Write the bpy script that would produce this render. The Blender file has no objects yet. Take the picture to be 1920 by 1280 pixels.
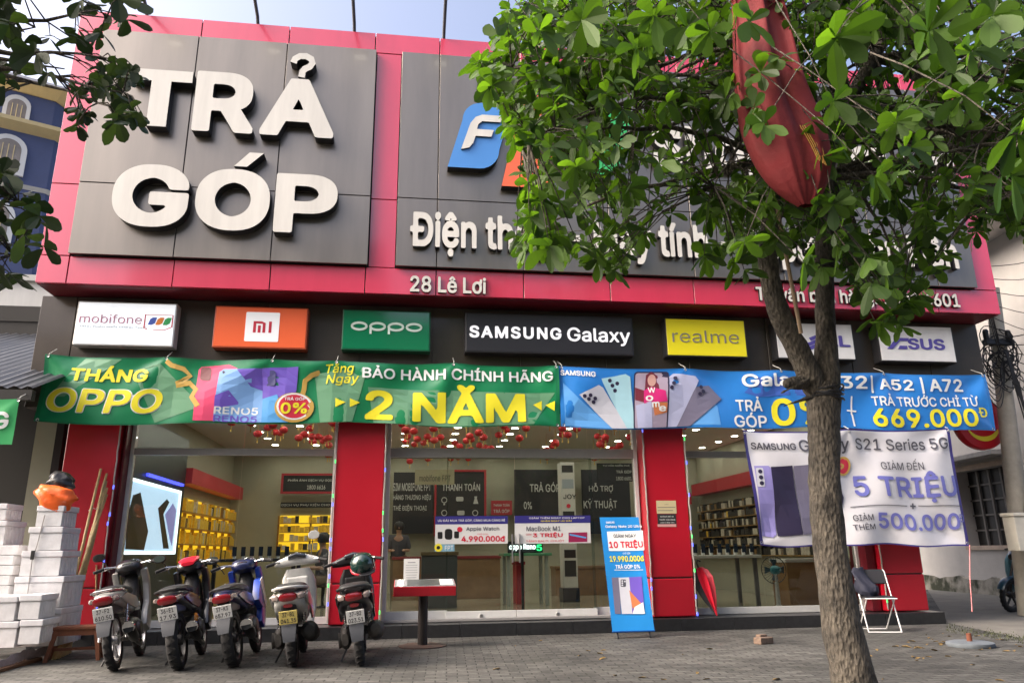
import bpy, bmesh, math, random, os
import numpy as np
from mathutils import Vector, Matrix
from math import radians, sin, cos, pi

sc = bpy.context.scene
COL = sc.collection
rng = random.Random(7)

# ------------------------------------------------------------------ camera
F = 1400.0; CAMH = 1.1                      # focal length in photo pixels (1920 wide), lens height
YAW, PITCH, ROLL = radians(7.92), radians(15.72), radians(-.71)
_fw = Vector((sin(YAW)*cos(PITCH), cos(YAW)*cos(PITCH), sin(PITCH)))
_r = Vector((cos(YAW), -sin(YAW), 0)); _u = _r.cross(_fw)
_r2 = cos(ROLL)*_r + sin(ROLL)*_u; _u2 = -sin(ROLL)*_r + cos(ROLL)*_u
CPOS = Vector((0, 0, CAMH))
cd = bpy.data.cameras.new("camera"); cam = bpy.data.objects.new("camera", cd); COL.objects.link(cam)
M = Matrix((_r2, _u2, -_fw)).transposed().to_4x4(); M.translation = CPOS
cam.matrix_world = M
cd.sensor_width = 36; cd.lens = 36*F/1920; cd.clip_end = 2000; cd.clip_start = .05
sc.camera = cam

# ------------------------------------------------------------------ world, sun, exposure
SUN_EL, SUN_ROT = radians(38), radians(262)
w = bpy.data.worlds.new("World"); sc.world = w; w.use_nodes = True
nt = w.node_tree; bg = nt.nodes["Background"]
sky = nt.nodes.new("ShaderNodeTexSky"); sky.sky_type = 'NISHITA'; sky.sun_disc = False
sky.sun_elevation = SUN_EL; sky.sun_rotation = SUN_ROT
sky.air_density = .6; sky.dust_density = 9; sky.ozone_density = .6
nt.links.new(sky.outputs[0], bg.inputs[0]); bg.inputs[1].default_value = .15
sl = bpy.data.lights.new("sun", 'SUN'); sl.energy = .5; sl.angle = radians(90); sl.color = (1, .94, .86)
so = bpy.data.objects.new("sun", sl); COL.objects.link(so)
sd = Vector((sin(SUN_ROT)*cos(SUN_EL), cos(SUN_ROT)*cos(SUN_EL), sin(SUN_EL)))
so.rotation_euler = (-sd).to_track_quat('-Z', 'Y').to_euler()
sc.view_settings.view_transform = 'Standard'; sc.view_settings.look = 'None'
sc.view_settings.exposure = 1.85; sc.view_settings.gamma = 1; sc.view_settings.use_curve_mapping = False
sc.render.engine = 'CYCLES'; sc.cycles.use_denoising = True
sc.cycles.max_bounces = 8; sc.cycles.transparent_max_bounces = 24

# ------------------------------------------------------------------ surveying: photo pixel -> place
def ray(x, y): return _fw + _r2*((x-960)/F) - _u2*((y-640)/F)
def A(x, y, Y):                              # point of the upright plane Y
    d = ray(x, y); return CPOS + d*(Y/d.y)
def G(x, y, z=0.0):                          # point of the level plane z
    d = ray(x, y); return CPOS + d*((z-CAMH)/d.z)
def AX(x, y, X):                             # point of the side plane X
    d = ray(x, y); return CPOS + d*(X/d.x)
def proj(P):
    q = Vector(P)-CPOS; z = q.dot(_fw)
    if z < .05: return (-9999, -9999)
    return (960+F*q.dot(_r2)/z, 640-F*q.dot(_u2)/z)

# ------------------------------------------------------------------ materials
MATS = {}
def mat(name, col, rough=.5, metal=0, var=0, vscale=4, bump=0, bscale=60, coat=0, emit=0, spec=.5, streak=False, sheen=0):
    if name in MATS: return MATS[name]
    m = bpy.data.materials.new(name); m.use_nodes = True; n = m.node_tree; b = n.nodes["Principled BSDF"]
    b.inputs["Base Color"].default_value = (*col, 1); b.inputs["Roughness"].default_value = rough
    b.inputs["Metallic"].default_value = metal; b.inputs["Specular IOR Level"].default_value = spec
    b.inputs["Coat Weight"].default_value = coat; b.inputs["Coat Roughness"].default_value = .08
    if emit:
        b.inputs["Emission Color"].default_value = (*col, 1); b.inputs["Emission Strength"].default_value = emit
    if var or bump:
        tc = n.nodes.new("ShaderNodeTexCoord"); src = tc.outputs["Object"]
        if streak:
            mp = n.nodes.new("ShaderNodeMapping"); mp.inputs["Scale"].default_value = (1, 1, .12)
            n.links.new(src, mp.inputs[0]); src = mp.outputs[0]
    if var:
        t = n.nodes.new("ShaderNodeTexNoise"); t.inputs["Scale"].default_value = vscale; t.inputs["Detail"].default_value = 8
        t.inputs["Roughness"].default_value = .65
        n.links.new(src, t.inputs[0])
        r = n.nodes.new("ShaderNodeMapRange"); r.inputs[1].default_value = .3; r.inputs[2].default_value = .7
        r.inputs[3].default_value = 1-var; r.inputs[4].default_value = 1+var
        n.links.new(t.outputs[0], r.inputs[0])
        mx = n.nodes.new("ShaderNodeMix"); mx.data_type = 'RGBA'; mx.blend_type = 'MULTIPLY'; mx.inputs[0].default_value = 1
        mx.inputs[6].default_value = (*col, 1); n.links.new(r.outputs[0], mx.inputs[7])
        n.links.new(mx.outputs[2], b.inputs["Base Color"])
        r2 = n.nodes.new("ShaderNodeMapRange"); r2.inputs[3].default_value = max(.02, rough*.8); r2.inputs[4].default_value = min(1, rough*1.25)
        n.links.new(t.outputs[0], r2.inputs[0]); n.links.new(r2.outputs[0], b.inputs["Roughness"])
    if bump:
        t2 = n.nodes.new("ShaderNodeTexNoise"); t2.inputs["Scale"].default_value = bscale; t2.inputs["Detail"].default_value = 6
        n.links.new(src, t2.inputs[0])
        bm_ = n.nodes.new("ShaderNodeBump"); bm_.inputs["Strength"].default_value = min(1, bump); bm_.inputs["Distance"].default_value = .02
        n.links.new(t2.outputs[0], bm_.inputs["Height"]); n.links.new(bm_.outputs[0], b.inputs["Normal"])
    MATS[name] = m; return m

def glass_mat(name, tint=(.86, .9, .88), ior=1.45):
    m = bpy.data.materials.new(name); m.use_nodes = True; n = m.node_tree
    for q in list(n.nodes):
        if q.type == 'BSDF_PRINCIPLED': n.nodes.remove(q)
    out = n.nodes["Material Output"]
    t = n.nodes.new("ShaderNodeBsdfTransparent"); t.inputs[0].default_value = (*tint, 1)
    g = n.nodes.new("ShaderNodeBsdfGlossy"); g.inputs[1].default_value = .02
    fr = n.nodes.new("ShaderNodeFresnel"); fr.inputs[0].default_value = ior
    mx = n.nodes.new("ShaderNodeMixShader")
    n.links.new(fr.outputs[0], mx.inputs[0]); n.links.new(t.outputs[0], mx.inputs[1]); n.links.new(g.outputs[0], mx.inputs[2])
    n.links.new(mx.outputs[0], out.inputs[0]); MATS[name] = m; return m

# ------------------------------------------------------------------ mesh builder
class MB:
    def __init__(s): s.v = []; s.f = []; s.m = []
    def face(s, pts, mi=0):
        k = len(s.v); s.v += [tuple(p) for p in pts]; s.f.append(tuple(range(k, k+len(pts)))); s.m.append(mi); return s
    def box(s, x0, x1, y0, y1, z0, z1, mi=0, T=None):
        p = [Vector((x, y, z)) for z in (z0, z1) for y in (y0, y1) for x in (x0, x1)]
        if T: p = [T @ q for q in p]
        k = len(s.v); s.v += [tuple(q) for q in p]
        for q in ((0,2,3,1), (4,5,7,6), (0,1,5,4), (2,6,7,3), (0,4,6,2), (1,3,7,5)):
            s.f.append(tuple(k+i for i in q)); s.m.append(mi)
        return s
    def tube(s, pts, r, n=10, mi=0, cap=True):
        pts = [Vector(p) for p in pts]; N = len(pts)
        if not isinstance(r, (list, tuple)): r = [r]*N
        k = len(s.v); a = None
        for i, p in enumerate(pts):
            t = (pts[min(i+1, N-1)]-pts[max(i-1, 0)]).normalized()
            if a is None: a = t.orthogonal().normalized()
            else:
                a = a - t*a.dot(t)
                a = a.normalized() if a.length > 1e-6 else t.orthogonal().normalized()
            b = t.cross(a)
            for j in range(n):
                th = 2*pi*j/n; s.v.append(tuple(p+(a*cos(th)+b*sin(th))*r[i]))
        for i in range(N-1):
            for j in range(n):
                j2 = (j+1) % n
                s.f.append((k+i*n+j, k+i*n+j2, k+(i+1)*n+j2, k+(i+1)*n+j)); s.m.append(mi)
        if cap:
            s.f.append(tuple(k+j for j in reversed(range(n)))); s.m.append(mi)
            s.f.append(tuple(k+(N-1)*n+j for j in range(n))); s.m.append(mi)
        return s
    def lathe(s, prof, c=(0,0,0), ax='z', n=24, mi=0, closed=False):   # prof: (radius, height)
        k = len(s.v); c = Vector(c); N = len(prof)
        for r, h in prof:
            for j in range(n):
                th = 2*pi*j/n
                q = {'z': (r*cos(th), r*sin(th), h), 'y': (r*cos(th), h, r*sin(th)), 'x': (h, r*cos(th), r*sin(th))}[ax]
                s.v.append(tuple(c+Vector(q)))
        for i in range(N if closed else N-1):
            i2 = (i+1) % N
            for j in range(n):
                j2 = (j+1) % n
                s.f.append((k+i*n+j, k+i*n+j2, k+i2*n+j2, k+i2*n+j)); s.m.append(mi)
        if not closed:
            if prof[0][0] > 1e-6: s.f.append(tuple(k+j for j in range(n))); s.m.append(mi)
            if prof[-1][0] > 1e-6: s.f.append(tuple(k+(N-1)*n+j for j in range(n))); s.m.append(mi)
        return s
    def loft(s, secs, n=16, mi=0, ax='x', cap=True):
        # secs: (x, yc, zc, half width, half height, exponent) sections across the x axis
        k = len(s.v); N = len(secs)
        for (x, yc, zc, hw, hh, e) in secs:
            for j in range(n):
                th = 2*pi*j/n; cc, ss = cos(th), sin(th)
                y = yc+hw*math.copysign(abs(cc)**(2/e), cc); z = zc+hh*math.copysign(abs(ss)**(2/e), ss)
                s.v.append((x, y, z) if ax == 'x' else ((y, x, z) if ax == 'y' else (y, z, x)))
        for i in range(N-1):
            for j in range(n):
                j2 = (j+1) % n
                s.f.append((k+i*n+j, k+i*n+j2, k+(i+1)*n+j2, k+(i+1)*n+j)); s.m.append(mi)
        if cap:
            s.f.append(tuple(k+j for j in reversed(range(n)))); s.m.append(mi)
            s.f.append(tuple(k+(N-1)*n+j for j in range(n))); s.m.append(mi)
        return s
    def prism(s, pts, fn, d, mi=0, side=None):      # outline in (u, v); fn(u, v, depth) -> point
        side = mi if side is None else side
        k = len(s.v); n = len(pts)
        s.v += [tuple(fn(u, v, d)) for u, v in pts] + [tuple(fn(u, v, 0)) for u, v in pts]
        s.f.append(tuple(range(k, k+n))); s.m.append(mi)
        s.f.append(tuple(reversed(range(k+n, k+2*n)))); s.m.append(side)
        for i in range(n):
            j = (i+1) % n; s.f.append((k+i, k+n+i, k+n+j, k+j)); s.m.append(side)
        return s
    def build(s, name, mats, parent=None, world=True, smooth=False, bevel=0, seg=2, angle=35):
        if not isinstance(mats, (list, tuple)): mats = [mats]
        me = bpy.data.meshes.new(name); me.from_pydata(s.v, [], s.f)
        for m in mats: me.materials.append(m)
        me.polygons.foreach_set("material_index", s.m)
        if parent is not None and world: me.transform(Matrix.Translation(-parent.location))
        bm = bmesh.new(); bm.from_mesh(me)
        bmesh.ops.remove_doubles(bm, verts=bm.verts, dist=1e-5)
        bmesh.ops.recalc_face_normals(bm, faces=bm.faces)
        if bevel:
            ed = [e for e in bm.edges if len(e.link_faces) == 2 and e.calc_face_angle(0) > radians(angle)]
            bmesh.ops.bevel(bm, geom=ed, offset=bevel, segments=seg, profile=.6, affect='EDGES', clamp_overlap=True)
        if smooth:
            for f in bm.faces: f.smooth = True
            for e in bm.edges:
                if len(e.link_faces) == 2 and e.calc_face_angle(0) > radians(45): e.smooth = False
        bm.to_mesh(me); bm.free()
        o = bpy.data.objects.new(name, me); COL.objects.link(o)
        if parent is not None: o.parent = parent
        return o
    def raw(s, name, mats, parent=None, world=True, smooth=False):   # big meshes: no cleaning up
        if not isinstance(mats, (list, tuple)): mats = [mats]
        me = bpy.data.meshes.new(name); me.from_pydata(s.v, [], s.f)
        for m in mats: me.materials.append(m)
        me.polygons.foreach_set("material_index", s.m)
        if smooth: me.polygons.foreach_set("use_smooth", [True]*len(s.f))
        if parent is not None and world: me.transform(Matrix.Translation(-parent.location))
        o = bpy.data.objects.new(name, me); COL.objects.link(o)
        if parent is not None: o.parent = parent
        return o

def tag(o, label=None, cat=None, group=None, kind=None):
    if label: o["label"] = label
    if cat: o["category"] = cat
    if group: o["group"] = group
    if kind: o["kind"] = kind
    return o
def thing(name, label, cat, loc=(0,0,0), rz=0, group=None):
    o = bpy.data.objects.new(name, None); o.empty_display_size = .2; COL.objects.link(o)
    o.location = loc; o.rotation_euler = (0, 0, rz)
    return tag(o, label, cat, group)
def copy_tree(o, parent=None):
    c = o.copy(); COL.objects.link(c); c.parent = parent
    for ch in list(o.children): copy_tree(ch, c)
    return c

# ------------------------------------------------------------------ lettering: outlines of the built-in typeface, thickened
FONT = None
try:
    for v in ('LOCAL', 'SYSTEM'):
        p = os.path.join(bpy.utils.resource_path(v), "datafiles", "fonts", "Inter.woff2")
        if os.path.exists(p): FONT = bpy.data.fonts.load(p); break
except Exception: FONT = None
_fc = bpy.data.curves.new("t", 'FONT'); _fo = bpy.data.objects.new("t", _fc); COL.objects.link(_fo)
if FONT: _fc.font = FONT
GC = {}
def glyphs(s, bold=.03, cell=1/30, p=4, spacing=1.0, shear=0):
    key = (s, bold, cell, p, spacing, shear)
    if key in GC: return GC[key]
    _fc.body = s; _fc.space_character = spacing
    dg = bpy.context.evaluated_depsgraph_get(); dg.update()
    cu = _fo.evaluated_get(dg).to_curve(dg)
    polys = []
    for sp in cu.splines:
        bp = sp.bezier_points; n = len(bp); pts = []
        for i in range(n):
            a, b = bp[i], bp[(i+1) % n]
            p0, p1, p2, p3 = [np.array(q[:2]) for q in (a.co, a.handle_right, b.co, b.handle_left)]
            L = np.linalg.norm(p2-p0); st = max(2, int(L/.02)+1) if L > .02 else 2
            for t in np.linspace(0, 1, st, endpoint=False):
                pts.append((1-t)**3*p0+3*(1-t)**2*t*p1+3*(1-t)*t*t*p3+t**3*p2)
        if len(pts) > 2: polys.append(np.array(pts))
    _fo.to_curve_clear()
    polys.sort(key=lambda q: q[:, 0].min())
    cl = []
    for q in polys:
        if cl and q[:, 0].min()-bold*1.2 < cl[-1][1]+bold*1.2:
            cl[-1][0].append(q); cl[-1][1] = max(cl[-1][1], q[:, 0].max())
        else: cl.append([[q], q[:, 0].max()])
    V = []; Fc = []; S = []
    for qs, _ in cl:
        allp = np.vstack(qs); lo = allp.min(0)-bold-2.5*cell; hi = allp.max(0)+bold+2.5*cell
        xs = np.arange(lo[0], hi[0]+cell, cell); ys = np.arange(lo[1], hi[1]+cell, cell)
        X, Y = np.meshgrid(xs, ys); wn = np.zeros_like(X)
        dist = np.full(X.shape, 9.)
        for q in qs:
            q2 = np.roll(q, -1, 0)
            for (ax, ay), (bx, by) in zip(q, q2):
                if ay == by: continue
                up = ay < by
                m = (Y >= min(ay, by)) & (Y < max(ay, by))
                xi = ax+(Y-ay)*(bx-ax)/(by-ay)
                wn += np.where(m & (X < xi), 1 if up else -1, 0)
            dn = []                                    # dense samples of the outline
            for a_, b_ in zip(q, q2):
                k = max(1, int(np.linalg.norm(b_-a_)/(cell*.35)))
                for t in range(k): dn.append(a_+(b_-a_)*t/k)
            dn = np.array(dn)
            for c0 in range(0, len(dn), 200):
                dd = dn[c0:c0+200]
                dx = np.abs(X[..., None]-dd[:, 0]); dy = np.abs(Y[..., None]-dd[:, 1])
                dist = np.minimum(dist, ((dx**p+dy**p)**(1/p)).min(-1))
        D = np.where(wn != 0, -dist, dist)-bold
        D = np.where(np.abs(D) < 1e-6, 1e-6, D)
        ny, nx = D.shape
        for j in range(ny-1):
            run = None
            for i in range(nx-1):
                d = (D[j, i], D[j, i+1], D[j+1, i+1], D[j+1, i])
                full = all(q < 0 for q in d)
                if full:
                    if run is None: run = i
                    if i-run < 3 and i < nx-2: continue
                    e = i+1
                    k = len(V); V += [(xs[run], ys[j]), (xs[e], ys[j]), (xs[e], ys[j+1]), (xs[run], ys[j+1])]
                    Fc.append((k, k+1, k+2, k+3)); run = None; continue
                if run is not None:
                    k = len(V); V += [(xs[run], ys[j]), (xs[i], ys[j]), (xs[i], ys[j+1]), (xs[run], ys[j+1])]
                    Fc.append((k, k+1, k+2, k+3)); run = None
                if all(q > 0 for q in d): continue
                c = ((xs[i], ys[j]), (xs[i+1], ys[j]), (xs[i+1], ys[j+1]), (xs[i], ys[j+1]))
                pts = []; cr = []
                for a in range(4):
                    b = (a+1) % 4
                    if d[a] < 0: pts.append(c[a])
                    if (d[a] < 0) != (d[b] < 0):
                        t = d[a]/(d[a]-d[b]); q = (c[a][0]+(c[b][0]-c[a][0])*t, c[a][1]+(c[b][1]-c[a][1])*t)
                        pts.append(q); cr.append((q, d[a] < 0))
                if len(pts) >= 3:
                    k = len(V); V += pts; Fc.append(tuple(range(k, k+len(pts))))
                if len(cr) == 2:
                    o_, i_ = (cr[0][0], cr[1][0]) if cr[0][1] else (cr[1][0], cr[0][0])
                    S.append((o_, i_))
    V = np.array(V) if V else np.zeros((1, 2))
    if shear: V = np.column_stack([V[:, 0]+shear*V[:, 1], V[:, 1]]); S = [((a[0]+shear*a[1], a[1]), (b[0]+shear*b[1], b[1])) for a, b in S]
    bb = (V[:, 0].min(), V[:, 1].min(), V[:, 0].max(), V[:, 1].max())
    GC[key] = (V, Fc, S, bb); return GC[key]
def letter(mb, s, fn, rect, d0=0., d1=.003, mi=0, side=None, bold=.03, cell=1/30, ref=None, sides=False, **kw):
    if kw.get('p', 4) == 4:
        if ref is not None: ref = ref*.45
        bold = bold*.45
        if bold < .006: cell = min(cell, 1/48)
    # writes s into rect (u0, v0, u1, v1); the front lies at depth d1, sides reach back to d0
    V, Fc, S, bb = glyphs(s, bold, cell, **kw)
    if ref is not None: bb = glyphs(s, ref, cell, **kw)[3]
    u0, v0, u1, v1 = rect; su = (u1-u0)/max(1e-6, bb[2]-bb[0]); sv = (v1-v0)/max(1e-6, bb[3]-bb[1])
    k = len(mb.v)
    mp = lambda a: (u0+(a[0]-bb[0])*su, v0+(a[1]-bb[1])*sv)
    mb.v += [tuple(fn(*mp(a), d1)) for a in V]
    for f in Fc: mb.f.append(tuple(k+i for i in f)); mb.m.append(mi)
    if sides:
        for a, b in S:
            a, b = mp(a), mp(b); k = len(mb.v)
            mb.v += [tuple(fn(*a, d1)), tuple(fn(*b, d1)), tuple(fn(*b, d0)), tuple(fn(*a, d0))]
            mb.f.append((k+1, k, k+3, k+2)); mb.m.append(mi if side is None else side)
def facing(Y):                               # upright plane that faces the camera (towards -y)
    return lambda u, v, d: (u, Y-d, v)
def rectpx(xl, ylt, ylb, xr, yrt, yrb, Y):   # ink box measured in the photo at its left and right ends
    a, b, c, d = A(xl, ylt, Y), A(xl, ylb, Y), A(xr, yrt, Y), A(xr, yrb, Y)
    return ((a.x+b.x)/2, (b.z+d.z)/2, (c.x+d.x)/2, (a.z+c.z)/2)
def ribbon(pts, w):                          # outline of a stroke of even width
    L = []; R = []
    for i, p in enumerate(pts):
        a = Vector(pts[max(i-1, 0)]); b = Vector(pts[min(i+1, len(pts)-1)]); t = (b-a).normalized(); n = Vector((-t.y, t.x))
        ww = w[i] if isinstance(w, (list, tuple)) else w
        L.append(tuple(Vector(p)+n*ww/2)); R.append(tuple(Vector(p)-n*ww/2))
    return L+R[::-1]
def rrect(u0, v0, u1, v1, r, n=5):
    o = []
    for cx, cy, a0 in ((u1-r, v1-r, 0), (u0+r, v1-r, 90), (u0+r, v0+r, 180), (u1-r, v0+r, 270)):
        for k in range(n+1):
            a = radians(a0+90*k/n); o.append((cx+r*cos(a), cy+r*sin(a)))
    return o
def disc(cx, cy, r, n=24, ry=None): return [(cx+r*cos(2*pi*k/n), cy+(ry or r)*sin(2*pi*k/n)) for k in range(n)]
# ------------------------------------------------------------------ palette
PINK = mat("red composite panel", (.62, .03, .08), .25, var=.1, vscale=1.3, coat=1, spec=1, streak=True)
GREYP = mat("grey composite panel", (.25, .222, .19), .33, metal=.8, var=.13, vscale=1.6, coat=.3, streak=True)
BRONZE = mat("dark bronze panel", (.075, .062, .05), .3, metal=.4, var=.12, vscale=1.5, coat=.4)
JOINT = mat("black joint", (.012, .012, .012), .7)
PILR = mat("pillar red panel", (.42, .005, .018), .35, var=.05, vscale=2, coat=.3)
WHITEL = mat("letter white", (.62, .6, .55), .5, var=.12, vscale=3, streak=True)
LSIDE = mat("letter side", (.018, .018, .022), .5)
STEP = mat("black granite", (.022, .023, .025), .3, var=.3, vscale=14)
ALU = mat("white aluminium", (.62, .62, .6), .35, var=.06, vscale=8)
ALUG = mat("grey aluminium", (.3, .29, .28), .4, var=.06, vscale=8)
GLASS = glass_mat("shop glass")
WALLW = mat("cream wall", (.36, .35, .26), .7, var=.07, vscale=2)
CEILW = mat("white ceiling", (.6, .58, .52), .75, var=.04, vscale=2)
TILE = mat("polished floor tile", (.3, .27, .2), .12, var=.08, vscale=3)
BLACK = mat("black plastic", (.015, .015, .016), .4)
BLACKM = mat("black matt", (.02, .02, .021), .7, var=.15, vscale=10)
WHITE = mat("white print", (.8, .8, .8), .45)
YELLOW = mat("yellow print", (.85, .72, .04), .45)
STEEL = mat("steel", (.5, .5, .5), .3, metal=1)
LAMP = mat("downlight glow", (1, .93, .8), .5, emit=21)

# ------------------------------------------------------------------ ground
def brick_ground():
    m = bpy.data.materials.new("concrete paver"); m.use_nodes = True; n = m.node_tree; b = n.nodes["Principled BSDF"]
    tc = n.nodes.new("ShaderNodeTexCoord"); mp = n.nodes.new("ShaderNodeMapping"); mp.inputs["Rotation"].default_value = (0, 0, radians(3))
    n.links.new(tc.outputs["Object"], mp.inputs[0])
    nz = n.nodes.new("ShaderNodeTexNoise"); nz.inputs["Scale"].default_value = 3.5; nz.inputs["Detail"].default_value = 3
    n.links.new(mp.outputs[0], nz.inputs[0])
    add = n.nodes.new("ShaderNodeMix"); add.data_type = 'RGBA'; add.blend_type = 'LINEAR_LIGHT'; add.inputs[0].default_value = .018
    n.links.new(mp.outputs[0], add.inputs[6]); n.links.new(nz.outputs[1], add.inputs[7])
    br = n.nodes.new("ShaderNodeTexBrick"); br.inputs["Scale"].default_value = 1; br.inputs["Brick Width"].default_value = .2
    br.inputs["Row Height"].default_value = .1; br.inputs["Mortar Size"].default_value = .007; br.inputs["Mortar Smooth"].default_value = .4
    br.inputs["Color1"].default_value = (.05, .05, .046, 1); br.inputs["Color2"].default_value = (.1, .098, .09, 1); br.inputs["Mortar"].default_value = (.014, .014, .012, 1)
    n.links.new(add.outputs[2], br.inputs[0])
    n1 = n.nodes.new("ShaderNodeTexNoise"); n1.inputs["Scale"].default_value = .9; n1.inputs["Detail"].default_value = 7; n.links.new(tc.outputs["Object"], n1.inputs[0])
    n2 = n.nodes.new("ShaderNodeTexNoise"); n2.inputs["Scale"].default_value = 22; n2.inputs["Detail"].default_value = 6; n.links.new(tc.outputs["Object"], n2.inputs[0])
    r1 = n.nodes.new("ShaderNodeMapRange"); r1.inputs[1].default_value = .3; r1.inputs[2].default_value = .7; r1.inputs[3].default_value = .5; r1.inputs[4].default_value = 1.4; n.links.new(n1.outputs[0], r1.inputs[0])
    r2 = n.nodes.new("ShaderNodeMapRange"); r2.inputs[1].default_value = .3; r2.inputs[2].default_value = .7; r2.inputs[3].default_value = .75; r2.inputs[4].default_value = 1.2; n.links.new(n2.outputs[0], r2.inputs[0])
    mu = n.nodes.new("ShaderNodeMath"); mu.operation = 'MULTIPLY'; n.links.new(r1.outputs[0], mu.inputs[0]); n.links.new(r2.outputs[0], mu.inputs[1])
    mx = n.nodes.new("ShaderNodeMix"); mx.data_type = 'RGBA'; mx.blend_type = 'MULTIPLY'; mx.inputs[0].default_value = 1
    n.links.new(br.outputs[0], mx.inputs[6]); n.links.new(mu.outputs[0], mx.inputs[7])
    # moss and dirt patches
    n3 = n.nodes.new("ShaderNodeTexNoise"); n3.inputs["Scale"].default_value = 1.7; n3.inputs["Detail"].default_value = 9; n3.inputs["Roughness"].default_value = .7; n.links.new(tc.outputs["Object"], n3.inputs[0])
    r3 = n.nodes.new("ShaderNodeMapRange"); r3.inputs[1].default_value = .55; r3.inputs[2].default_value = .72; r3.inputs[3].default_value = 0; r3.inputs[4].default_value = .55; n.links.new(n3.outputs[0], r3.inputs[0])
    m2 = n.nodes.new("ShaderNodeMix"); m2.data_type = 'RGBA'; n.links.new(r3.outputs[0], m2.inputs[0]); n.links.new(mx.outputs[2], m2.inputs[6]); m2.inputs[7].default_value = (.03, .033, .022, 1)
    n.links.new(m2.outputs[2], b.inputs["Base Color"]); b.inputs["Roughness"].default_value = .85
    bp = n.nodes.new("ShaderNodeBump"); bp.inputs["Strength"].default_value = .8; bp.inputs["Distance"].default_value = .012
    hs = n.nodes.new("ShaderNodeMath"); hs.operation = 'MULTIPLY_ADD'; hs.inputs[1].default_value = -1; n.links.new(br.outputs[1], hs.inputs[0]); n.links.new(n2.outputs[0], hs.inputs[2])
    n.links.new(hs.outputs[0], bp.inputs["Height"]); n.links.new(bp.outputs[0], b.inputs["Normal"])
    return m
mb = MB(); mb.face([(-300, -300, 0), (300, -300, 0), (300, 400, 0), (-300, 400, 0)])
tag(mb.raw("ground", brick_ground()), kind='structure')
CONC = mat("driveway concrete", (.15, .143, .125), .85, var=.25, vscale=2.2, bump=.4, bscale=40)
dl = [G(1778, 1168), G(1738, 1103), G(1700, 1085), G(2600, 1085), G(2600, 1260), G(1935, 1200)]
mb = MB(); mb.face([(p.x, p.y, .004) for p in dl])
tag(mb.raw("driveway", CONC), kind='structure')
mb = MB(); mb.face([(-300, -40, .004), (300, -40, .004), (300, -4.5, .004), (-300, -4.5, .004)])
tag(mb.raw("road", mat("asphalt", (.05, .05, .05), .85, var=.2, vscale=3, bump=.4)), kind='structure')

# ------------------------------------------------------------------ the shop building
YF, YB, YP, YG, YS = 10.45, 11.0, 10.95, 11.3, 10.80
FZ0 = (A(64, 531, YF).z+A(1877, 588, YF).z)/2; FZ1 = (A(150, 16, YF).z+A(930, 82, YF).z)/2
FX0 = A(64, 531, YF).x; FX1 = A(1877, 588, YF).x
shop = thing("phone_shop", "wide two storey phone shop with red and grey panel front and glazed ground floor", "building", ((FX0+FX1)/2, YB, 0))
PX0 = A(131, 480, YF).x; PX1 = A(690, 500, YF).x; PX2 = A(741, 502, YF).x; PX3 = A(1826, 539, YF).x
PZ0 = A(480, 490, YF).z-.02; PZ1 = (A(191, 61, YF).z+A(700, 99, YF).z)/2
seams = [A(px, 560, YF).x for px in (319, 503, 683, 817, 982, 1145, 1302, 1470, 1640, 1757)]
zmid = A(480, 362, YF).z
fas = MB(); g = .008
def clad(mb, x0, x1, z0, z1, xs, zs, y0, y1, mi=0):
    X = [x0]+[x for x in xs if x0+.1 < x < x1-.1]+[x1]; Z = [z0]+[z for z in zs if z0+.1 < z < z1-.1]+[z1]
    for i in range(len(X)-1):
        for j in range(len(Z)-1):
            jy = rng.uniform(-.002, .002)
            mb.box(X[i]+g, X[i+1]-g, y0+jy, y1, Z[j]+g, Z[j+1]-g, mi)
clad(fas, FX0, PX0, PZ0, FZ1, [], [zmid, PZ1], YF, YF+.06)
clad(fas, PX0, PX3, PZ1, FZ1, seams, [], YF, YF+.06)
clad(fas, PX3, FX1, PZ0, FZ1, [], [zmid, PZ1], YF, YF+.06)
clad(fas, PX1, PX2, PZ0, PZ1, [], [zmid], YF, YF+.06)
clad(fas, FX0, FX1, FZ0, PZ0, [PX0]+seams, [], YF, YF+.06)
fo = fas.build("fascia", PINK, shop, bevel=.0015, seg=1)
mb = MB(); mb.box(FX0+.01, FX1-.01, YF+.05, YF+1.2, FZ0+.03, FZ1-.03)
mb.build("fascia_core", JOINT, shop)
mb = MB(); mb.box(FX0+.005, FX1-.005, YF+.062, YB+.3, FZ0+.002, FZ0+.028)
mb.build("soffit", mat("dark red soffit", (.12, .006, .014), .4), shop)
BX0 = A(80, 551, YB).x; BX1 = A(1836, 640, YB).x; BZ0 = 3.1
band = MB(); band.box(BX0+.01, BX1-.01, YB+.02, YB+.28, BZ0+.01, FZ0)
bs = [A(px, 660, YB).x for px in (131, 318, 500, 675, 810, 975, 1135, 1290, 1440, 1595, 1740)]
clad(band, BX0, BX1, BZ0, FZ0-.002, bs, [], YB, YB+.04)
band.build("name_band", BRONZE, shop, bevel=.0015, seg=1)
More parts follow.
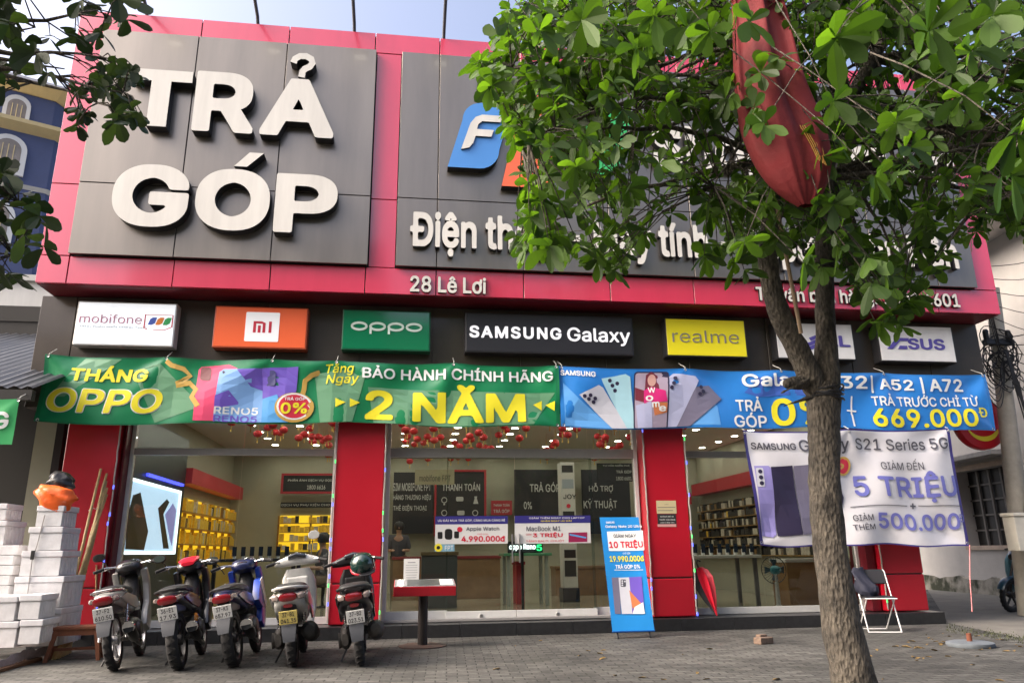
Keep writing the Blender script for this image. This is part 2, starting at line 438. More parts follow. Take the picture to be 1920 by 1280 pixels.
# rooms: shell of the interior
YW = 19.0; IZ0 = .18; IZ1 = 3.5
LX = A(236, 965, 11.65).x-.2; RX = A(1690, 1021, YP).x
SX0, SX1 = A(128, 800, YP).x, A(1745, 1140, YP).x
shell = MB(); shell.box(LX-.2, RX+.2, YW, YW+.2, 0, IZ1+.2); shell.box(LX-.2, LX, YG+.25, YW, 0, IZ1+.2); shell.box(RX, RX+.2, YG+.1, YW, 0, IZ1+.2)
shell.box(BX0+.02, LX-.2, YB+.4, YB+.6, 0, FZ0)
shell.build("interior_wall", WALLW, shop)
mb = MB(); mb.box(LX, RX, YB+.28, YW, IZ1, IZ1+.12); mb.build("ceiling", CEILW, shop)
mb = MB(); mb.box(LX, RX, YG+.05, YW, .05, IZ0); mb.build("interior_floor", TILE, shop)
mb = MB(); mb.box(BX0, BX1, YB+.6, YW+.4, IZ1+.4, FZ1-.4); mb.box(BX0+.3, BX1-.3, YW+.25, YW+.4, 0, IZ1+.4); mb.build("rear_block", mat("render grey", (.3, .3, .29), .8, var=.15, vscale=1), shop)
# granite step
st = MB(); sx = SX0-.05; xs = [sx]
while xs[-1] < A(1776, 1176, YS).x-.5: xs.append(xs[-1]+.78)
xs[-1] = A(1776, 1176, YS).x
for i in range(len(xs)-1): st.box(xs[i]+.0015, xs[i+1]-.0015, YS, YG+.05, 0, IZ0-.015+rng.uniform(0, .002))
st.build("entrance_step", STEP, shop, bevel=.006)
# pillars with their light strips
LEDW = mat("strip cable", (.35, .33, .3), .5)
LEDB = mat("blue led", (.12, .15, 1), .4, emit=.6); LEDG = mat("green led", (.1, 1, .2), .4, emit=.35)
def pillar(xa, xb, led=(1, 1)):
    p = MB(); zj = A(1250, 1083, YP).z
    p.box(xa, xb, YP, YP+.55, IZ0, zj-.008); p.box(xa, xb, YP, YP+.55, zj+.008, BZ0+.2)
    p.box(xa+.01, xb-.01, YP+.012, YP+.54, IZ0, BZ0+.2, 1)
    o = p.build("pillar", [PILR, JOINT], shop, bevel=.02, seg=3)
    for k, x in ((0, xa-.012), (1, xb+.012)):
        if not led[k]: continue
        s = MB(); z = IZ0+.03; pts = []
        while z < BZ0+.15:
            pts.append((x+rng.uniform(-.008, .008), YP-.012, z)); z += .12
        s.tube(pts, .011, 6)
        for i, q in enumerate(pts):
            if rng.random() < .28: s.box(q[0]-.009, q[0]+.009, q[1]-.013, q[1]+.005, q[2]-.025, q[2]+.025, 1 if rng.random() < .6 else 2)
        s.build("light_strip", [LEDW, LEDB, LEDG], shop).parent = o
    return o
PLX = [(A(128, 800, YP).x, A(226, 800, YP).x), ((A(635, 790, YP).x+A(615, 1150, YP).x)/2, (A(722, 800, YP).x+A(712, 1150, YP).x)/2),
       ((A(1200, 800, YP).x+A(1231, 1150, YP).x)/2, (A(1280, 800, YP).x+A(1305, 1150, YP).x)/2), (A(1649, 1021, YP).x, A(1724, 1021, YP).x)]
for k, (a, b) in enumerate(PLX): pillar(a, b, (0, 1) if k == 0 else ((1, 0) if k == 3 else (1, 1)))
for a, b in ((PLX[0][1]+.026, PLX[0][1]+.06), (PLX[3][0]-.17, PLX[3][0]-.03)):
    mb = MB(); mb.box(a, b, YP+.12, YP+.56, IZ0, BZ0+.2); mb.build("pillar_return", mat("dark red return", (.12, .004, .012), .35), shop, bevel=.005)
# glazing: three bays
TZ = A(960, 850, YG).z
def bay(x0, x1, mull, doors=False):
    fr = MB()
    fr.box(x0, x1, YG-.04, YG+.04, IZ0-.01, IZ0+.085); fr.box(x0, x1, YG-.03, YG+.03, TZ-.05, TZ+.05, 1)
    fr.box(x0, x0+.05, YG-.042, YG+.042, IZ0+.085, BZ0+.1); fr.box(x1-.05, x1, YG-.042, YG+.042, IZ0+.085, BZ0+.1)
    fr.box(x0+.05, x1-.05, YG-.04, YG+.04, BZ0+.02, BZ0+.1)
    fo = fr.build("window_frame", [ALU, ALUG], shop, bevel=.004, seg=1)
    X = [x0+.05]+mull+[x1-.05]
    for i in range(len(X)-1):
        for z0, z1 in ((IZ0+.085, TZ-.05), (TZ+.05, BZ0+.02)):
            p = MB(); p.box(X[i]+.004, X[i+1]-.004, YG-.006, YG+.006, z0, z1)
            p.build("pane", GLASS, shop).parent = fo
    return fo
bay(PLX[0][1]+.06, PLX[1][0]-.02, [A(447, 960, YG).x])
bay(PLX[2][1]+.02, PLX[3][0]-.17, [A(1420, 960, YG).x])
# doorway: fixed side panes and a pair of sliding doors
x0, x1 = PLX[1][1]+.02, PLX[2][0]-.02
dm = [A(840, 1000, YG).x, A(965, 1000, YG).x, A(1108, 1000, YG).x]
fr = MB(); fr.box(x0, x1, YG-.05, YG+.12, TZ-.07, TZ+.07, 1); fr.box(x0, x0+.06, YG-.052, YG+.052, IZ0, BZ0+.1); fr.box(x1-.06, x1, YG-.052, YG+.052, IZ0, BZ0+.1)
fr.box(x0+.06, x1-.06, YG-.04, YG+.04, BZ0+.02, BZ0+.1); fr.box(x0+.06, dm[0], YG-.03, YG+.03, IZ0, IZ0+.13); fr.box(dm[2], x1-.06, YG-.03, YG+.03, IZ0, IZ0+.13)
fo = fr.build("door_frame", [ALU, ALUG], shop, bevel=.004, seg=1)
for a, b, z0, z1 in ((x0+.06, dm[0], IZ0+.13, TZ-.07), (dm[2], x1-.06, IZ0+.13, TZ-.07), (x0+.06, A(905, 820, YG).x, TZ+.07, BZ0+.02), (A(905, 820, YG).x, A(1100, 820, YG).x, TZ+.07, BZ0+.02), (A(1100, 820, YG).x, x1-.06, TZ+.07, BZ0+.02)):
    p = MB(); p.box(a+.004, b-.004, YG-.006, YG+.006, z0, z1); p.build("pane", GLASS, shop).parent = fo
for a, b in ((dm[0]-.03, dm[1]-.004), (dm[1]+.004, dm[2]+.03)):
    d = MB(); d.box(a, b, YG-.105, YG-.055, IZ0-.01, IZ0+.12); d.lathe([(0, -.01), (.03, -.01), (.03, 0)], ((a+b)/2, YG-.106, IZ0+.055), 'y', 14, 1)
    do = d.build("sliding_door", [ALU, STEEL], shop, bevel=.004, seg=1)
    p = MB(); p.box(a+.004, b-.004, YG-.086, YG-.074, IZ0+.12, TZ-.07); p.build("pane", GLASS, shop).parent = do
    h = MB(); hx = b-.05 if b < dm[2] else a+.05
    h.tube([(hx, YG-.13, .95), (hx, YG-.13, 1.35)], .012, 8); h.build("handle", STEEL, shop).parent = do
mb = MB(); mb.box(x0, x1-.5, YG-.2, YG-.11, IZ0-.005, IZ0+.03); mb.build("door_track", ALUG, shop, bevel=.004)

# ------------------------------------------------------------------ big signs on the fascia
YL = YF-.09                                  # face of the grey panels
def sign_panel(name, label, x0, x1):
    t = thing(name, label, "sign", ((x0+x1)/2, YF, PZ0))
    p = MB(); p.box(x0+.012, x1-.012, YL+.02, YF-.002, PZ0+.012, PZ1-.012, 1)
    clad(p, x0, x1, PZ0, PZ1, seams, [zmid], YL, YL+.03)
    p.build("backing_panel", [GREYP, JOINT], t, bevel=.0015, seg=1)
    return t
s1 = sign_panel("installment_sign", "large grey panel with giant raised white letters reading TRẢ GÓP", PX0, PX1)
YH = YL-.17
hf = facing(YL)
def hero(ch, xl, yt, xr, yb, root=s1, dep=.17, bold=.03, p=5, cell=1/70, mats=None, pts=None):
    c = A((xl+xr)/2, yt, YL-dep), A((xl+xr)/2, yb, YL-dep), A(xl, (yt+yb)/2, YL-dep), A(xr, (yt+yb)/2, YL-dep)
    m = MB()
    r = (c[2].x, c[1].z, c[3].x, c[0].z)
    if pts: m.prism([(r[0]+(r[2]-r[0])*u, r[1]+(r[3]-r[1])*v) for u, v in pts], hf, dep, 0, 1)
    else: letter(m, ch, hf, r, .0, dep, 0, 1, bold=bold, cell=cell, sides=True, p=p)
    return m.raw("letter", mats or [WHITEL, LSIDE], root)
T = [(0, 1), (0, .8), (.34, .8), (.34, 0), (.66, 0), (.66, .8), (1, .8), (1, 1)]
hero("T", 240, 131, 357, 237, pts=T)
hero("R", 364, 136, 478, 248)
hero("A", 490, 148, 628, 256)
hk = ribbon([(.1, .62), (.16, .8), (.35, .93), (.6, .95), (.82, .84), (.88, .66), (.78, .5), (.6, .4), (.5, .28), (.47, .02)], .27)
hero("", 545, 103, 591, 146, pts=hk)
hero("G", 210, 308, 354, 425, bold=.034); hero("O", 366, 317, 506, 432, bold=.036)
hero("", 440, 286, 494, 313, pts=[(0, 0), (.5, 1), (1, 1), (.45, 0)])
hero("P", 515, 327, 632, 437)

s2 = sign_panel("shop_name_sign", "long grey panel with coloured leaf emblem and raised white shop wording behind tree", PX2, PX3)
EB = mat("emblem blue", (.07, .25, .62), .4); EO = mat("emblem orange", (.85, .14, .06), .4); EG = mat("emblem green", (.04, .42, .12), .4)
def leafshape(xl, yt, xr, yb, m, glyph, gb):
    c = A((xl+xr)/2, yt, YL-.15), A((xl+xr)/2, yb, YL-.15), A(xl, (yt+yb)/2, YL-.15), A(xr, (yt+yb)/2, YL-.15)
    u0, v0, u1, v1 = c[2].x, c[1].z, c[3].x, c[0].z; W, Hh = u1-u0, v1-v0
    pts = [(0, 0), (.22, .72)]+[(.22+.30*(1-cos(t)), .72+.28*sin(t)) for t in np.linspace(.2, pi/2, 7)]+[(1, 1), (.78, .28)]
    pts += [(.78-.30*(1-cos(t)), .28-.28*sin(t)) for t in np.linspace(.2, pi/2, 7)]
    b = MB(); b.prism([(u0+W*u, v0+Hh*v) for u, v in pts], hf, .15, 0, 1)
    o = b.build("emblem", [m, LSIDE], s2)
    if glyph == "F":
        b = MB(); R = lambda L: [(u0+W*u, v0+Hh*v) for u, v in L]
        f1 = [(.20, .26), (.34, .66), (.42, .76), (.52, .80), (.86, .80), (.80, .70), (.52, .70), (.46, .65), (.44, .575), (.70, .575), (.66, .47), (.42, .47), (.38, .36), (.32, .29)]
        b.prism(R(f1), lambda u, v, d: hf(u, v, .15+d), .03, 0, 1)
    else:
        b = MB(); letter(b, glyph, hf, (u0+W*.3, v0+Hh*.25, u0+W*.75, v0+Hh*.75), .15, .18, 0, 1, bold=.04, sides=True, shear=.3)
    q = b.raw("initial", [WHITEL, LSIDE], s2); q.parent = o
leafshape(840, 193, 962, 316, EB, "F", 0); leafshape(940, 176, 1075, 352, EO, "P", 0); leafshape(1062, 207, 1190, 327, EG, "T", 0)
def rowtext(s, xl, ylt, ylb, xr, yrt, yrb, Y, dep, root, bold=.045, mats=None, name="lettering", cell=1/34, sides=True, **kw):
    m = MB(); r = rectpx(xl, ylt, ylb, xr, yrt, yrb, Y-dep)
    letter(m, s, facing(Y), r, 0, dep, 0, 1, bold=bold, sides=sides, cell=cell, **kw)
    return m.raw(name, mats or [WHITEL, LSIDE], root)
rowtext("Shop.com.vn", 1222, 232, 330, 1790, 268, 366, YL, .12, s2, .05)
rowtext("Điện thoại - Máy tính - Apple - Phụ kiện", 769, 390, 466, 1797, 447, 530, YL, .1, s2, .05)
ad = thing("address_lettering", "raised white address lettering 28 Lê Lơi on red fascia", "sign", A(840, 550, YF))
rowtext("28 Lê Lơi", 769, 515, 547, 911, 521, 551, YF, .05, ad, .04)
ho = thing("hotline_lettering", "raised white hotline lettering ending 6601 on red fascia at right", "sign", A(1640, 570, YF))
rowtext("Tư vấn bán hàng: 1800 6601", 1418, 532, 574, 1799, 545, 578, YF, .05, ho, .04)

# ------------------------------------------------------------------ lightbox signs on the dark band
def lightbox(label, tl, tr, br, bl, face, side, dep=.2, emit=None):
    t = thing("lightbox_sign", label, "sign", A((bl[0]+br[0])/2, (bl[1]+br[1])/2, YB), group="lightbox signs on the dark band")
    a, b, c, d = [A(*q, YB-dep) for q in (tl, tr, br, bl)]
    u0, u1, v0, v1 = (a.x+d.x)/2, (b.x+c.x)/2, (c.z+d.z)/2, (a.z+b.z)/2
    m = MB(); m.box(u0, u1, YB-dep, YB-.003, v0, v1); m.build("casing", side, t, bevel=.012, seg=2)
    m = MB(); m.box(u0+.02, u1-.02, YB-dep-.006, YB-dep+.01, v0+.02, v1-.02); m.build("face_panel", face, t, bevel=.003, seg=1)
    return t, (u0, v0, u1, v1), facing(YB-dep-.006)
DARKS = mat("casing dark", (.025, .025, .028), .4)
def onbox(t, R, fn, s, u0, v0, u1, v1, m, bold=.03, name="lettering", d=.012, **kw):
    W, Hh = R[2]-R[0], R[3]-R[1]; mb = MB()
    letter(mb, s, fn, (R[0]+W*u0, R[1]+Hh*v0, R[0]+W*u1, R[1]+Hh*v1), 0, d, 0, bold=bold, sides=True, **kw)
    return mb.raw(name, m, t)
def shapes(t, R, fn, L, m, name="symbol", d=.008):
    W, Hh = R[2]-R[0], R[3]-R[1]; mb = MB()
    for pts in L: mb.prism([(R[0]+W*u, R[1]+Hh*v) for u, v in pts], fn, d)
    return mb.build(name, m, t)
LITW = mat("backlit white lettering", (.9, .9, .92), .4, emit=.16)
RED = mat("red print", (.6, .02, .05), .45); BLUEP = mat("blue print", (.06, .12, .5), .45); GREENP = mat("green print", (.03, .4, .1), .45)
t, R, fn = lightbox("glowing white lightbox sign with thin pink lettering and a sim card symbol", (145, 564), (331, 569), (326, 650), (137, 646), mat("lit white acrylic", (.93, .97, 1), .3, emit=.17), ALU)
onbox(t, R, fn, "mobifone", .04, .5, .66, .7, mat("pink grey print", (.5, .22, .3), .5), -.012)
onbox(t, R, fn, "KÊNH PHÂN PHỐI CHÍNH THỨC", .05, .4, .72, .45, mat("grey print", (.3, .35, .38), .5), .01, d=.006)
shapes(t, R, fn, [ribbon([(.72, .38), (.69, .42), (.69, .72), (.97, .72), (.97, .45), (.9, .38), (.78, .38)], .012)], RED, "sim_outline")
for k, m in enumerate((BLUEP, mat("orange print", (.85, .25, .03), .5), GREENP)):
    u = .725+.075*k; shapes(t, R, fn, [[(u, .49), (u+.02, .62), (u+.045, .66), (u+.085, .66), (u+.07, .53), (u+.04, .49)]], m, "leaf_mark")
t, R, fn = lightbox("orange lightbox sign with a white square and red letters", (404, 573), (578, 577), (575, 655), (397, 651), mat("orange acrylic", (.8, .13, .04), .3, emit=.05), mat("casing orange", (.45, .08, .03), .4))
sq = shapes(t, R, fn, [rrect(.335, .16, .695, .86, .02)], mat("white acrylic", (.82, .82, .82), .3, emit=.1), "white_square", .006)
shapes(t, R, fn, [[(.42, .37), (.42, .64), (.51, .64), (.55, .6), (.55, .37), (.52, .37), (.52, .58), (.45, .59), (.45, .37)], [(.47, .37), (.47, .54), (.5, .54), (.5, .37)], [(.585, .37), (.585, .64), (.615, .64), (.615, .37)]], RED, "lettering", .01)
t, R, fn = lightbox("glossy green lightbox sign with rounded white lettering", (643, 580), (808, 584), (806, 658), (640, 656), mat("green acrylic", (.005, .2, .085), .1, coat=1), mat("casing green", (.01, .13, .06), .4))
W_, H_ = R[2]-R[0], R[3]-R[1]
mbx = MB(); wst = .026*W_
def ring(mb, cu, cv, ru, rv, wd, fn, d, mi=0, a0=0, a1=360):
    pts = [(cu+ru*cos(radians(a)), cv+rv*sin(radians(a))) for a in np.linspace(a0, a1, 33)]
    for i in range(32): mb.prism(ribbon([pts[i], pts[i+1]], wd), fn, d, mi)
cv = R[1]+.585*H_
for k in range(4): ring(mbx, R[0]+W_*(.19+.207*k), cv, W_*.082, H_*.085, wst, fn, .01)
for k in (1, 2): mbx.prism([(R[0]+W_*(.19+.207*k-.09), R[1]+H_*.4), (R[0]+W_*(.19+.207*k-.09), cv), (R[0]+W_*(.19+.207*k-.065), cv), (R[0]+W_*(.19+.207*k-.065), R[1]+H_*.4)], fn, .011)
mbx.raw("lettering", mat("pale green print", (.7, .85, .75), .4), t)
t, R, fn = lightbox("long black lightbox sign with bold white lettering", (872, 585), (1186, 594), (1188, 667), (872, 660), mat("charcoal acrylic", (.03, .03, .036), .35), DARKS)
onbox(t, R, fn, "SAMSUNG", .025, .36, .565, .66, LITW, .055, spacing=1.15); onbox(t, R, fn, "Galaxy", .6, .24, .98, .68, LITW, .025)
t, R, fn = lightbox("yellow lightbox sign with thin grey lettering", (1246, 595), (1397, 600), (1402, 671), (1250, 667), mat("yellow acrylic", (.82, .72, .02), .3, emit=.03), DARKS)
onbox(t, R, fn, "realme", .08, .36, .9, .68, mat("grey thin print", (.25, .24, .2), .5), -.012)
t, R, fn = lightbox("white lightbox sign with purple slanted letters behind the tree trunk", (1452, 603), (1598, 607), (1605, 676), (1457, 672), mat("milky acrylic", (.78, .78, .76), .35, var=.06), DARKS)
VIO = mat("violet print", (.1, .08, .36), .5)
onbox(t, R, fn, "D", .18, .36, .34, .66, VIO, .05); onbox(t, R, fn, "LL", .64, .36, .94, .66, VIO, .05)
mbx = MB()
for k in range(3): mbx.prism([(R[0]+(R[2]-R[0])*u, R[1]+(R[3]-R[1])*v) for u, v in ((.36+.03*k, .3+.14*k), (.53+.03*k, .44+.14*k), (.55+.03*k, .36+.14*k), (.38+.03*k, .22+.14*k))], fn, .01)
mbx.raw("lettering", VIO, t)
t, R, fn = lightbox("white lightbox sign at right end with slanted violet lettering", (1642, 609), (1784, 611), (1795, 680), (1652, 678), MATS["milky acrylic"], DARKS)
onbox(t, R, fn, "SUS", .38, .34, .86, .64, VIO, .05, spacing=1.02)
shapes(t, R, fn, [[(.1, .34), (.24, .64), (.4, .64), (.38, .56), (.28, .56), (.17, .34)], [(.24, .34), (.27, .43), (.36, .43), (.36, .34)]], VIO, "lettering", .012)

# ------------------------------------------------------------------ roof arms with lamps over the big signs
GALV = mat("galvanised pipe", (.12, .13, .15), .5, metal=.6)
LMP = mat("floodlight glow", (1, .95, .8), .5, emit=2)
for px, py in ((275, 25), (483, 43), (664, 61), (832, 75)):
    x = A(px, py, YF).x
    t = thing("floodlight_arm", "thin grey pipe leaning out over the top of the grey panels", "lamp", (x, YF+.1, FZ1), group="floodlight arms on the roof edge")
    m = MB(); m.tube([(x, YF+.1, FZ1-.1), (x, YF-.05, FZ1+.1), (x, YF-1.5, FZ1+.62)], .028, 8); m.build("arm", GALV, t, smooth=True)
    m = MB(); m.box(x-.14, x+.14, YF-1.66, YF-1.44, FZ1+.5, FZ1+.62); m.build("lamp_head", BLACK, t, bevel=.02)
    m = MB(); m.face([(x-.11, YF-1.45, FZ1+.49), (x+.11, YF-1.45, FZ1+.49), (x+.11, YF-1.6, FZ1+.495), (x-.11, YF-1.6, FZ1+.495)]); m.raw("lamp_glass", LMP, t)
# ------------------------------------------------------------------ cloth banners
def vinyl(name, col, rough=.34): return mat(name, col, rough, var=.06, vscale=2, coat=.25)
def decal(mb, poly, fn, d, mi=0, step=.03, vstep=.12):     # flat print cut into small faces that follow the folds
    bm = bmesh.new(); bm.faces.new([bm.verts.new((u, v, 0)) for u, v in poly])
    us = [p[0] for p in poly]; vs = [p[1] for p in poly]
    for lo, hi, ax, s in ((min(us), max(us), 0, step), (min(vs), max(vs), 1, vstep)):
        k = math.floor(lo/s)+1
        while k*s < hi:
            co = Vector((0, 0, 0)); co[ax] = k*s; no = Vector((0, 0, 0)); no[ax] = 1
            bmesh.ops.bisect_plane(bm, geom=bm.verts[:]+bm.edges[:]+bm.faces[:], plane_co=co, plane_no=no); k += 1
    for f in bm.faces: mb.face([fn(v.co.x, v.co.y, d) for v in f.verts], mi)
    bm.free()
class Banner:
    def __init__(s, label, tl, tr, br, bl, Y, mats, ties, nu=260, nv=36, amp=.03, name="cloth_banner", hem=None, seed=1, group=None, tie=.25):
        s.tie = tie
        s.a, s.b, s.c, s.d = [A(*q, Y) for q in (tl, tr, br, bl)]; s.Y = Y; s.ties = ties; s.amp = amp
        r = random.Random(seed); s.ph = [(r.uniform(2, 9), r.uniform(-6, 6), r.uniform(0, 6.3), r.uniform(.15, .5)) for _ in range(9)]
        s.W = (s.b-s.a).length; s.H = (s.a-s.d).length
        s.t = thing(name, label, "banner", (s.d+s.c)/2, group=group)
        m = MB(); k = 0
        for j in range(nv+1):
            for i in range(nu+1): m.v.append(tuple(s.fn(i/nu, j/nv, 0)))
        for j in range(nv):
            for i in range(nu):
                q = j*(nu+1)+i; m.f.append((q, q+1, q+nu+2, q+nu+1))
                m.m.append(1 if hem and (j < hem or j >= nv-hem or i < hem*2 or i >= nu-hem*2) else 0)
        m.raw("cloth", mats, s.t, smooth=True)
        for tu, tv in ties:
            q = s.fn(min(.994, max(.006, tu)), .975 if tv > .5 else .025, .002); e = MB()
            e.lathe([(.012, 0), (.02, -.004), (.022, .002), (.012, .004)], tuple(q), 'y', 10, closed=True); e.build("eyelet", STEEL, s.t)
            if tv > .5:
                e = MB(); e.tube([q+Vector((0, -.006, 0)), q+Vector((.012, .03, .05)), q+Vector((.03*(tu-.5), s.tie, .16))], .006, 5); e.build("tie_rope", mat("white rope", (.55, .55, .5), .7), s.t)
    def fn(s, u, v, d):
        p = (s.d*(1-u)+s.c*u)*(1-v)+(s.a*(1-u)+s.b*u)*v
        x = u*s.W; z = (v-1)*s.H; y = 0; sag = 0
        for i, (tu, tv) in enumerate(s.ties):
            dx = x-tu*s.W; dz = z-(tv-1)*s.H; r = math.hypot(dx, dz)+.05; an = math.atan2(dx, -dz if tv > .5 else dz)
            y += s.amp*1.2*sin(an*5+i*1.7)*math.exp(-r/.6)*min(1, r/.4)**2
        for a, b, ph, am in s.ph: y += s.amp*am*sin(a*x+b*z+ph)*.6
        ts = sorted(t[0] for t in s.ties if t[1] > .5)
        for q in range(len(ts)-1):
            if ts[q] <= u <= ts[q+1]:
                e = (u-ts[q])/(ts[q+1]-ts[q]); sag = -.05*(ts[q+1]-ts[q])*s.W*.35*sin(pi*e)*v
        return Vector((p.x, s.Y+y-d*2.0, p.z+sag-(.035*sin(pi*u*3.1+.4)**2+.02*sin(9*u))*(1-v)*min(1, s.W/5)))
    def uv(s, px, py):
        q = A(px, py, s.Y); v = .5
        for _ in range(6):
            l = s.d.lerp(s.a, v); r = s.c.lerp(s.b, v); u = (q.x-l.x)/(r.x-l.x)
            lo = s.d.z*(1-u)+s.c.z*u; hi = s.a.z*(1-u)+s.b.z*u; v = (q.z-lo)/(hi-lo)
        return u, v
    def rect(s, xl, ylt, ylb, xr, yrt, yrb):
        a, b, c, d = s.uv(xl, ylt), s.uv(xl, ylb), s.uv(xr, yrt), s.uv(xr, yrb)
        return ((a[0]+b[0])/2, (b[1]+d[1])/2, (c[0]+d[0])/2, (a[1]+c[1])/2)
    def text(s, st, xl, ylt, ylb, xr, yrt, yrb, m, bold=.04, d=.007, outline=None, name="lettering", tilt=0, **kw):
        R = s.rect(xl, ylt, ylb, xr, yrt, yrb); mb = MB(); fn = s.fn
        if tilt:
            fn = lambda u, v, dd: s.fn(u, v+tilt*(u-R[0])*s.W/s.H, dd)
        mats = [m]
        if outline:
            letter(mb, st, fn, R, 0, d-.003, 1, bold=bold+outline[1], ref=bold, **kw); mats.append(outline[0])
        letter(mb, st, fn, R, 0, d, 0, bold=bold, **kw); return mb.raw(name, mats, s.t)
    def pic(s, polys, m, name="printed_picture", d=.005):
        if not isinstance(m, list) and len(polys) > 1:
            for q in polys: s.pic([q], m, name, d)
            return
        mb = MB(); mats = m if isinstance(m, list) else [m]
        for q in polys:
            mi = 0; dd = d
            if isinstance(q, tuple): q, mi, dd = q
            decal(mb, [s.uv(*p) for p in q], s.fn, dd, mi)
        return mb.raw(name, mats, s.t)
def rbox(cx, cy, w, h, ang, r=5):             # rounded upright card in photo pixels, turned by ang degrees
    c, s_ = cos(radians(ang)), sin(radians(ang))
    return [(cx+x*c-y*s_, cy+x*s_+y*c) for x, y in rrect(-w/2, -h/2, w/2, h/2, r, 4)]
def clip_y(poly, ymax):
    o = []
    for i in range(len(poly)):
        a, b = poly[i], poly[(i+1) % len(poly)]
        if a[1] <= ymax: o.append(a)
        if (a[1] <= ymax) != (b[1] <= ymax):
            t = (ymax-a[1])/(b[1]-a[1]); o.append((a[0]+(b[0]-a[0])*t, ymax))
    return o
def pdisc(cx, cy, r, ry=None): return disc(cx, cy, r, 22, ry)
TIES = [(0, 1), (.22, 1), (.42, 1), (.545, 1), (.78, 1), (1, 1), (0, 0), (1, 0)]
GRB = vinyl("green vinyl", (.008, .2, .075)); GRD = vinyl("green vinyl edge", (.006, .15, .06))
b1 = Banner("long green cloth banner with yellow lettering and printed phones tied under the signs", (86, 664), (1047, 685), (1051, 796), (64, 789), 10.72, [GRB, GRD], TIES, hem=1, seed=3)
YO = mat("yellow ink", (.8, .72, .03), .4); WO = mat("white ink", (.78, .8, .78), .4)
PALE = vinyl("pale green ink", (.13, .3, .17)); GOLD = vinyl("gold ink", (.55, .35, .08)); PKI = vinyl("pink ink", (.75, .08, .18))
b1.pic([[(590, 700), (690, 688), (660, 792), (600, 792)], [(690, 725), (1040, 735), (1000, 793), (700, 793)], [(250, 690), (300, 680), (380, 760), (290, 788)], [(160, 668), (230, 670), (120, 740), (90, 740)]], PALE, "pale_swirl", .002)
b1.text("THÁNG", 135, 680, 711, 279, 684, 713, YO, .06, shear=.05)
b1.text("OPPO", 88, 723, 768, 304, 727, 770, YO, .045, outline=(WO, .035), shear=.12)
b1.pic([ribbon([(312, 676), (322, 684), (345, 690), (357, 702), (340, 714), (330, 718)], 9), ribbon([(330, 720), (356, 716), (368, 728), (360, 742), (372, 760)], 10), ribbon([(600, 697), (585, 702), (572, 712), (570, 728), (566, 742)], 9)], GOLD, "gold_ribbon", .0045)
SCR1 = vinyl("sky ink", (.22, .42, .75)); SCR2 = vinyl("violet ink", (.16, .1, .5)); CYA = vinyl("cyan ink", (.1, .35, .7)); DRK = vinyl("dark ink", (.03, .025, .06))
b1.pic([([(372, 690), (378, 684), (430, 680), (446, 688), (440, 788), (362, 787)], 0, .004), (rbox(386, 698, 20, 26, 4), 1, .006)], [PKI, mat("brown ink", (.25, .1, .1), .4)], "printed_phone")
b1.pic([([(412, 694), (420, 689), (492, 690), (492, 789), (400, 788)], 0, .006), ([(445, 690), (492, 690), (492, 730), (470, 722)], 1, .007), ([(405, 740), (430, 730), (450, 755), (403, 765)], 1, .007), (pdisc(420, 695, 2.5), 2, .008)], [SCR1, SCR2, DRK], "printed_phone")
b1.pic([([(492, 690), (560, 686), (556, 730), (540, 789), (490, 789)], 0, .006), ([(492, 745), (520, 738), (540, 789), (490, 789)], 1, .007), (rbox(507, 708, 20, 28, 2), 2, .0075)], [SCR2, CYA, mat("indigo ink", (.05, .05, .16), .4)], "printed_phone")
b1.text("RENO5", 403, 760, 774, 484, 762, 776, WO, .03, d=.009, cell=1/22); b1.text("RENO5", 401, 776, 789, 482, 778, 790, SCR2, .03, d=.009, cell=1/22)
b1.pic([(pdisc(552, 762, 37, 28), 0, .0085), (pdisc(552, 760, 33, 25), 1, .0095), (pdisc(552, 760, 29, 22), 2, .0105)], [GOLD, WO, mat("badge red", (.6, .03, .06), .4)], "round_badge")
b1.text("TRẢ GÓP", 534, 742, 749, 573, 742, 749, WO, .03, d=.0125, cell=1/20); b1.text("0%", 527, 753, 774, 576, 753, 774, YO, .05, d=.0125)
b1.text("Tặng", 611, 684, 706, 664, 682, 704, YO, .02, shear=.15, tilt=.06); b1.text("Ngay", 611, 705, 727, 673, 701, 722, YO, .02, shear=.15, tilt=.06)
b1.text("BẢO HÀNH CHÍNH HÃNG", 680, 682, 708, 1036, 690, 714, WO, .035)
b1.text("2 NĂM", 685, 715, 787, 985, 722, 789, YO, .055)
b1.pic([[(629, 747), (648, 755), (629, 764)], [(656, 747), (675, 755), (656, 764)], [(1000, 756), (1016, 749), (1016, 767)], [(1023, 757), (1040, 750), (1040, 768)]], YO, "arrow_marks")

BLV = vinyl("blue vinyl", (.025, .2, .6)); BLE = vinyl("blue vinyl edge", (.02, .17, .5))
b2 = Banner("long blue cloth banner with white and yellow lettering and fanned phone pictures", (1048, 685), (1846, 702), (1869, 804), (1052, 798), 10.7, [BLV, BLE], [(0, 1), (.28, 1), (.5, 1), (.75, 1), (1, 1), (0, 0), (1, 0)], hem=1, seed=8)
BLD = vinyl("mid blue ink", (.05, .12, .45)); LTB = vinyl("light blue ink", (.12, .36, .75))
b2.pic([[(1056, 716), (1085, 745), (1150, 797), (1060, 796)], [(1350, 795), (1230, 795), (1330, 740), (1345, 760)]], LTB, "pale_swirl", .002)
b2.pic([[(1395, 733), (1420, 706), (1570, 706), (1540, 740), (1420, 742)]], BLD, "blue_shape", .002)
b2.text("SAMSUNG", 1051, 692, 702, 1116, 694, 704, WO, .045, cell=1/24)
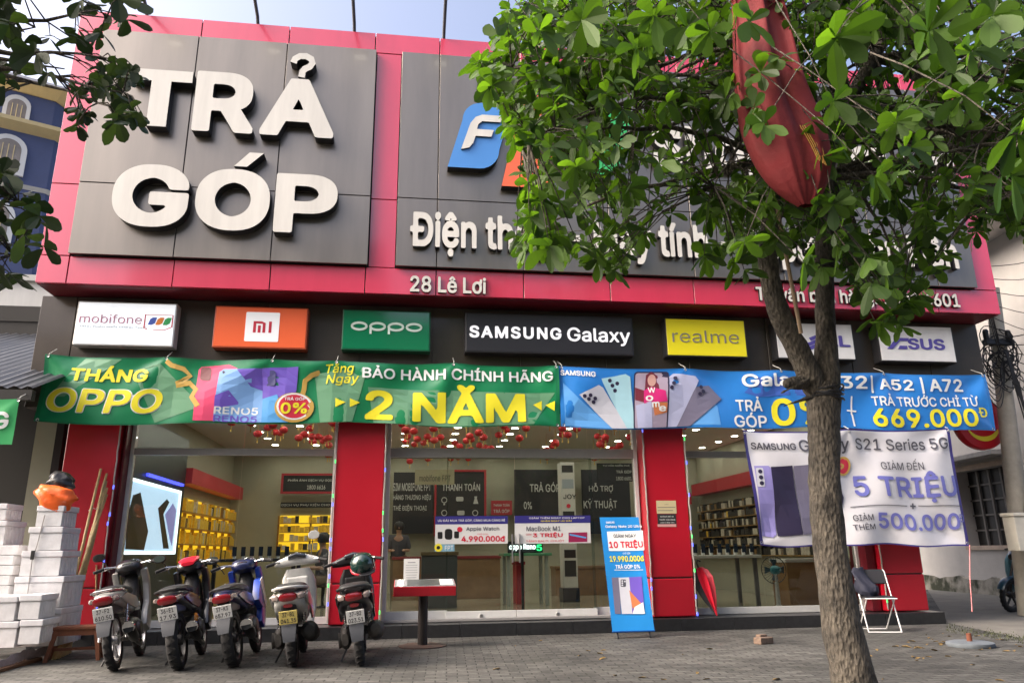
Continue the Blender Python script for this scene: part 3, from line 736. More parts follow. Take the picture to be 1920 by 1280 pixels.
SIL = vinyl("silver ink", (.55, .56, .62)); ICE = vinyl("ice blue ink", (.36, .6, .68)); LAV = vinyl("lavender ink", (.45, .47, .66)); GRP = vinyl("graphite ink", (.16, .15, .22))
def fan(poly, m, lens, ang=0):
    b2.pic([(clip_y(poly, 797), 0, .005+.001*len(FAN))]+[(pdisc(x, y, 3.6), 1, .0065+.001*len(FAN)) for x, y in lens], [m, DRK], "printed_phone"); FAN.append(1)
FAN = []
fan([(1085, 738), (1122, 718), (1130, 722), (1180, 800), (1150, 800)], SIL, [(1095, 740), (1103, 745), (1112, 750), (1106, 738), (1115, 743)])
fan([(1127, 706), (1172, 697), (1181, 702), (1190, 800), (1176, 800), (1130, 714)], ICE, [(1143, 709), (1148, 718), (1153, 727), (1157, 714)])
fan([(1330, 720), (1353, 745), (1290, 800), (1262, 800), (1305, 724)], GRP, [(1314, 724), (1318, 732), (1312, 737)])
fan([(1262, 699), (1304, 704), (1310, 712), (1268, 800), (1250, 800), (1252, 706)], LAV, [(1265, 708), (1262, 717), (1258, 725)])
MAU = vinyl("mauve ink", (.4, .33, .42)); MAG = vinyl("magenta ink", (.65, .03, .2)); SKN = vinyl("peach ink", (.6, .35, .3)); HAIR = vinyl("auburn ink", (.18, .03, .05))
b2.pic([(clip_y(rbox(1220, 748, 66, 108, 1, 6), 797), 0, .0095), (clip_y(rbox(1220, 748, 61, 103, 1, 5), 797), 1, .0105),
        ([(1207, 735), (1210, 700), (1220, 694), (1232, 702), (1236, 735)], 2, .0115), (pdisc(1221, 710, 8, 11), 3, .0125), ([(1206, 728), (1220, 722), (1246, 730), (1250, 750), (1206, 752)], 4, .0122),
        ([(1190, 722), (1206, 728), (1206, 750), (1190, 745)], 2, .0116), ([(1191, 755), (1220, 748), (1222, 797), (1194, 797)], 5, .012), ([(1222, 750), (1250, 752), (1250, 770), (1226, 775)], 6, .012)],
       [DRK, MAU, HAIR, SKN, MAG, LAV, vinyl("orange ink", (.6, .2, .08))], "printed_phone")
for s_, x, y in (("W", 1220, 728), ("o", 1216, 743), ("m", 1228, 755), ("e", 1241, 763)): b2.text(s_, x-7, y-5, y+5, x+7, y-5, y+5, WO, .04, d=.014, cell=1/20)
b2.text("Galaxy A32", 1391, 698, 733, 1624, 703, 729, WO, .04); b2.text("| A52 |", 1632, 702, 734, 1728, 705, 735, WO, .04); b2.text("A72", 1738, 707, 731, 1803, 709, 732, WO, .04)
b2.text("TRẢ", 1379, 740, 768, 1428, 742, 768, WO, .03); b2.text("GÓP", 1375, 769, 798, 1438, 771, 799, WO, .03)
b2.text("0%", 1446, 746, 797, 1558, 748, 798, YO, .045)
b2.pic([[(1596, 740), (1599, 740), (1600, 761), (1597, 761)], [(1599, 775), (1602, 775), (1606, 798), (1603, 798)], [(1590, 766), (1608, 767), (1608, 770), (1590, 769)], [(1597, 760), (1600, 760), (1601, 776), (1598, 776)]], WO, "plus_mark")
b2.text("TRẢ TRƯỚC CHỈ TỪ", 1634, 735, 758, 1831, 739, 760, WO, .03)
b2.text("669.000", 1636, 762, 796, 1830, 764, 798, YO, .045); b2.text("Đ", 1832, 762, 780, 1850, 763, 781, YO, .03)

WV = vinyl("white vinyl", (.62, .62, .66), .45); NAVY = vinyl("navy hem", (.05, .04, .2))
b3 = Banner("square white cloth banner with violet lettering and dark phones hung below blue banner", (1392, 806), (1779, 802), (1818, 1021), (1427, 1021), 10.62, [WV, NAVY], [(0, 1), (1, 1), (.5, 1), (0, 0), (1, 0)], nu=130, nv=80, amp=.034, hem=1, seed=5)
INK = vinyl("grey ink", (.08, .08, .1), .5); V1 = vinyl("violet blue ink", (.16, .17, .5)); V2 = vinyl("violet pale ink", (.3, .27, .6))
b3.text("SAMSUNG", 1408, 828, 841, 1490, 827, 840, INK, .045); b3.text("Galaxy", 1496, 821, 848, 1592, 820, 850, INK, .03); b3.text("S21 Series 5G", 1603, 820, 843, 1775, 818, 839, INK, .02)
b3.text("GIẢM ĐẾN", 1650, 855, 878, 1729, 858, 877, INK, .01)
b3.text("5 TRIỆU", 1602, 880, 940, 1792, 880, 938, V1, .04)
b3.pic([[(1594, 948), (1700, 944), (1700, 945.5), (1594, 949.5)], [(1722, 943), (1803, 946), (1803, 947.5), (1722, 944.5)], [(1710, 939), (1713, 939), (1713, 950), (1710, 950)], [(1706, 943), (1717, 943), (1717, 946), (1706, 946)]], INK, "rule_mark")
b3.text("GIẢM", 1597, 960, 974, 1635, 961, 976, INK, .02); b3.text("THÊM", 1597, 978, 992, 1638, 979, 992, INK, .02)
b3.text("500.000", 1645, 962, 992, 1798, 958, 990, V1, .045); b3.text("Đ", 1797, 962, 977, 1806, 962, 977, V1, .01, cell=1/20)
b3.pic([([(1413, 872), (1440, 870), (1446, 876), (1456, 998), (1450, 1004), (1430, 1003)], 0, .005), (rbox(1424, 893, 14, 36, -4, 3), 1, .0065), (pdisc(1424, 882, 4), 2, .0075), (pdisc(1425, 893, 4), 2, .0075), (pdisc(1426, 904, 4), 2, .0075)], [V2, SIL, DRK], "printed_phone")
b3.pic([([(1444, 872), (1484, 869), (1503, 998), (1458, 1001)], 0, .0062), ([(1486, 870), (1520, 868), (1528, 998), (1504, 999)], 1, .0064), ([(1520, 868), (1560, 872), (1582, 930), (1576, 972), (1530, 998)], 0, .0066)], [DRK, GRP], "printed_phone")
b3.pic([(pdisc(1582, 872, 15, 18), 0, .008), (pdisc(1582, 872, 11, 14), 1, .009), (rbox(1582, 872, 14, 4, 45, 1), 0, .01), (rbox(1582, 872, 14, 4, -45, 1), 0, .01)], [GOLD, MATS["badge red"]], "round_badge")
# ropes that tie the banners up
def cord(name, label, pts, r, m, cat="rope", group=None):
    b = MB(); b.tube(pts, r, 6); o = b.build(name, m, None, smooth=True); return tag(o, label, cat, group)
ROPE = mat("white rope", (.55, .55, .5), .7)
q0, q1 = A(1818, 1021, 10.62), G(1824, 1180)
cord("rope", "thin pink string hanging from lower right corner of white banner", [q0, q0.lerp(q1, .4)+Vector((0, .02, 0)), q0.lerp(q1, .8)], .006, mat("pink string", (.7, .25, .25), .7))

# ------------------------------------------------------------------ inside the shop
def zc(px, py, Y): return A(px, py, Y).z
def xc(px, py, Y): return A(px, py, Y).x
# recessed downlights, rows running away from the glass
dlm = MB(); dlm.lathe([(.001, -.002), (.07, -.002), (.075, -.006), (.088, -.006), (.088, 0)], (0, 0, 0), 'z', 14)
lampgrid = [(x, y) for x in (LX+1.2, LX+2.1, LX+3.0, -.1, .95, 2.1, 3.2, 4.7, 5.9, 7.1) for y in (11.65, 12.2, 12.8, 13.4, 14.1, 14.8, 15.6, 16.5, 17.5, 18.4)]
proto = None
for x, y in lampgrid:
    if x > RX-.4: continue
    if proto is None:
        t = thing("ceiling_light", "small round downlight recessed in the white shop ceiling", "ceiling light", (x, y, IZ1), group="downlights in the shop ceiling")
        m = MB(); m.lathe([(.072, -.007), (.09, -.007), (.09, -.001), (.072, -.001)], (0, 0, 0), 'z', 16, closed=True); m.build("trim_ring", ALU, t, world=False)
        m = MB(); m.face([(.07*cos(-a*pi/8), .07*sin(-a*pi/8), -.004) for a in range(16)]); m.raw("lamp_glass", LAMP, t, world=False); proto = t
    else:
        c = copy_tree(proto); c.location = (x, y, IZ1)
# red paper lanterns hung in rows
PAP = mat("red paper", (.5, .015, .02), .6, bump=.2); GLD = mat("gold tassel", (.5, .32, .06), .5)
proto = None
rl = random.Random(4)
rows = [(-3.0, 11.7, 5, .5), (-2.3, 11.6, 9, .35), (-1.75, 11.65, 9, .05), (-1.35, 11.7, 8, .3), (-.05, 11.7, 9, .05), (.6, 11.7, 9, -.1), (1.35, 11.65, 9, -.25), (2.1, 11.7, 9, -.35), (2.7, 11.65, 9, .1), (3.3, 11.7, 8, .3), (3.9, 11.7, 7, .1), (4.7, 11.7, 4, .2)]
for x0_, y0_, n_, sl_ in rows:
    for k in range(int(n_*1.5)):
        x, y = x0_+sl_*k*.24+rl.uniform(-.13, .13), y0_+k*.42
        z = IZ1-.2-rl.uniform(0, .3)
        if proto is None:
            t = thing("paper_lantern", "small round red paper lantern with tassel hung from shop ceiling", "lantern", (x, y, z), group="red paper lanterns on the shop ceiling")
            m = MB(); m.lathe([(.016, -.06), (.048, -.048), (.068, -.024), (.074, 0), (.068, .024), (.048, .048), (.016, .06)], (0, 0, 0), 'z', 12); m.build("shade", PAP, t, world=False, smooth=True)
            m = MB(); m.lathe([(.018, -.072), (.018, -.06)], (0, 0, 0), 'z', 8); m.tube([(0, 0, -.072), (0, 0, -.15)], [.006, .014], 6); m.tube([(0, 0, .055), (0, 0, .45)], .003, 5); m.build("tassel", GLD, t, world=False); proto = t
        else:
            c = copy_tree(proto); c.location = (x, y, z)
# lit wall display at left with slabs of phones
LZ0, LZ1 = zc(224, 1033, 11.55), zc(242, 899, 11.55)
t = thing("display_case", "glowing blue white wall display with pictures of dark phones inside left window", "display", (LX+.12, 12.5, IZ0))
m = MB(); m.box(LX+.005, LX+.2, 11.4, 14.4, IZ0+.01, IZ1-.35); m.build("housing", mat("teal black housing", (.012, .02, .022), .3), t, bevel=.01)
ds = lambda u, v, d: (LX+.2+d, u, v)
m = MB(); m.prism([(11.6, LZ0), (14.1, LZ0), (14.1, LZ1), (11.6, LZ1)], ds, .012); m.build("screen", mat("lit picture", (.42, .58, .78), .3, emit=.33), t)
m = MB()
for a, b, c, d in ((11.56, 14.14, LZ0-.04, LZ0), (11.56, 14.14, LZ1, LZ1+.04), (11.56, 11.6, LZ0, LZ1), (14.1, 14.14, LZ0, LZ1)): m.prism([(a, c), (b, c), (b, d), (a, d)], ds, .03)
m.build("light_frame", mat("cold white glow", (.8, .93, 1), .3, emit=.9), t)
H_ = LZ1-LZ0
m = MB(); m.prism([(11.75, LZ0+.03), (11.68, LZ1-.5*H_), (11.8, LZ1-.2*H_), (12.1, LZ1-.14*H_), (12.65, LZ0+.3*H_), (12.55, LZ0+.02)], ds, .016); m.build("phone_picture", BLACK, t)
m = MB(); m.prism([(13.0, LZ0+.68*H_), (13.4, LZ1-.15*H_), (13.55, LZ1-.19*H_), (13.3, LZ0+.6*H_), (13.8, LZ0+.05), (13.5, LZ0+.05)], ds, .016); m.build("phone_picture", BLACK, t)
m = MB(); m.prism([(13.4, LZ0+.6*H_), (13.75, LZ1-.2*H_), (13.98, LZ1-.3*H_), (13.95, LZ0+.1*H_), (13.8, LZ0+.2*H_)], ds, .018); m.build("phone_picture", mat("lilac picture", (.3, .3, .7), .4, emit=.1), t)
m = MB(); m.box(LX+.2, LX+.24, 12.3, 14.2, LZ1+.13, LZ1+.17); m.build("light_strip", mat("ultramarine glow", (.05, .06, .9), .4, emit=1.0), t)
# accessory shelving with warm backlight
YEL = mat("backlit yellow panel", (.85, .52, .02), .4, emit=.4); PKG = [mat("package "+n, c, .5, var=.3, vscale=20) for n, c in (("black", (.03, .025, .02)), ("ochre", (.8, .5, .04)), ("white", (.55, .5, .4)), ("brown", (.2, .11, .03)))]  # ochre packages hold the warm light of the shelves in their colour
def shelving(name, label, fn, L, z0, z1, nrow, group, back=YEL, valance=True, cat="shelf", seed=1, ptype=0):
    r = random.Random(seed); o0 = Vector(fn(0, 0, z0))
    t = thing(name, label, cat, o0, group=group)
    def bx(mb, u0, u1, d0, d1, a, b, mi=0):
        k = len(mb.v); mb.v += [tuple(fn(u, d, z)) for z in (a, b) for d in (d0, d1) for u in (u0, u1)]
        for q in ((0,2,3,1), (4,5,7,6), (0,1,5,4), (2,6,7,3), (0,4,6,2), (1,3,7,5)): mb.f.append(tuple(k+i for i in q)); mb.m.append(mi)
    m = MB(); bx(m, 0, L, .004, .03, z0, z1); m.build("back_panel", back, t)
    m = MB(); n = max(2, round(L/.6))
    for k in range(n+1): bx(m, L*k/n-.02, L*k/n+.02, .031, .09, z0, z1)
    m.build("upright", mat("shelf frame", (.35, .2, .05) if back is YEL else (.12, .12, .12), .5), t)
    hrow = (z1-z0)/nrow
    for j in range(nrow):
        m = MB(); bx(m, 0, L, .03, .22, z0+j*hrow+.01, z0+j*hrow+.025); so_ = m.build("shelf_board", MATS["shelf frame"], t)
        m = MB(); u = .05
        while u < L-.1:
            w_ = r.uniform(.07, .13); h_ = r.uniform(.5, .8)*hrow
            if r.random() < .85:
                bx(m, u, u+w_*.85, .12, .2, z0+j*hrow+.03, z0+j*hrow+.03+h_, r.choices(range(4), (.5, 6, 1.3, 1) if ptype == 0 else (5, .3, 2.5, 1))[0])
            u += w_
        m.build("packages", PKG, t).parent = so_
    if valance:
        m = MB(); bx(m, 0, L, .03, .3, z1+.22, z1+.5); m.build("valance", mat("red valance", (.45, .02, .03), .5), t)
    return t
wl = lambda u, d, z: (LX+d, 14.45+u, z)
shelving("accessory_shelf", "long yellow backlit accessory shelving along left shop wall under red valance", wl, 4.4, 1.0, 2.15, 4, "yellow accessory shelves")
m = MB(); m.box(LX+.005, LX+.3, 14.45, 18.85, IZ0, .98); tag(m.build("storage_cabinet", mat("ochre cabinet", (.45, .3, .04), .5), None, bevel=.008), "low ochre cabinet beneath yellow shelving on left wall", "cabinet")
xb0, xb1 = xc(522, 1000, YW), xc(626, 1000, YW)+.2
wb = lambda u, d, z: (xb0+u, YW-d, z)
shelving("accessory_shelf", "yellow backlit accessory shelving on the back wall left of the second pillar", wb, xb1-xb0, zc(560, 1033, YW), zc(560, 966, YW), 4, "yellow accessory shelves", valance=False, seed=3)
wr = lambda u, d, z: (RX-d, 18.7-u, z)
shelving("accessory_shelf", "dark accessory shelving packed with small boxes along right shop wall", wr, 5.6, .95, 2.2, 6, "dark accessory shelves", back=BLACKM, seed=5, ptype=1)
xr0 = xc(1292, 980, YW)
wq = lambda u, d, z: (xr0+u, YW-d, z)
shelving("accessory_shelf", "dark accessory shelving under a red valance seen right of third pillar", wq, RX-xr0-.4, .95, 2.0, 5, "dark accessory shelves", back=BLACKM, seed=6, ptype=1)
# wall boards with white writing
PANEL = mat("chalk black panel", (.01, .01, .012), .6); REDF = mat("red frame", (.35, .015, .025), .5); CHALK = mat("chalk white lettering", (.48, .48, .45), .6)
def board(label, xl, yt, xr, yb, Y, rows=(), frame=True, extra=None, pm=None, tm=None):
    a, b, c, d = A(xl, (yt+yb)/2, Y), A(xr, (yt+yb)/2, Y), A((xl+xr)/2, yt, Y), A((xl+xr)/2, yb, Y)
    u0, u1, v0, v1 = a.x, b.x, d.z, c.z
    t = thing("wall_board", label, "wall sign", ((u0+u1)/2, Y, v0))
    m = MB(); m.box(u0, u1, Y, Y+.05, v0, v1); m.build("panel", pm or PANEL, t)
    if frame:
        m = MB(); e = .05; m.box(u0-e, u1+e, Y-.02, Y+.05, v1, v1+e); m.box(u0-e, u1+e, Y-.02, Y+.05, v0-e, v0); m.box(u0-e, u0, Y-.02, Y+.05, v0, v1); m.box(u1, u1+e, Y-.02, Y+.05, v0, v1); m.build("frame", REDF, t)
    fn = facing(Y)
    for s_, x0_, y0_, x1_, y1_ in rows:
        m = MB(); letter(m, s_, fn, rectpx(x0_, y0_, y1_, x1_, y0_, y1_, Y), 0, .01, 0, bold=.03, cell=1/22); m.raw("lettering", tm or CHALK, t)
    if extra:
        m = MB(); extra(m, fn, Y); m.raw("icon", CHALK, t)
    return t
YQ = YW-.35
def icons(L):
    def f(m, fn, Y):
        for px, py, k in L:
            c = A(px, py, Y); r = .09
            if k == 0: ring(m, c.x, c.z, r*.7, r*.7, .02, fn, .01); m.prism([(c.x-.02, c.z-.12), (c.x+.02, c.z-.12), (c.x+.02, c.z-.08), (c.x-.02, c.z-.08)], fn, .01)
            elif k == 1: m.prism(rrect(c.x-r, c.z-r*.6, c.x+r, c.z+r*.6, .03), fn, .01)
            else: m.prism([(c.x-r*.7, c.z-r), (c.x+r*.7, c.z-r), (c.x+r*.3, c.z+r*.4), (c.x+r*.4, c.z+r), (c.x-r*.4, c.z+r), (c.x-r*.3, c.z+r*.4)], fn, .01)
    return f
board("dark wall board about sim and phone cards behind left door pane", 737, 885, 812, 1000, YQ, [("SIM MOBIFONE FPT", 737, 905, 808, 920), ("HÀNG THƯƠNG HIỆU", 737, 925, 808, 939), ("THẺ ĐIỆN THOẠI", 737, 945, 800, 959)], False)
board("dark red framed wall board headed THANH TOÁN with white icons", 818, 884, 908, 1000, YQ, [("THANH TOÁN", 829, 903, 900, 920)], True, icons([(833, 937, 0), (862, 935, 1), (892, 937, 2), (833, 961, 0), (864, 961, 1), (891, 961, 0)]))
board("dark wall board lettered TRẢ GÓP seen through sliding doors", 965, 880, 1050, 1000, YQ, [("TRẢ GÓP", 993, 903, 1050, 922), ("0%", 982, 940, 997, 954)], False)
board("dark wall board lettered HỖ TRỢ KỸ THUẬT near third pillar", 1092, 880, 1182, 1000, YQ, [("HỖ TRỢ", 1104, 905, 1149, 924), ("KỸ THUẬT", 1094, 934, 1157, 956)], False)
board("small dark hanging board with white lines right of technical board", 1120, 868, 1186, 902, YQ-1.2, [("TƯ VẤN MIỄN PHÍ", 1130, 870, 1180, 874), ("TRẢ GÓP", 1155, 880, 1184, 887), ("1800 6601", 1155, 893, 1184, 900)], False)
board("small red board lettered TRẢ GÓP beside payment board", 921, 938, 960, 965, YQ, [("THANH TOÁN", 925, 943, 955, 949), ("TRẢ GÓP", 925, 953, 955, 961)], False, pm=REDF)
board("dark red framed board with hotline number high on back wall", 531, 891, 640, 921, YQ, [("PHẢN ÁNH DỊCH VỤ GỌI", 540, 897, 622, 903), ("1800 6616", 576, 909, 610, 917)], True)
board("narrow dark board with one white line above yellow shelves", 526, 941, 640, 951, YQ+.1, [("DỊCH VỤ PHỤ KIỆN CHO BẠN", 528, 943, 636, 949)], False)
board("pale hanging board with faint wording over left door pane", 778, 880, 852, 908, YQ-2, [("mobifone FPT", 786, 890, 845, 902)], False, pm=mat("khaki board", (.3, .28, .17), .6), tm=mat("dark khaki lettering", (.12, .11, .07), .6))
# tables, counters, totems
WOODC = mat("brown counter wood", (.2, .12, .06), .4, var=.2, vscale=3); WTOP = mat("white counter top", (.6, .6, .56), .25)
def table(label, x0_, x1_, y0_, y1_, zt, top, leg, name="display_table"):
    t = thing(name, label, "table", ((x0_+x1_)/2, (y0_+y1_)/2, IZ0))
    m = MB(); m.box(x0_, x1_, y0_, y1_, zt-.05, zt); m.build("tabletop", top, t, bevel=.008)
    for x in (x0_+.06, x1_-.12):
        for y in (y0_+.06, y1_-.12):
            m = MB(); m.box(x, x+.06, y, y+.06, IZ0, zt-.05); m.build("leg", leg, t, bevel=.004)
    return t
def phones_on(x0_, x1_, y, zt, n, label):
    t = thing("phone_stand", label, "phone display", ((x0_+x1_)/2, y, zt))
    for k in range(n):
        x = x0_+(x1_-x0_)*(k+.5)/n
        m = MB(); m.box(x-.035, x+.035, y-.02, y-.01, zt+.04, zt+.19, 0); m.box(x-.02, x+.02, y-.008, y+.05, zt, zt+.1, 1); m.build("demo_phone", [mat("phone glass", (.02, .03, .05), .1), WHITE], t)
tb = mat("black table top", (.02, .025, .03), .2)
YA = 13.0
ta = table("long black display table with demo phones in left window", xc(372, 1050, YA), xc(560, 1050, YA), YA, YA+.8, zc(450, 1047, YA), tb, BLACKM)
phones_on(xc(430, 1040, YA+.3), xc(545, 1040, YA+.3), YA+.35, zc(450, 1047, YA), 7, "row of demo phones standing on black table in left window")
YC = 12.6
tw = table("long white display table with dark legs in right window", xc(1292, 1045, YC), xc(1428, 1045, YC), YC, YC+.9, zc(1360, 1040, YC), WTOP, mat("table leg grey", (.1, .1, .1), .5))
phones_on(xc(1298, 1040, YC+.3), xc(1420, 1040, YC+.3), YC+.35, zc(1360, 1040, YC), 8, "row of demo phones standing on white table in right window")
def counter(label, xl, xr, ytop, Y, dep, body, top, zt=None):
    x0_, x1_ = xc(xl, ytop, Y), xc(xr, ytop, Y); zt = zt or zc((xl+xr)/2, ytop, Y)
    t = thing("counter", label, "counter", ((x0_+x1_)/2, Y, IZ0))
    m = MB(); m.box(x0_+.02, x1_-.02, Y+.02, Y+dep-.02, IZ0, zt-.06); m.build("body", body, t, bevel=.006)
    m = MB(); m.box(x0_, x1_, Y, Y+dep, zt-.058, zt); m.build("countertop", top, t, bevel=.006); return t
counter("grey reception counter standing behind left door pane", 789, 860, 1034, 13.6, .6, mat("slate counter", (.07, .08, .08), .4), mat("brown top", (.13, .1, .05), .3))
counter("long brown wooden cashier counter along back of the shop", 735, 940, 1042, 16.2, .6, WOODC, mat("dark red top", (.2, .03, .03), .4))
counter("brown wooden service counter with white top in right window", 1472, 1630, 1046, 12.3, .6, mat("tan counter panel", (.3, .17, .07), .45, var=.1), WTOP)
counter("red cube plinth beneath green glass table", 966, 985, 1052, 14.2, .5, mat("red plinth", (.4, .02, .03), .5), REDF)
counter("dark wooden bench counter at rear behind right sliding door", 1040, 1190, 1060, 16.6, .6, WOODC, WOODC)
table("glass topped display table with green edge behind sliding doors", xc(945, 1040, 13.8), xc(1035, 1040, 13.8), 13.8, 14.6, zc(990, 1036, 13.8), mat("green glass edge", (.1, .3, .16), .15), mat("pale table leg", (.3, .34, .3), .4))
YT = 14.6
t = thing("display_totem", "tall narrow white display totem with dark pictures behind right sliding door", "display", (xc(1070, 1000, YT), YT, IZ0))
x0_, x1_ = xc(1054, 1000, YT), xc(1081, 1000, YT)
m = MB(); m.box(x0_, x1_, YT, YT+.3, IZ0+.25, zc(1068, 866, YT)); m.build("body", mat("white totem", (.55, .55, .5), .4), t, bevel=.01)
m = MB(); m.box(x0_-.02, x1_+.02, YT-.02, YT+.35, IZ0, IZ0+.25); m.build("base", BLACK, t, bevel=.01)
for ya, yb, mm in ((872, 885, BLACKM), (898, 915, MATS["grey print"]), (958, 972, BLACKM), (1030, 1045, BLACK), (1050, 1080, BLACKM)):
    m = MB(); m.box(x0_+.03, x1_-.03, YT-.006, YT-.001, zc(1068, yb, YT), zc(1068, ya, YT)); m.build("picture", mm, t)
m = MB(); letter(m, "JOY", facing(YT-.001), rectpx(1056, 926, 935, 1080, 926, 935, YT), 0, .005, 0, bold=.03, cell=1/20); m.raw("lettering", BLACKM, t)
m = MB(); m.prism(pdisc(xc(1066, 948, YT), zc(1066, 948, YT), .04), facing(YT-.001), .005); m.build("red_dot", RED, t)
# neon style shop sign and stickers inside the glass
YN = 12.0
t = thing("glowing_sign", "small glowing white and green sign behind door glass above the red plinth", "sign", A(985, 1028, YN))
m = MB(); letter(m, "oppo Reno", facing(YN), rectpx(955, 1019, 1032, 1004, 1019, 1032, YN), 0, .02, 0, bold=.03, sides=True, cell=1/22); m.raw("lettering", mat("white neon", (.85, 1, .95), .4, emit=.7), t)
m = MB(); letter(m, "5", facing(YN), rectpx(1006, 1020, 1032, 1016, 1020, 1032, YN), 0, .02, 0, bold=.04, sides=True, cell=1/22); m.raw("numeral", mat("green neon", (.03, .9, .25), .4, emit=.6), t)
m = MB(); m.box(xc(952, 1026, YN), xc(1018, 1026, YN), YN+.02, YN+.04, zc(985, 1036, YN), zc(985, 1014, YN)); m.build("backplate", BLACK, t)
m = MB(); m.box(xc(980, 1026, YN)-.02, xc(980, 1026, YN)+.02, YN+.045, YN+.075, IZ0, zc(985, 1020, YN)); m.box(xc(980, 1026, YN)-.15, xc(980, 1026, YN)+.15, YN-.1, YN+.15, IZ0, IZ0+.02); m.build("post", BLACK, t)
# posters stuck on the door glass
YD = YG-.11
def poster(name, label, xl, yt, xr, yb, base, items, Y=YD, th=.004, cat="poster"):
    a, b, c, d = A(xl, (yt+yb)/2, Y), A(xr, (yt+yb)/2, Y), A((xl+xr)/2, yt, Y), A((xl+xr)/2, yb, Y)
    t = thing(name, label, cat, ((a.x+b.x)/2, Y, d.z)); fn = facing(Y)
    m = MB(); m.box(a.x, b.x, Y, Y+th, d.z, c.z); m.build("sheet", base, t)
    for it in items:
        m = MB()
        if it[0] == 't':
            _, s_, x0_, y0_, x1_, y1_, mm, bo = it; letter(m, s_, fn, rectpx(x0_, y0_, y1_, x1_, y0_, y1_, Y), 0, .004, 0, bold=bo, cell=1/22); m.raw("lettering", mm, t)
        elif it[0] == 'r':
            _, x0_, y0_, x1_, y1_, mm, dd = it; r = rectpx(x0_, y0_, y1_, x1_, y0_, y1_, Y); m.prism([(r[0], r[1]), (r[2], r[1]), (r[2], r[3]), (r[0], r[3])], fn, dd); m.build("colour_block", mm, t)
        else:
            _, pts, mm, dd = it; m.prism([(lambda q: (q.x, q.z))(A(*p, Y)) for p in pts], fn, dd); m.build("printed_picture", mm, t)
    return t
NB = mat("navy print", (.035, .03, .2), .4); PAPER = mat("white paper", (.68, .68, .66), .5)
poster("door_poster", "white poster with navy top about watches and price 4.990.000 on left sliding door", 816, 967, 952, 1019, PAPER, [('r', 816, 967, 952, 982, NB, .002), ('t', "ƯU ĐÃI MUA TRẢ GÓP, CÀNG MUA CÀNG RẺ", 821, 972, 947, 978, WHITE, .02), ('t', "Apple Watch", 874, 987, 936, 996, INK, .02), ('t', "CHỈ CÒN", 895, 999, 915, 1002, RED, .01), ('t', "4.990.000đ", 865, 1004, 947, 1015, RED, .05), ('p', pdisc(862, 992, 5), RED, .003), ('p', rbox(825, 1003, 9, 13, 0, 2), BLACK, .003), ('p', rbox(841, 1001, 14, 20, 0, 5), BLACK, .003), ('p', rbox(856, 1002, 9, 13, 0, 2), BLACK, .003)])
poster("door_poster", "white poster with navy top about laptops and 3 TRIỆU on right sliding door", 965, 966, 1107, 1018, PAPER, [('r', 965, 966, 1107, 980, NB, .002), ('t', "GIẢM THÊM NGAY CHO LAPTOP", 992, 968, 1096, 972, WHITE, .02), ('t', "NHẬN NGAY ƯU ĐÃI", 1014, 974, 1072, 978, YELLOW, .03), ('t', "MacBook M1", 987, 986, 1051, 995, INK, .01), ('t', "GIẢM", 986, 999, 996, 1003, RED, .01), ('t', "3 TRIỆU", 999, 997, 1055, 1008, RED, .05), ('t', "TẶNG BALO, CHUỘT", 986, 1011, 1058, 1016, RED, .01), ('p', [(1066, 998), (1101, 997), (1101, 1015), (1066, 1016)], mat("wine print", (.3, .02, .08), .4), .003), ('p', [(1068, 1000), (1099, 1006), (1099, 1009), (1068, 1003)], CYA, .004)])
poster("window_sticker", "round yellow and blue stickers on left sliding door below the poster", 815, 1020, 852, 1033, mat("sticker blue", (.2, .42, .55), .4), [('p', pdisc(822, 1026, 7.5), YELLOW, .003), ('p', pdisc(822, 1026, 3.5), BLACK, .004), ('t', "FPT", 834, 1022, 850, 1031, WHITE, .03)])
CRM = mat("cream paper", (.55, .47, .27), .6)
poster("paper_notice", "cream and black paper notices taped on third red pillar", 1231, 938, 1268, 962, CRM, [('t', "KÍNH", 1246, 944, 1253, 946, INK, 0.01), ('r', 1233, 950, 1266, 951, INK, .002), ('r', 1233, 956, 1262, 957, INK, .002)], YP-.004, .003, "notice")
poster("paper_notice", "black strip notice with white lines and red edge under the cream notice", 1233, 963, 1268, 987, BLACKM, [('t', "KHÔNG ĐỂ XE", 1238, 966, 1263, 969, PAPER, .02), ('t', "TRƯỚC CỬA HÀNG", 1236, 972, 1266, 975, PAPER, .02), ('t', "XIN CẢM ƠN", 1238, 978, 1264, 980, PAPER, .02), ('r', 1233, 982, 1268, 987, mat("pale red paper", (.6, .3, .28), .6), .002)], YP-.004, .003, "notice")
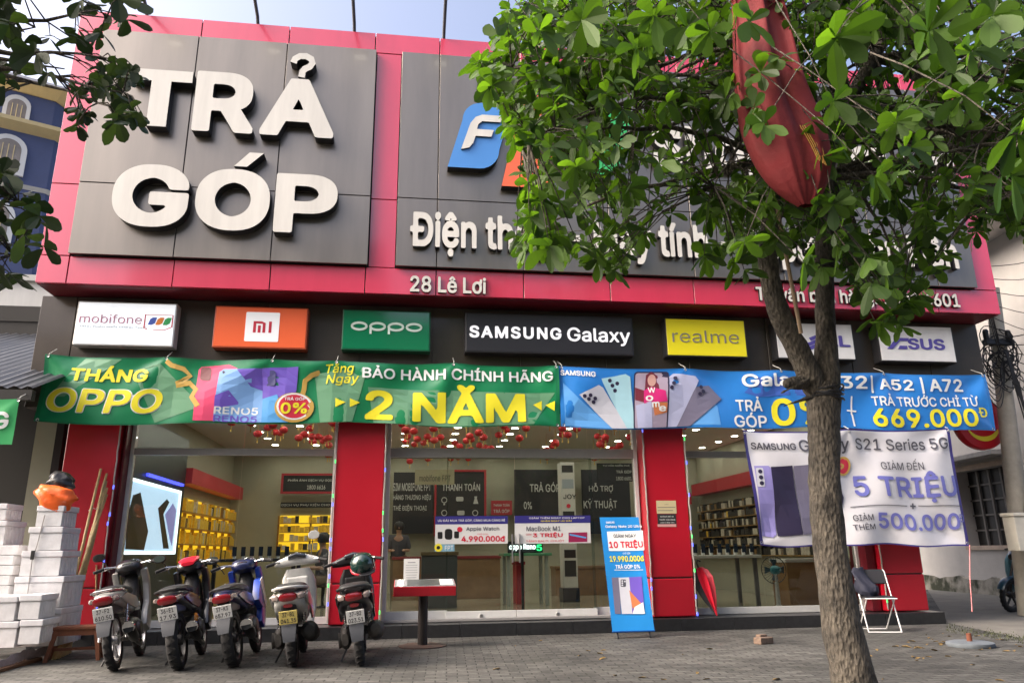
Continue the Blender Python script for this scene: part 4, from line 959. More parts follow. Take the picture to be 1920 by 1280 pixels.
# staff seen dimly behind the counter
# ------------------------------------------------------------------ neighbours, pole and cables
CREAM = mat("cream trim", (.62, .5, .26), .6, var=.06, vscale=4)
BLUEW = mat("blue painted wall", (.06, .078, .165), .7, var=.12, vscale=1.2)
def tower():
    Y = 30.0; c0 = A(-70, 300, Y); cx = c0.x; cy = Y+3.4; R = 4.0
    t = thing("blue_tower", "blue round tower house with cream arched windows behind left end of shop", "building", (cx, cy, 0))
    zt1 = A(60, 285, Y).z; zt2 = A(60, 148, Y).z; zb = A(60, 235, Y).z
    n = 8; off = radians(-42)
    def octa(r, z0, z1, r2=None):
        r2 = r2 or r; m = MB(); P = [[Vector((cx+q*cos(off+2*pi*k/n), cy+q*sin(off+2*pi*k/n), z)) for k in range(n)] for q, z in ((r, z0), (r2, z1))]
        for k in range(n): m.face([P[0][k], P[0][(k+1) % n], P[1][(k+1) % n], P[1][k]])
        m.face(P[1]); m.face(P[0][::-1]); return m
    octa(R, 0, zb).build("lower_wall", BLUEW, t); octa(R*.86, zb+.01, zt2).build("upper_wall", BLUEW, t)
    octa(R*1.0, zb-.25, zb, R*1.12).build("cornice", CREAM, t); octa(R*1.12, zb+.002, zb+.16, R*1.13).build("cornice", CREAM, t)
    octa(R*1.005, zb-2.75, zb-2.6, R*1.04).build("belt_course", mat("white trim", (.6, .6, .58), .6), t)
    octa(R*.88, zt2-.35, zt2, R*1.02).build("cornice", CREAM, t); octa(R*1.02, zt2+.002, zt2+.18, R*1.0).build("cornice", mat("grey cornice", (.3, .3, .32), .7), t)
    octa(R*.6, zt2+.18, zt2+1.6, R*.3).build("cupola", BLUEW, t)
    for r, z0, hh in ((R, zb-.5-1.75, 1.75), (R*.86, zb+.3, 1.35), (R, zb-5.2, 1.75)):
        for k in range(n):
            a = off+2*pi*(k+.5)/n; ap = r*cos(pi/n); nx, ny = cos(a), sin(a)
            if ny > .5: continue
            fn = lambda u, v, d, nx=nx, ny=ny, ap=ap: (cx+nx*(ap+d)-ny*u, cy+ny*(ap+d)+nx*u, v)
            def arch(wd, z_, h_): return [(wd, z_), (wd, z_+h_-wd)]+[(wd*cos(q), z_+h_-wd+wd*sin(q)) for q in np.linspace(.2, pi-.2, 11)]+[(-wd, z_+h_-wd), (-wd, z_)]
            sc_ = r/R
            m = MB(); m.prism(arch(.66*sc_*sc_, z0, hh), fn, .12); fo = m.build("window_frame", CREAM if k % 2 == 0 else mat("white trim", (.6, .6, .58), .6), t)
            m = MB(); m.prism(arch(.46*sc_*sc_, z0+.14, hh-.34), fn, .125); m.build("window", mat("dim window", (.22, .19, .16), .25, var=.3, vscale=2), t).parent = fo
            m = MB()
            for u in (-.2*sc_, 0, .2*sc_): m.prism([(u-.015, z0+.16), (u+.015, z0+.16), (u+.015, z0+hh-.45), (u-.015, z0+hh-.45)], fn, .15)
            m.build("glazing_bar", CREAM, t).parent = fo
tower()
# low grey house between tower and shop
Y = 18.0
a0, a1 = A(-420, 545, Y), A(120, 545, Y)
t = thing("grey_house", "plain weathered grey wall of neighbouring house left of shop", "building", (a0.x, Y, 0))
m = MB(); m.box(a0.x, a1.x, Y, Y+5, 0, A(40, 528, Y).z); m.build("wall", mat("stained grey render", (.42, .42, .41), .85, var=.22, vscale=.9, streak=True), t)
m = MB(); m.box(a0.x-.1, a1.x+.1, Y-.1, Y+5.1, A(40, 528, Y).z+.004, A(40, 528, Y).z+.15); m.build("coping", mat("grey coping", (.35, .35, .34), .8), t)
# open lean-to shed with corrugated roof
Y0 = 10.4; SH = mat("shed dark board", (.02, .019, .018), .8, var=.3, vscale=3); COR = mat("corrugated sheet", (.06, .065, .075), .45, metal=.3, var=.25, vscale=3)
t = thing("lean_to_shed", "dark open shed under grey corrugated roof at left edge", "shed", (A(30, 900, 12).x, 12, 0))
zl = A(30, 740, Y0).z; zh = A(40, 622, 14.5).z; xl_, xr_ = A(-700, 700, Y0).x, A(66, 700, 9.9).x
m = MB(); nx_ = 150; y1_ = 14.6
for i in range(nx_):
    xa, xb_ = xl_+(xr_-xl_)*i/nx_, xl_+(xr_-xl_)*(i+1)/nx_
    da, db = .018*sin(xa*2*pi/.16), .018*sin(xb_*2*pi/.16)
    m.face([(xa, Y0-.5, zl+da), (xb_, Y0-.5, zl+db), (xb_, y1_, zh+db), (xa, y1_, zh+da)])
m.raw("roof", COR, t, smooth=True)
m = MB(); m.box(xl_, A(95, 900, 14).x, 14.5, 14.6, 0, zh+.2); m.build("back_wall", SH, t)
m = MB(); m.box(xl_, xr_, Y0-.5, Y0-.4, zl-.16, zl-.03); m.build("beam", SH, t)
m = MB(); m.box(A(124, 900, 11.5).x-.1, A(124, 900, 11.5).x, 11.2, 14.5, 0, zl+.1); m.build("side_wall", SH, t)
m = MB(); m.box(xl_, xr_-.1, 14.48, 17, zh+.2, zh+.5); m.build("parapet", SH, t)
GB = vinyl("bright green vinyl", (.05, .36, .12))
b4 = Banner("bright green cloth banner with white letters hung under shed roof at left edge", (-190, 748), (38, 748), (22, 832), (-190, 832), 9.8, [GB, GB], [(0, 1), (1, 1), (.5, 1), (0, 0)], nu=40, nv=16, amp=.02, seed=12)
b4.text("HÀNG", -110, 762, 803, 19, 764, 804, WO, .05)
for dy, hh, xo in ((0, .5, 0), (0, .35, .9)):
    pass
m = MB(); m.box(A(-60, 960, 13).x, A(60, 960, 13).x, 13, 13.5, 0, 1.35); m.box(A(-60, 960, 13).x-.03, A(60, 960, 13).x+.03, 12.97, 13.5, 1.352, 1.4)
tag(m.build("storage_cabinet", mat("dark wood cabinet", (.04, .03, .025), .6), None, bevel=.01), "dark wooden cabinet standing deep inside shed behind foam boxes", "cabinet")

# white neighbour house to the right, its wall runs along the driveway
P0, P1 = G(1738, 1104), G(1890, 1117)
dv = (P1-P0).normalized(); nv = Vector((dv.y, -dv.x, 0))
if nv.dot(P0) > 0: nv = -nv
L0, L1 = -5.0, (P1-P0).length+4.5
hb = P0
t = thing("white_house", "white rendered house beside driveway with dark barred window and mossy base", "building", tuple(P0))
def hw(u, v, d): q = hb+dv*u+nv*d; return (q.x, q.y, v)
def onwall(px, py, d=0):
    r_ = ray(px, py); den = r_.x*nv.x+r_.y*nv.y; o_ = hb+nv*d
    k = ((o_.x)*nv.x+(o_.y)*nv.y)/den; q = CPOS+r_*k
    return ((q-hb).dot(dv), q.z)
WH = mat("white stained render", (.42, .4, .38), .8, var=.13, vscale=1.1, bump=.15, bscale=30)
wz = onwall(1850, 350)[1]; wz = max(wz, 6)
wa, wb2 = onwall(1800, 1010), onwall(1903, 884)
u0, u1, v0, v1 = onwall(1806, 950)[0], onwall(1897, 950)[0], onwall(1850, 1022)[1], onwall(1850, 876)[1]
m = MB()
for a, b, c, d in ((L0, u0, .02, wz), (u1, L1, .02, wz), (u0, u1, .02, v0), (u0, u1, v1, wz)): m.prism([(a, c), (b, c), (b, d), (a, d)], lambda u, v, dd: hw(u, v, dd-.3), .3)
m.build("wall", WH, t)
m = MB(); m.prism([(u0-.1, v0-.1), (u1+.1, v0-.1), (u1+.1, v1+.1), (u0-.1, v1+.1)], lambda u, v, dd: hw(u, v, dd-.27), .02); m.build("window_shutter", mat("dark shutter", (.018, .017, .016), .6, var=.3, vscale=6), t)
m = MB()
for k in range(1, 4):
    uu = u0+(u1-u0)*k/4; m.prism([(uu-.03, v0), (uu+.03, v0), (uu+.03, v1), (uu-.03, v1)], lambda u, v, dd: hw(u, v, dd-.22), .04)
for k in range(1, 5):
    vv = v0+(v1-v0)*k/5; m.prism([(u0, vv-.02), (u1, vv-.02), (u1, vv+.02), (u0, vv+.02)], lambda u, v, dd: hw(u, v, dd-.24), .03)
m.build("window_bars", mat("rusty bar", (.13, .12, .11), .7), t)
m = MB()
for a, b, c, d in ((u0-.12, u0, v0-.1, v1+.12), (u1, u1+.12, v0-.1, v1+.12), (u0, u1, v1, v1+.12), (u0, u1, v0-.1, v0)): m.prism([(a, c), (b, c), (b, d), (a, d)], hw, .04)
m.build("window_frame", mat("beige surround", (.42, .33, .26), .7, var=.15, vscale=5), t)
m = MB(); m.prism([(u0-.4, v1+.2), (u1+.4, v1+.2), (u1+.4, v1+.3), (u0-.4, v1+.3)], hw, .5); m.build("window_canopy", mat("grey slab", (.28, .27, .26), .85, var=.3, vscale=4), t)
def mossy():
    mm = mat("mossy plinth", (.2, .19, .16), .9, bump=.7, bscale=14); n = mm.node_tree; b = n.nodes["Principled BSDF"]
    tc = n.nodes.new("ShaderNodeTexCoord"); x = n.nodes.new("ShaderNodeTexNoise"); x.inputs["Scale"].default_value = 2.2; x.inputs["Detail"].default_value = 9; n.links.new(tc.outputs["Object"], x.inputs[0])
    r = n.nodes.new("ShaderNodeValToRGB"); r.color_ramp.elements[0].position = .4; r.color_ramp.elements[0].color = (.03, .034, .018, 1); r.color_ramp.elements[1].position = .58; r.color_ramp.elements[1].color = (.3, .28, .24, 1)
    n.links.new(x.outputs[0], r.inputs[0]); n.links.new(r.outputs[0], b.inputs["Base Color"]); return mm
pz = onwall(1800, 1082)[1]
m = MB(); N = 40; 
top = [(L0+(L1-L0)*k/N, pz*(1+.12*sin(k*1.3)+.07*sin(k*3.1))) for k in range(N+1)]
m.prism([(L1, 0), (L0, 0)][::-1]+top[::-1], hw, .09); m.build("plinth", mossy(), t)
m = MB(); m.prism([(L0, wz), (L1, wz), (L1, wz+.2), (L0, wz+.2)], lambda u, v, d: hw(u, v, d-.35), .6); m.build("roof_edge", mat("grey slab", (.28, .27, .26), .85), t)
q = onwall(1878, 430); m = MB(); m.prism([(q[0]-2.5, q[1]-.12), (L1, q[1]-.12), (L1, q[1]+.06), (q[0]-2.5, q[1]+.06)], hw, 1.0); m.build("balcony_slab", MATS["white stained render"], t)
m = MB()
for k in range(10):
    uu = q[0]-2.4+k*.45; m.prism([(uu, q[1]+.06), (uu+.05, q[1]+.06), (uu+.05, q[1]+.85), (uu, q[1]+.85)], lambda u, v, d: hw(u, v, d+.92), .05)
m.prism([(q[0]-2.5, q[1]+.85), (L1, q[1]+.85), (L1, q[1]+.93), (q[0]-2.5, q[1]+.93)], lambda u, v, d: hw(u, v, d+.9), .1); m.build("balcony_rail", CREAM, t)

# utility pole with its tangle of cables
Yp = 11.6
pb, pt = A(1925, 1100, Yp), A(1872, 640, Yp); pd = (pt-pb).normalized()
base = pb-pd*(pb.z/pd.z); top_ = pt+pd*1.0
t = thing("utility_pole", "leaning concrete utility pole with black cable tangle at right edge", "pole", tuple(base))
CABLE = mat("black cable", (.012, .012, .013), .6)
m = MB(); m.tube([base, top_], [.17, .115], 14); m.build("pole", mat("pale concrete", (.4, .37, .31), .85, var=.15, vscale=6, bump=.3), t, smooth=True)
rc = random.Random(21); m = MB(); cc = A(1880, 672, Yp-.15)
for k in range(26):
    r = rc.uniform(.12, .36); ax = Vector((rc.uniform(-1, 1), rc.uniform(-.5, .5), rc.uniform(-1, 1))).normalized(); b_ = ax.cross(Vector((0, 1, .2))).normalized(); ce = cc+Vector((rc.uniform(-.13, .13), rc.uniform(-.1, .1), rc.uniform(-.3, .35)))
    m.tube([ce+(ax*cos(a)*rc.uniform(.8, 1.1)+b_*sin(a)*1.3)*r for a in np.linspace(0, rc.uniform(3.5, 6.6), 13)], rc.uniform(.006, .012), 5)
for k in range(10):
    m.tube([cc+Vector((rc.uniform(-.06, .06), -.12, .1)), cc+Vector((rc.uniform(-.05, .1), -.16, -.5)), cc+Vector((rc.uniform(.05, .2), -.16, -1.2)), base.lerp(top_, .25)+Vector((.02*k-.1, -.2, 0))], .011, 5)
m.build("cable_tangle", CABLE, t, smooth=True)
m = MB(); m.box(-.28, .28, -.05, .05, -.05, .05, 0, Matrix.Translation(cc+Vector((0, .02, .3)))); m.lathe([(.05, 0), (.05, .16), (.03, .2)], tuple(cc+Vector((-.24, 0, .33))), 'z', 10); m.lathe([(.05, 0), (.05, .16), (.03, .2)], tuple(cc+Vector((.2, 0, .33))), 'z', 10); m.build("crossarm", BLACK, t, bevel=.01)
ends = [(A(1845, 520+i*13, YB+.1) if i < 4 else A(1848, 690+i*6, YB)) for i in range(8)]
for i, e in enumerate(ends):
    s_ = cc+Vector((0, 0, .3-.07*i)); pts = []
    for k in range(11):
        f_ = k/10; p = s_.lerp(e, f_); p.z -= (.12+.05*i)*sin(pi*f_); pts.append(p)
    cord("overhead_cable", "black overhead cable sagging from the utility pole to shop corner", pts, .008, CABLE, "cable", "cables at the utility pole")
for i in range(7):
    s_ = cc+Vector((0, 0, .35-.1*i)); e = A(2250, 500+70*i, Yp-1-.3*i); pts = []
    for k in range(11):
        f_ = k/10; p = s_.lerp(e, f_); p.z -= (.2+.03*i)*sin(pi*f_); pts.append(p)
    cord("overhead_cable", "black overhead cable leaving the utility pole towards right edge", pts, .008, CABLE, "cable", "cables at the utility pole")
for i in range(5):
    s_ = A(1846, 500+i*22, YB-.2); e = A(2100, 395+i*55, 9.0); pts = [s_.lerp(e, k/8)-Vector((0, 0, .25*sin(pi*k/8))) for k in range(9)]
    cord("overhead_cable", "thin black overhead cable crossing the white house front", pts, .007, CABLE, "cable", "cables across the white house")
# round red sign on a bracket
Yr = 11.9; c_ = A(1834, 792, Yr); rr = abs(A(1881, 792, Yr).x-A(1788, 792, Yr).x)/2
t = thing("round_sign", "round red projecting sign with yellow smile partly behind blue banner", "sign", tuple(c_))
m = MB(); m.lathe([(rr*.96, -.08), (rr, -.05), (rr, .05), (rr*.96, .08)], tuple(c_), 'y', 40); m.build("disc", mat("gloss red sign", (.55, .01, .02), .3, coat=.4), t, smooth=True)
fn = facing(Yr-.081); m = MB()
arc = [(c_.x+rr*.62*cos(a), c_.z-rr*.12+rr*.5*sin(a)) for a in np.linspace(pi*1.08, pi*1.9, 13)]
m.prism(ribbon(arc, [.01]+[rr*.14*sin(pi*(k+1)/14)+.015 for k in range(11)]+[.01]), fn, .008); m.build("smile", YELLOW, t)
m = MB(); letter(m, "Hưng Tính", fn, (c_.x-rr*.55, c_.z-rr*.1, c_.x+rr*.5, c_.z+rr*.22), 0, .008, 0, bold=.03, shear=.2); m.raw("lettering", YO, t)
m = MB(); m.tube([c_+Vector((0, .05, 0)), c_+Vector((.2, 2.5, .1))], .03, 8); m.build("bracket", BLACK, t)
# pale box fixed to the pole
pbx = A(1912, 1000, 11.2)
m = MB(); m.box(pbx.x-.18, pbx.x+.25, 11.05, 11.3, A(1910, 1032, 11.2).z, A(1910, 968, 11.2).z, 0); m.box(pbx.x-.2, pbx.x+.27, 11.03, 11.32, A(1910, 968, 11.2).z+.002, A(1910, 966, 11.2).z+.04)
tag(m.build("meter_box", mat("pale box", (.55, .53, .46), .5, var=.1), None, bevel=.012), "pale meter box on the utility pole at right edge", "meter box")

# unseen houses added behind the viewer to darken reflections in panels and glass
OPP = [mat("opposite wall "+n, c, .8, var=.15, vscale=.6) for n, c in (("ochre", (.16, .12, .07)), ("grey", (.11, .11, .1)), ("green", (.07, .09, .06)))]
xx = -34
for k, (wd, hh) in enumerate(((11, 14), (9, 11), (12, 16), (10, 12), (13, 15), (12, 13))):
    t = thing("added_house", "plain unseen house added across the road to darken reflections", "building", (xx+wd/2, -15, 0), group="added houses across the road")
    m = MB(); m.box(-wd/2, wd/2, -8, 0, 0, hh); m.build("wall", OPP[k % 3], t, world=False)
    m = MB(); m.box(-wd/2-.2, wd/2+.2, -8, .3, hh+.005, hh+.3); m.build("roof", OPP[1], t, world=False)
    m = MB(); m.box(-wd/2+1, wd/2-1, .005, .08, .2, 2.8); m.build("shutter", BLACKM, t, world=False)
    xx += wd+.2
# ------------------------------------------------------------------ motorbikes
RUB = mat("tyre rubber", (.016, .016, .017), .8, var=.2, vscale=20); RIM = mat("alloy rim", (.35, .35, .36), .35, metal=.9); RIMB = mat("black rim", (.02, .02, .02), .4)
PLAST = mat("grey fender plastic", (.03, .034, .042), .55, var=.15, vscale=9); SEATM = mat("black vinyl seat", (.014, .014, .016), .45, bump=.2, bscale=200)
ENG = mat("dirty engine metal", (.09, .085, .08), .45, metal=.7, var=.35, vscale=14); CHR = mat("chrome", (.6, .6, .6), .18, metal=1)
TLR = mat("tail light red", (.17, .004, .008), .15, coat=1); TLC = mat("clear lens", (.25, .2, .18), .1, coat=1); AMB = mat("amber lens", (.75, .25, .02), .15, coat=1)
MIRR = mat("mirror glass", (.75, .78, .8), .04, metal=1); PLATE = mat("plate white", (.72, .72, .7), .45, var=.08, vscale=20); PLATEY = mat("plate yellow", (.62, .5, .15), .45, var=.1, vscale=20)
def paint(n, c, **k): return mat(n, c, .3, var=.16, vscale=7, coat=.5, **k)
def wheel(root, x, r, w_, rim, spokes=5):
    t = MB(); k = 10; prof = []
    for i in range(k): a = 2*pi*i/k; prof.append((r-.042+.042*cos(a), w_/2*sin(a)))
    for i in range(-2, 3): pass
    t.lathe(prof, (x, 0, r), 'y', 40, closed=True)
    for i in range(44):
        a = 2*pi*i/44; T = Matrix.Translation((x, 0, r)) @ Matrix.Rotation(a, 4, 'Y') @ Matrix.Translation((0, 0, r-.002)) @ Matrix.Rotation(.5 if i % 2 else -.5, 4, 'Z')
        t.box(-.006, .006, -w_*.36, w_*.36, -.004, .0045, 0, T)
    m = MB(); m.lathe([(.001, -.055), (.05, -.055), (.055, -.02), (.055, .02), (.05, .055), (.001, .055)], (x, 0, r), 'y', 18)
    for i in range(spokes):
        T = Matrix.Translation((x, 0, r)) @ Matrix.Rotation(2*pi*i/spokes, 4, 'Y'); m.box(-.016, .016, -.014, .014, .045, r-.075, 0, T)
    wo = m.build("wheel", rim, root, world=False, bevel=.004, seg=1)
    t.build("tyre", RUB, root, world=False, smooth=True).parent = wo
    q = MB(); q.lathe([(r-.09, -w_*.34), (r-.07, -w_*.4), (r-.066, 0), (r-.07, w_*.4), (r-.09, w_*.34), (r-.084, 0)], (x, 0, r), 'y', 40, closed=True)
    q.build("rim", rim, root, world=False, smooth=True).parent = wo
def numberplate(root, x, z, tilt, lines, m=PLATE, ink=None):
    T = Matrix.Translation((x, 0, z)) @ Matrix.Rotation(tilt, 4, 'Y')
    p = MB(); p.box(-.003, .003, -.088, .088, -.066, .066, 0, T); po = p.build("number_plate", m, root, world=False, bevel=.002, seg=1)
    fn = lambda u, v, d: T @ Vector((-.003-d, -u, v))
    q = MB()
    for s_, v0, v1, hw_ in lines: letter(q, s_, fn, (-hw_, v0, hw_, v1), 0, .0025, 0, bold=.03, cell=1/22)
    q.raw("lettering", ink or mat("plate ink", (.03, .03, .04), .5), root, world=False).parent = po
    b = MB(); b.box(.0035, .008, -.092, .092, -.07, .07, 0, T); b.build("plate_frame", BLACK, root, world=False)
def mirror(root, y, x, z, m, dy):
    s_ = MB(); s_.tube([(x, y, z-.16), (x+.02, y+dy*.5, z-.05), (x-.01, y+dy, z)], .006, 6)
    so_ = s_.build("mirror", BLACK, root, world=False, smooth=True)
    h = MB(); T = Matrix.Translation((x-.02, y+dy, z+.02)) @ Matrix.Rotation(.15, 4, 'Y')
    k = len(h.v); h.loft([(-.002, 0, 0, .062, .04, 2.6), (.012, 0, 0, .068, .045, 2.6), (.035, 0, 0, .04, .026, 2)], 18)
    h.v = h.v[:k]+[tuple(T @ Vector(q)) for q in h.v[k:]]; h.build("mirror_shell", m, root, world=False, smooth=True).parent = so_
    g_ = MB(); g_.prism(disc(0, 0, .058, 18, .036), lambda u, v, d: T @ Vector((-.003-d, u, v)), .002); g_.build("mirror_glass", MIRR, root, world=False).parent = so_
def shock(root, y, a, b, m=CHR):
    p = MB(); A_, B_ = Vector((a[0], y, a[1])), Vector((b[0], y, b[1])); p.tube([A_, B_], .012, 8); n = 70
    t = (B_-A_).normalized(); u = t.orthogonal().normalized(); v = t.cross(u)
    p.tube([A_.lerp(B_, .25+.65*k/n)+(u*cos(k*.75)+v*sin(k*.75))*.022 for k in range(n)], .005, 5); p.build("shock_absorber", m, root, world=False, smooth=True)
def flap(root, x0, z0, x1, z1, wd, m=PLAST):
    p = MB(); L = [(x0, z0), (x0+(x1-x0)*.45-.03, z0+(z1-z0)*.5), (x1, z1)]
    for i in range(2):
        (a, b), (c, d) = L[i], L[i+1]
        for s_ in (0,):
            w0, w1 = wd*(1-.08*i), wd*(1-.08*(i+1))-(0.015 if i else 0)
            p.face([(a, -w0/2, b), (a, w0/2, b), (c, w1/2, d), (c, -w1/2, d)]); p.face([(a+.012, -w0/2, b), (a+.012, w0/2, b), (c+.012, w1/2, d), (c+.012, -w1/2, d)][::-1])
            for y0_, y1_ in ((-w0/2, -w1/2), (w0/2, w1/2)): p.face([(a, y0_, b), (a+.012, y0_, b), (c+.012, y1_, d), (c, y1_, d)])
    p.face([(L[2][0], -w1/2, L[2][1]), (L[2][0], w1/2, L[2][1]), (L[2][0]+.012, w1/2, L[2][1]), (L[2][0]+.012, -w1/2, L[2][1])])
    return p.build("mudguard", m, root, world=False, smooth=True)
def side(root, name, pts, y0, y1, m, both=True, bev=.012):
    for s_ in ((-1, 1) if both else (both,)):
        p = MB(); p.prism(pts, lambda u, v, d, s_=s_: (u, s_*(y0+d), v), y1-y0); p.build(name, m, root, world=False, bevel=bev, seg=2, smooth=True)
def bars(root, x, z, wd, m=BLACK):
    p = MB(); p.tube([(x-.1, -wd, z-.02), (x-.05, -wd*.7, z+.01), (x, -.12, z), (x, .12, z), (x-.05, wd*.7, z+.01), (x-.1, wd, z-.02)], .011, 8); p.build("handlebar", CHR, root, world=False, smooth=True)
    for s_ in (-1, 1):
        g_ = MB(); g_.tube([(x-.062, s_*wd*.74, z+.004), (x-.104, s_*(wd+.012), z-.022)], .018, 10); g_.build("grip", RUB, root, world=False, smooth=True)
        l = MB(); l.tube([(x+.01, s_*wd*.55, z), (x+.02, s_*wd*.75, z-.012), (x-.03, s_*wd*1.02, z-.03)], .006, 6); l.build("brake_lever", CHR, root, world=False, smooth=True)
def stand(root): 
    p = MB(); p.tube([(.45, .1, .22), (.38, .22, .02), (.34, .25, .005)], .011, 6); p.build("side_stand", BLACK, root, world=False, smooth=True)
def fork(root, xf, r, m, fm):
    for s_ in (-1, 1):
        p = MB(); p.tube([(xf, s_*.075, r), (xf-.2, s_*.07, .84)], [.024, .018], 10); p.build("front_fork", m, root, world=False, smooth=True)
    p = MB(); N = 12; arc_ = [radians(20+150*k/N) for k in range(N+1)]
    for k in range(N):
        for (ya, yb) in ((-.06, -.02), (-.02, .02), (.02, .06)):
            q = []
            for a, y in ((arc_[k], ya), (arc_[k], yb), (arc_[k+1], yb), (arc_[k+1], ya)):
                rr_ = r+.035-.02*(abs(y) > .05); q.append((xf+rr_*cos(a), y, r+rr_*sin(a)))
            p.face(q)
    p.build("front_fender", fm, root, world=False, smooth=True)
def underbone(label, body, trim, shield, plate, tl, sport=False, chromed=True, amber=False, cowl=None):
    root = thing("motorbike", label, "motorbike", group="motorbikes parked in front of the shop"); r = .285
    wheel(root, 0, r, .115 if sport else .085, RIMB if sport else RIM); wheel(root, 1.23, r, .075, RIMB if sport else RIM)
    p = MB(); p.loft([(-.31, 0, .715, .03, .018, 2.2), (-.27, 0, .715, .085, .045, 2.6), (-.16, 0, .71, .115, .07, 2.8), (.05, 0, .69, .13, .085, 2.8), (.3, 0, .655, .125, .095, 2.6), (.55, 0, .6, .1, .09, 2.4), (.72, 0, .56, .075, .07, 2.2)], 22)
    p.build("tail_body", body, root, world=False, smooth=True)
    p = MB(); p.loft([(-.24, 0, .765, .06, .018, 2.4), (-.16, 0, .785, .105, .03, 2.6), (.05, 0, .785, .13, .04, 2.6), (.3, 0, .765, .135, .045, 2.6), (.55, 0, .745, .105, .045, 2.4), (.72, 0, .735, .06, .03, 2.2)], 20)
    p.build("seat", SEATM, root, world=False, smooth=True)
    side(root, "side_cover", [(-.18, .7), (.1, .735), (.5, .68), (.68, .58), (.5, .55), (.2, .6)], .118, .142, trim)
    p = MB(); p.loft([(-.335, 0, .69, .055, .026, 2.4), (-.325, 0, .69, .09, .042, 2.6), (-.26, 0, .69, .098, .05, 2.6)], 20); p.build("tail_light", TLR, root, world=False, smooth=True)
    for s_ in (-1, 1):
        p = MB(); p.loft([(-.315, s_*.1, .7, .014, .018, 2), (-.29, s_*.107, .7, .026, .026, 2), (-.22, s_*.115, .7, .02, .026, 2)], 12); p.build("indicator", AMB if amber else TLC, root, world=False, smooth=True)
    p = MB(); p.tube([(.05, .14, .75), (-.15, .14, .775), (-.28, .08, .785), (-.28, -.08, .785), (-.15, -.14, .775), (.05, -.14, .75)], .012, 8); p.build("grab_rail", CHR if chromed else BLACK, root, world=False, smooth=True)
    p = MB(); p.box(-.26, .2, -.07, .07, .55, .645); p.build("undertail", BLACK, root, world=False, bevel=.02)
    numberplate(root, -.325, .565, radians(-16), plate)
    flap(root, -.27, .55, -.375, .36, .14); stand(root)
    if sport:
        p = MB(); p.loft([(.12, 0, .45, .03, .05, 2), (.0, 0, .36, .035, .04, 2)], 10); p.build("mono_shock", BLACK, root, world=False, smooth=True)
    else:
        for s_ in (-1, 1): shock(root, s_*.125, (.0, .3), (.12, .62))
    for s_ in (-1, 1):
        p = MB(); p.tube([(0, s_*.085, r), (.45, s_*.08, .34)], .02, 8); p.build("swing_arm", BLACK if sport else ENG, root, world=False, smooth=True)
    p = MB(); p.loft([(.36, 0, .36, .1, .08, 3), (.45, 0, .36, .14, .115, 3), (.62, 0, .35, .15, .12, 3), (.72, 0, .38, .1, .09, 3), (.9, 0, .42, .075, .07, 3), (.95, 0, .42, .05, .05, 3)], 16)
    for y in (-.15, .15): p.lathe([(.001, -.02), (.07, -.02), (.085, -.005), (.085, .02), (.001, .02)], (.52, y, .34), 'y', 20)
    for k in range(6): p.box(.74+.025*k, .75+.025*k, -.1, .1, .34, .52)
    p.build("engine", ENG, root, world=False, smooth=True)
    p = MB(); p.tube([(.88, -.05, .34), (.8, -.1, .2), (.55, -.14, .17), (.3, -.155, .22), (.2, -.16, .26)], .018, 8); p.tube([(.22, -.16, .25), (.15, -.165, .28), (-.12, -.175, .385), (-.14, -.175, .392)], [.03, .05, .058, .05], 16)
    p.build("exhaust", mat("black exhaust", (.02, .02, .02), .35, metal=.5), root, world=False, smooth=True)
    p = MB(); p.lathe([(.02, 0), (.058, 0), (.062, .03), (.05, .035)], (-.14, -.175, .392), 'x', 18); p.build("exhaust_tip", CHR, root, world=False, smooth=True)
    p = MB(); p.loft([(.5, 0, .56, .07, .08, 2.5), (.75, 0, .58, .08, .085, 2.5), (.92, 0, .72, .09, .12, 2.5), (1.0, 0, .84, .08, .1, 2.5)], 16); p.build("frame_cover", BLACK, root, world=False, smooth=True)
    side(root, "leg_shield", [(.72, .36), (.88, .27), (1.0, .36), (1.1, .66), (1.1, .86), (1.0, .97), (.9, .95), (.98, .8), (.95, .6), (.82, .5)], .115, .185, shield, bev=.025)
    fork(root, 1.23, r, ENG, body)
    p = MB(); p.loft([(.84, 0, .99, .07, .03, 2.4), (.88, 0, 1.0, .13, .06, 2.6), (.98, 0, 1.0, .15, .085, 2.6), (1.1, 0, .95, .11, .09, 2.4), (1.18, 0, .92, .06, .05, 2.2)], 20); p.build("head_cowl", cowl or trim, root, world=False, smooth=True)
    p = MB(); p.loft([(.85, 0, 1.015, .06, .022, 2.6), (.9, 0, 1.045, .09, .022, 2.6), (.99, 0, 1.07, .085, .018, 2.6)], 16); p.build("instrument_panel", mat("dark dial glass", (.02, .024, .03), .08, coat=1), root, world=False, smooth=True)
    bars(root, .92, 1.02, .33)
    return root
def finish(root, px, py, fx, fy, lean=-9, mir=()):
    a, b = G(px, py), G(fx, fy); h = math.atan2(b.y-a.y, b.x-a.x)
    root.location = a; root.rotation_euler = (radians(lean), 0, h)
SILV = paint("silver paint", (.36, .36, .34)); REDP = paint("dark red paint", (.22, .006, .012)); BLUP = paint("royal blue paint", (.01, .045, .3)); BLKP = paint("gloss black paint", (.01, .01, .012))
WHP = paint("pearl white paint", (.52, .52, .5)); NAVP = paint("navy paint", (.008, .014, .06)); BRP = paint("bright red paint", (.55, .01, .03))
LN = lambda a, b: [(a, .01, .053, .058), (b, -.053, -.01, .074)]
bk = underbone("silver and black step through motorbike with red tail light, leftmost of the parked row", SILV, SILV, SILV, LN("37-F2", "610.50"), None, cowl=BLKP)
mirror(bk, .2, .93, 1.14, BLACK, .1); finish(bk, 215, 1257, 272, 1223, -10)
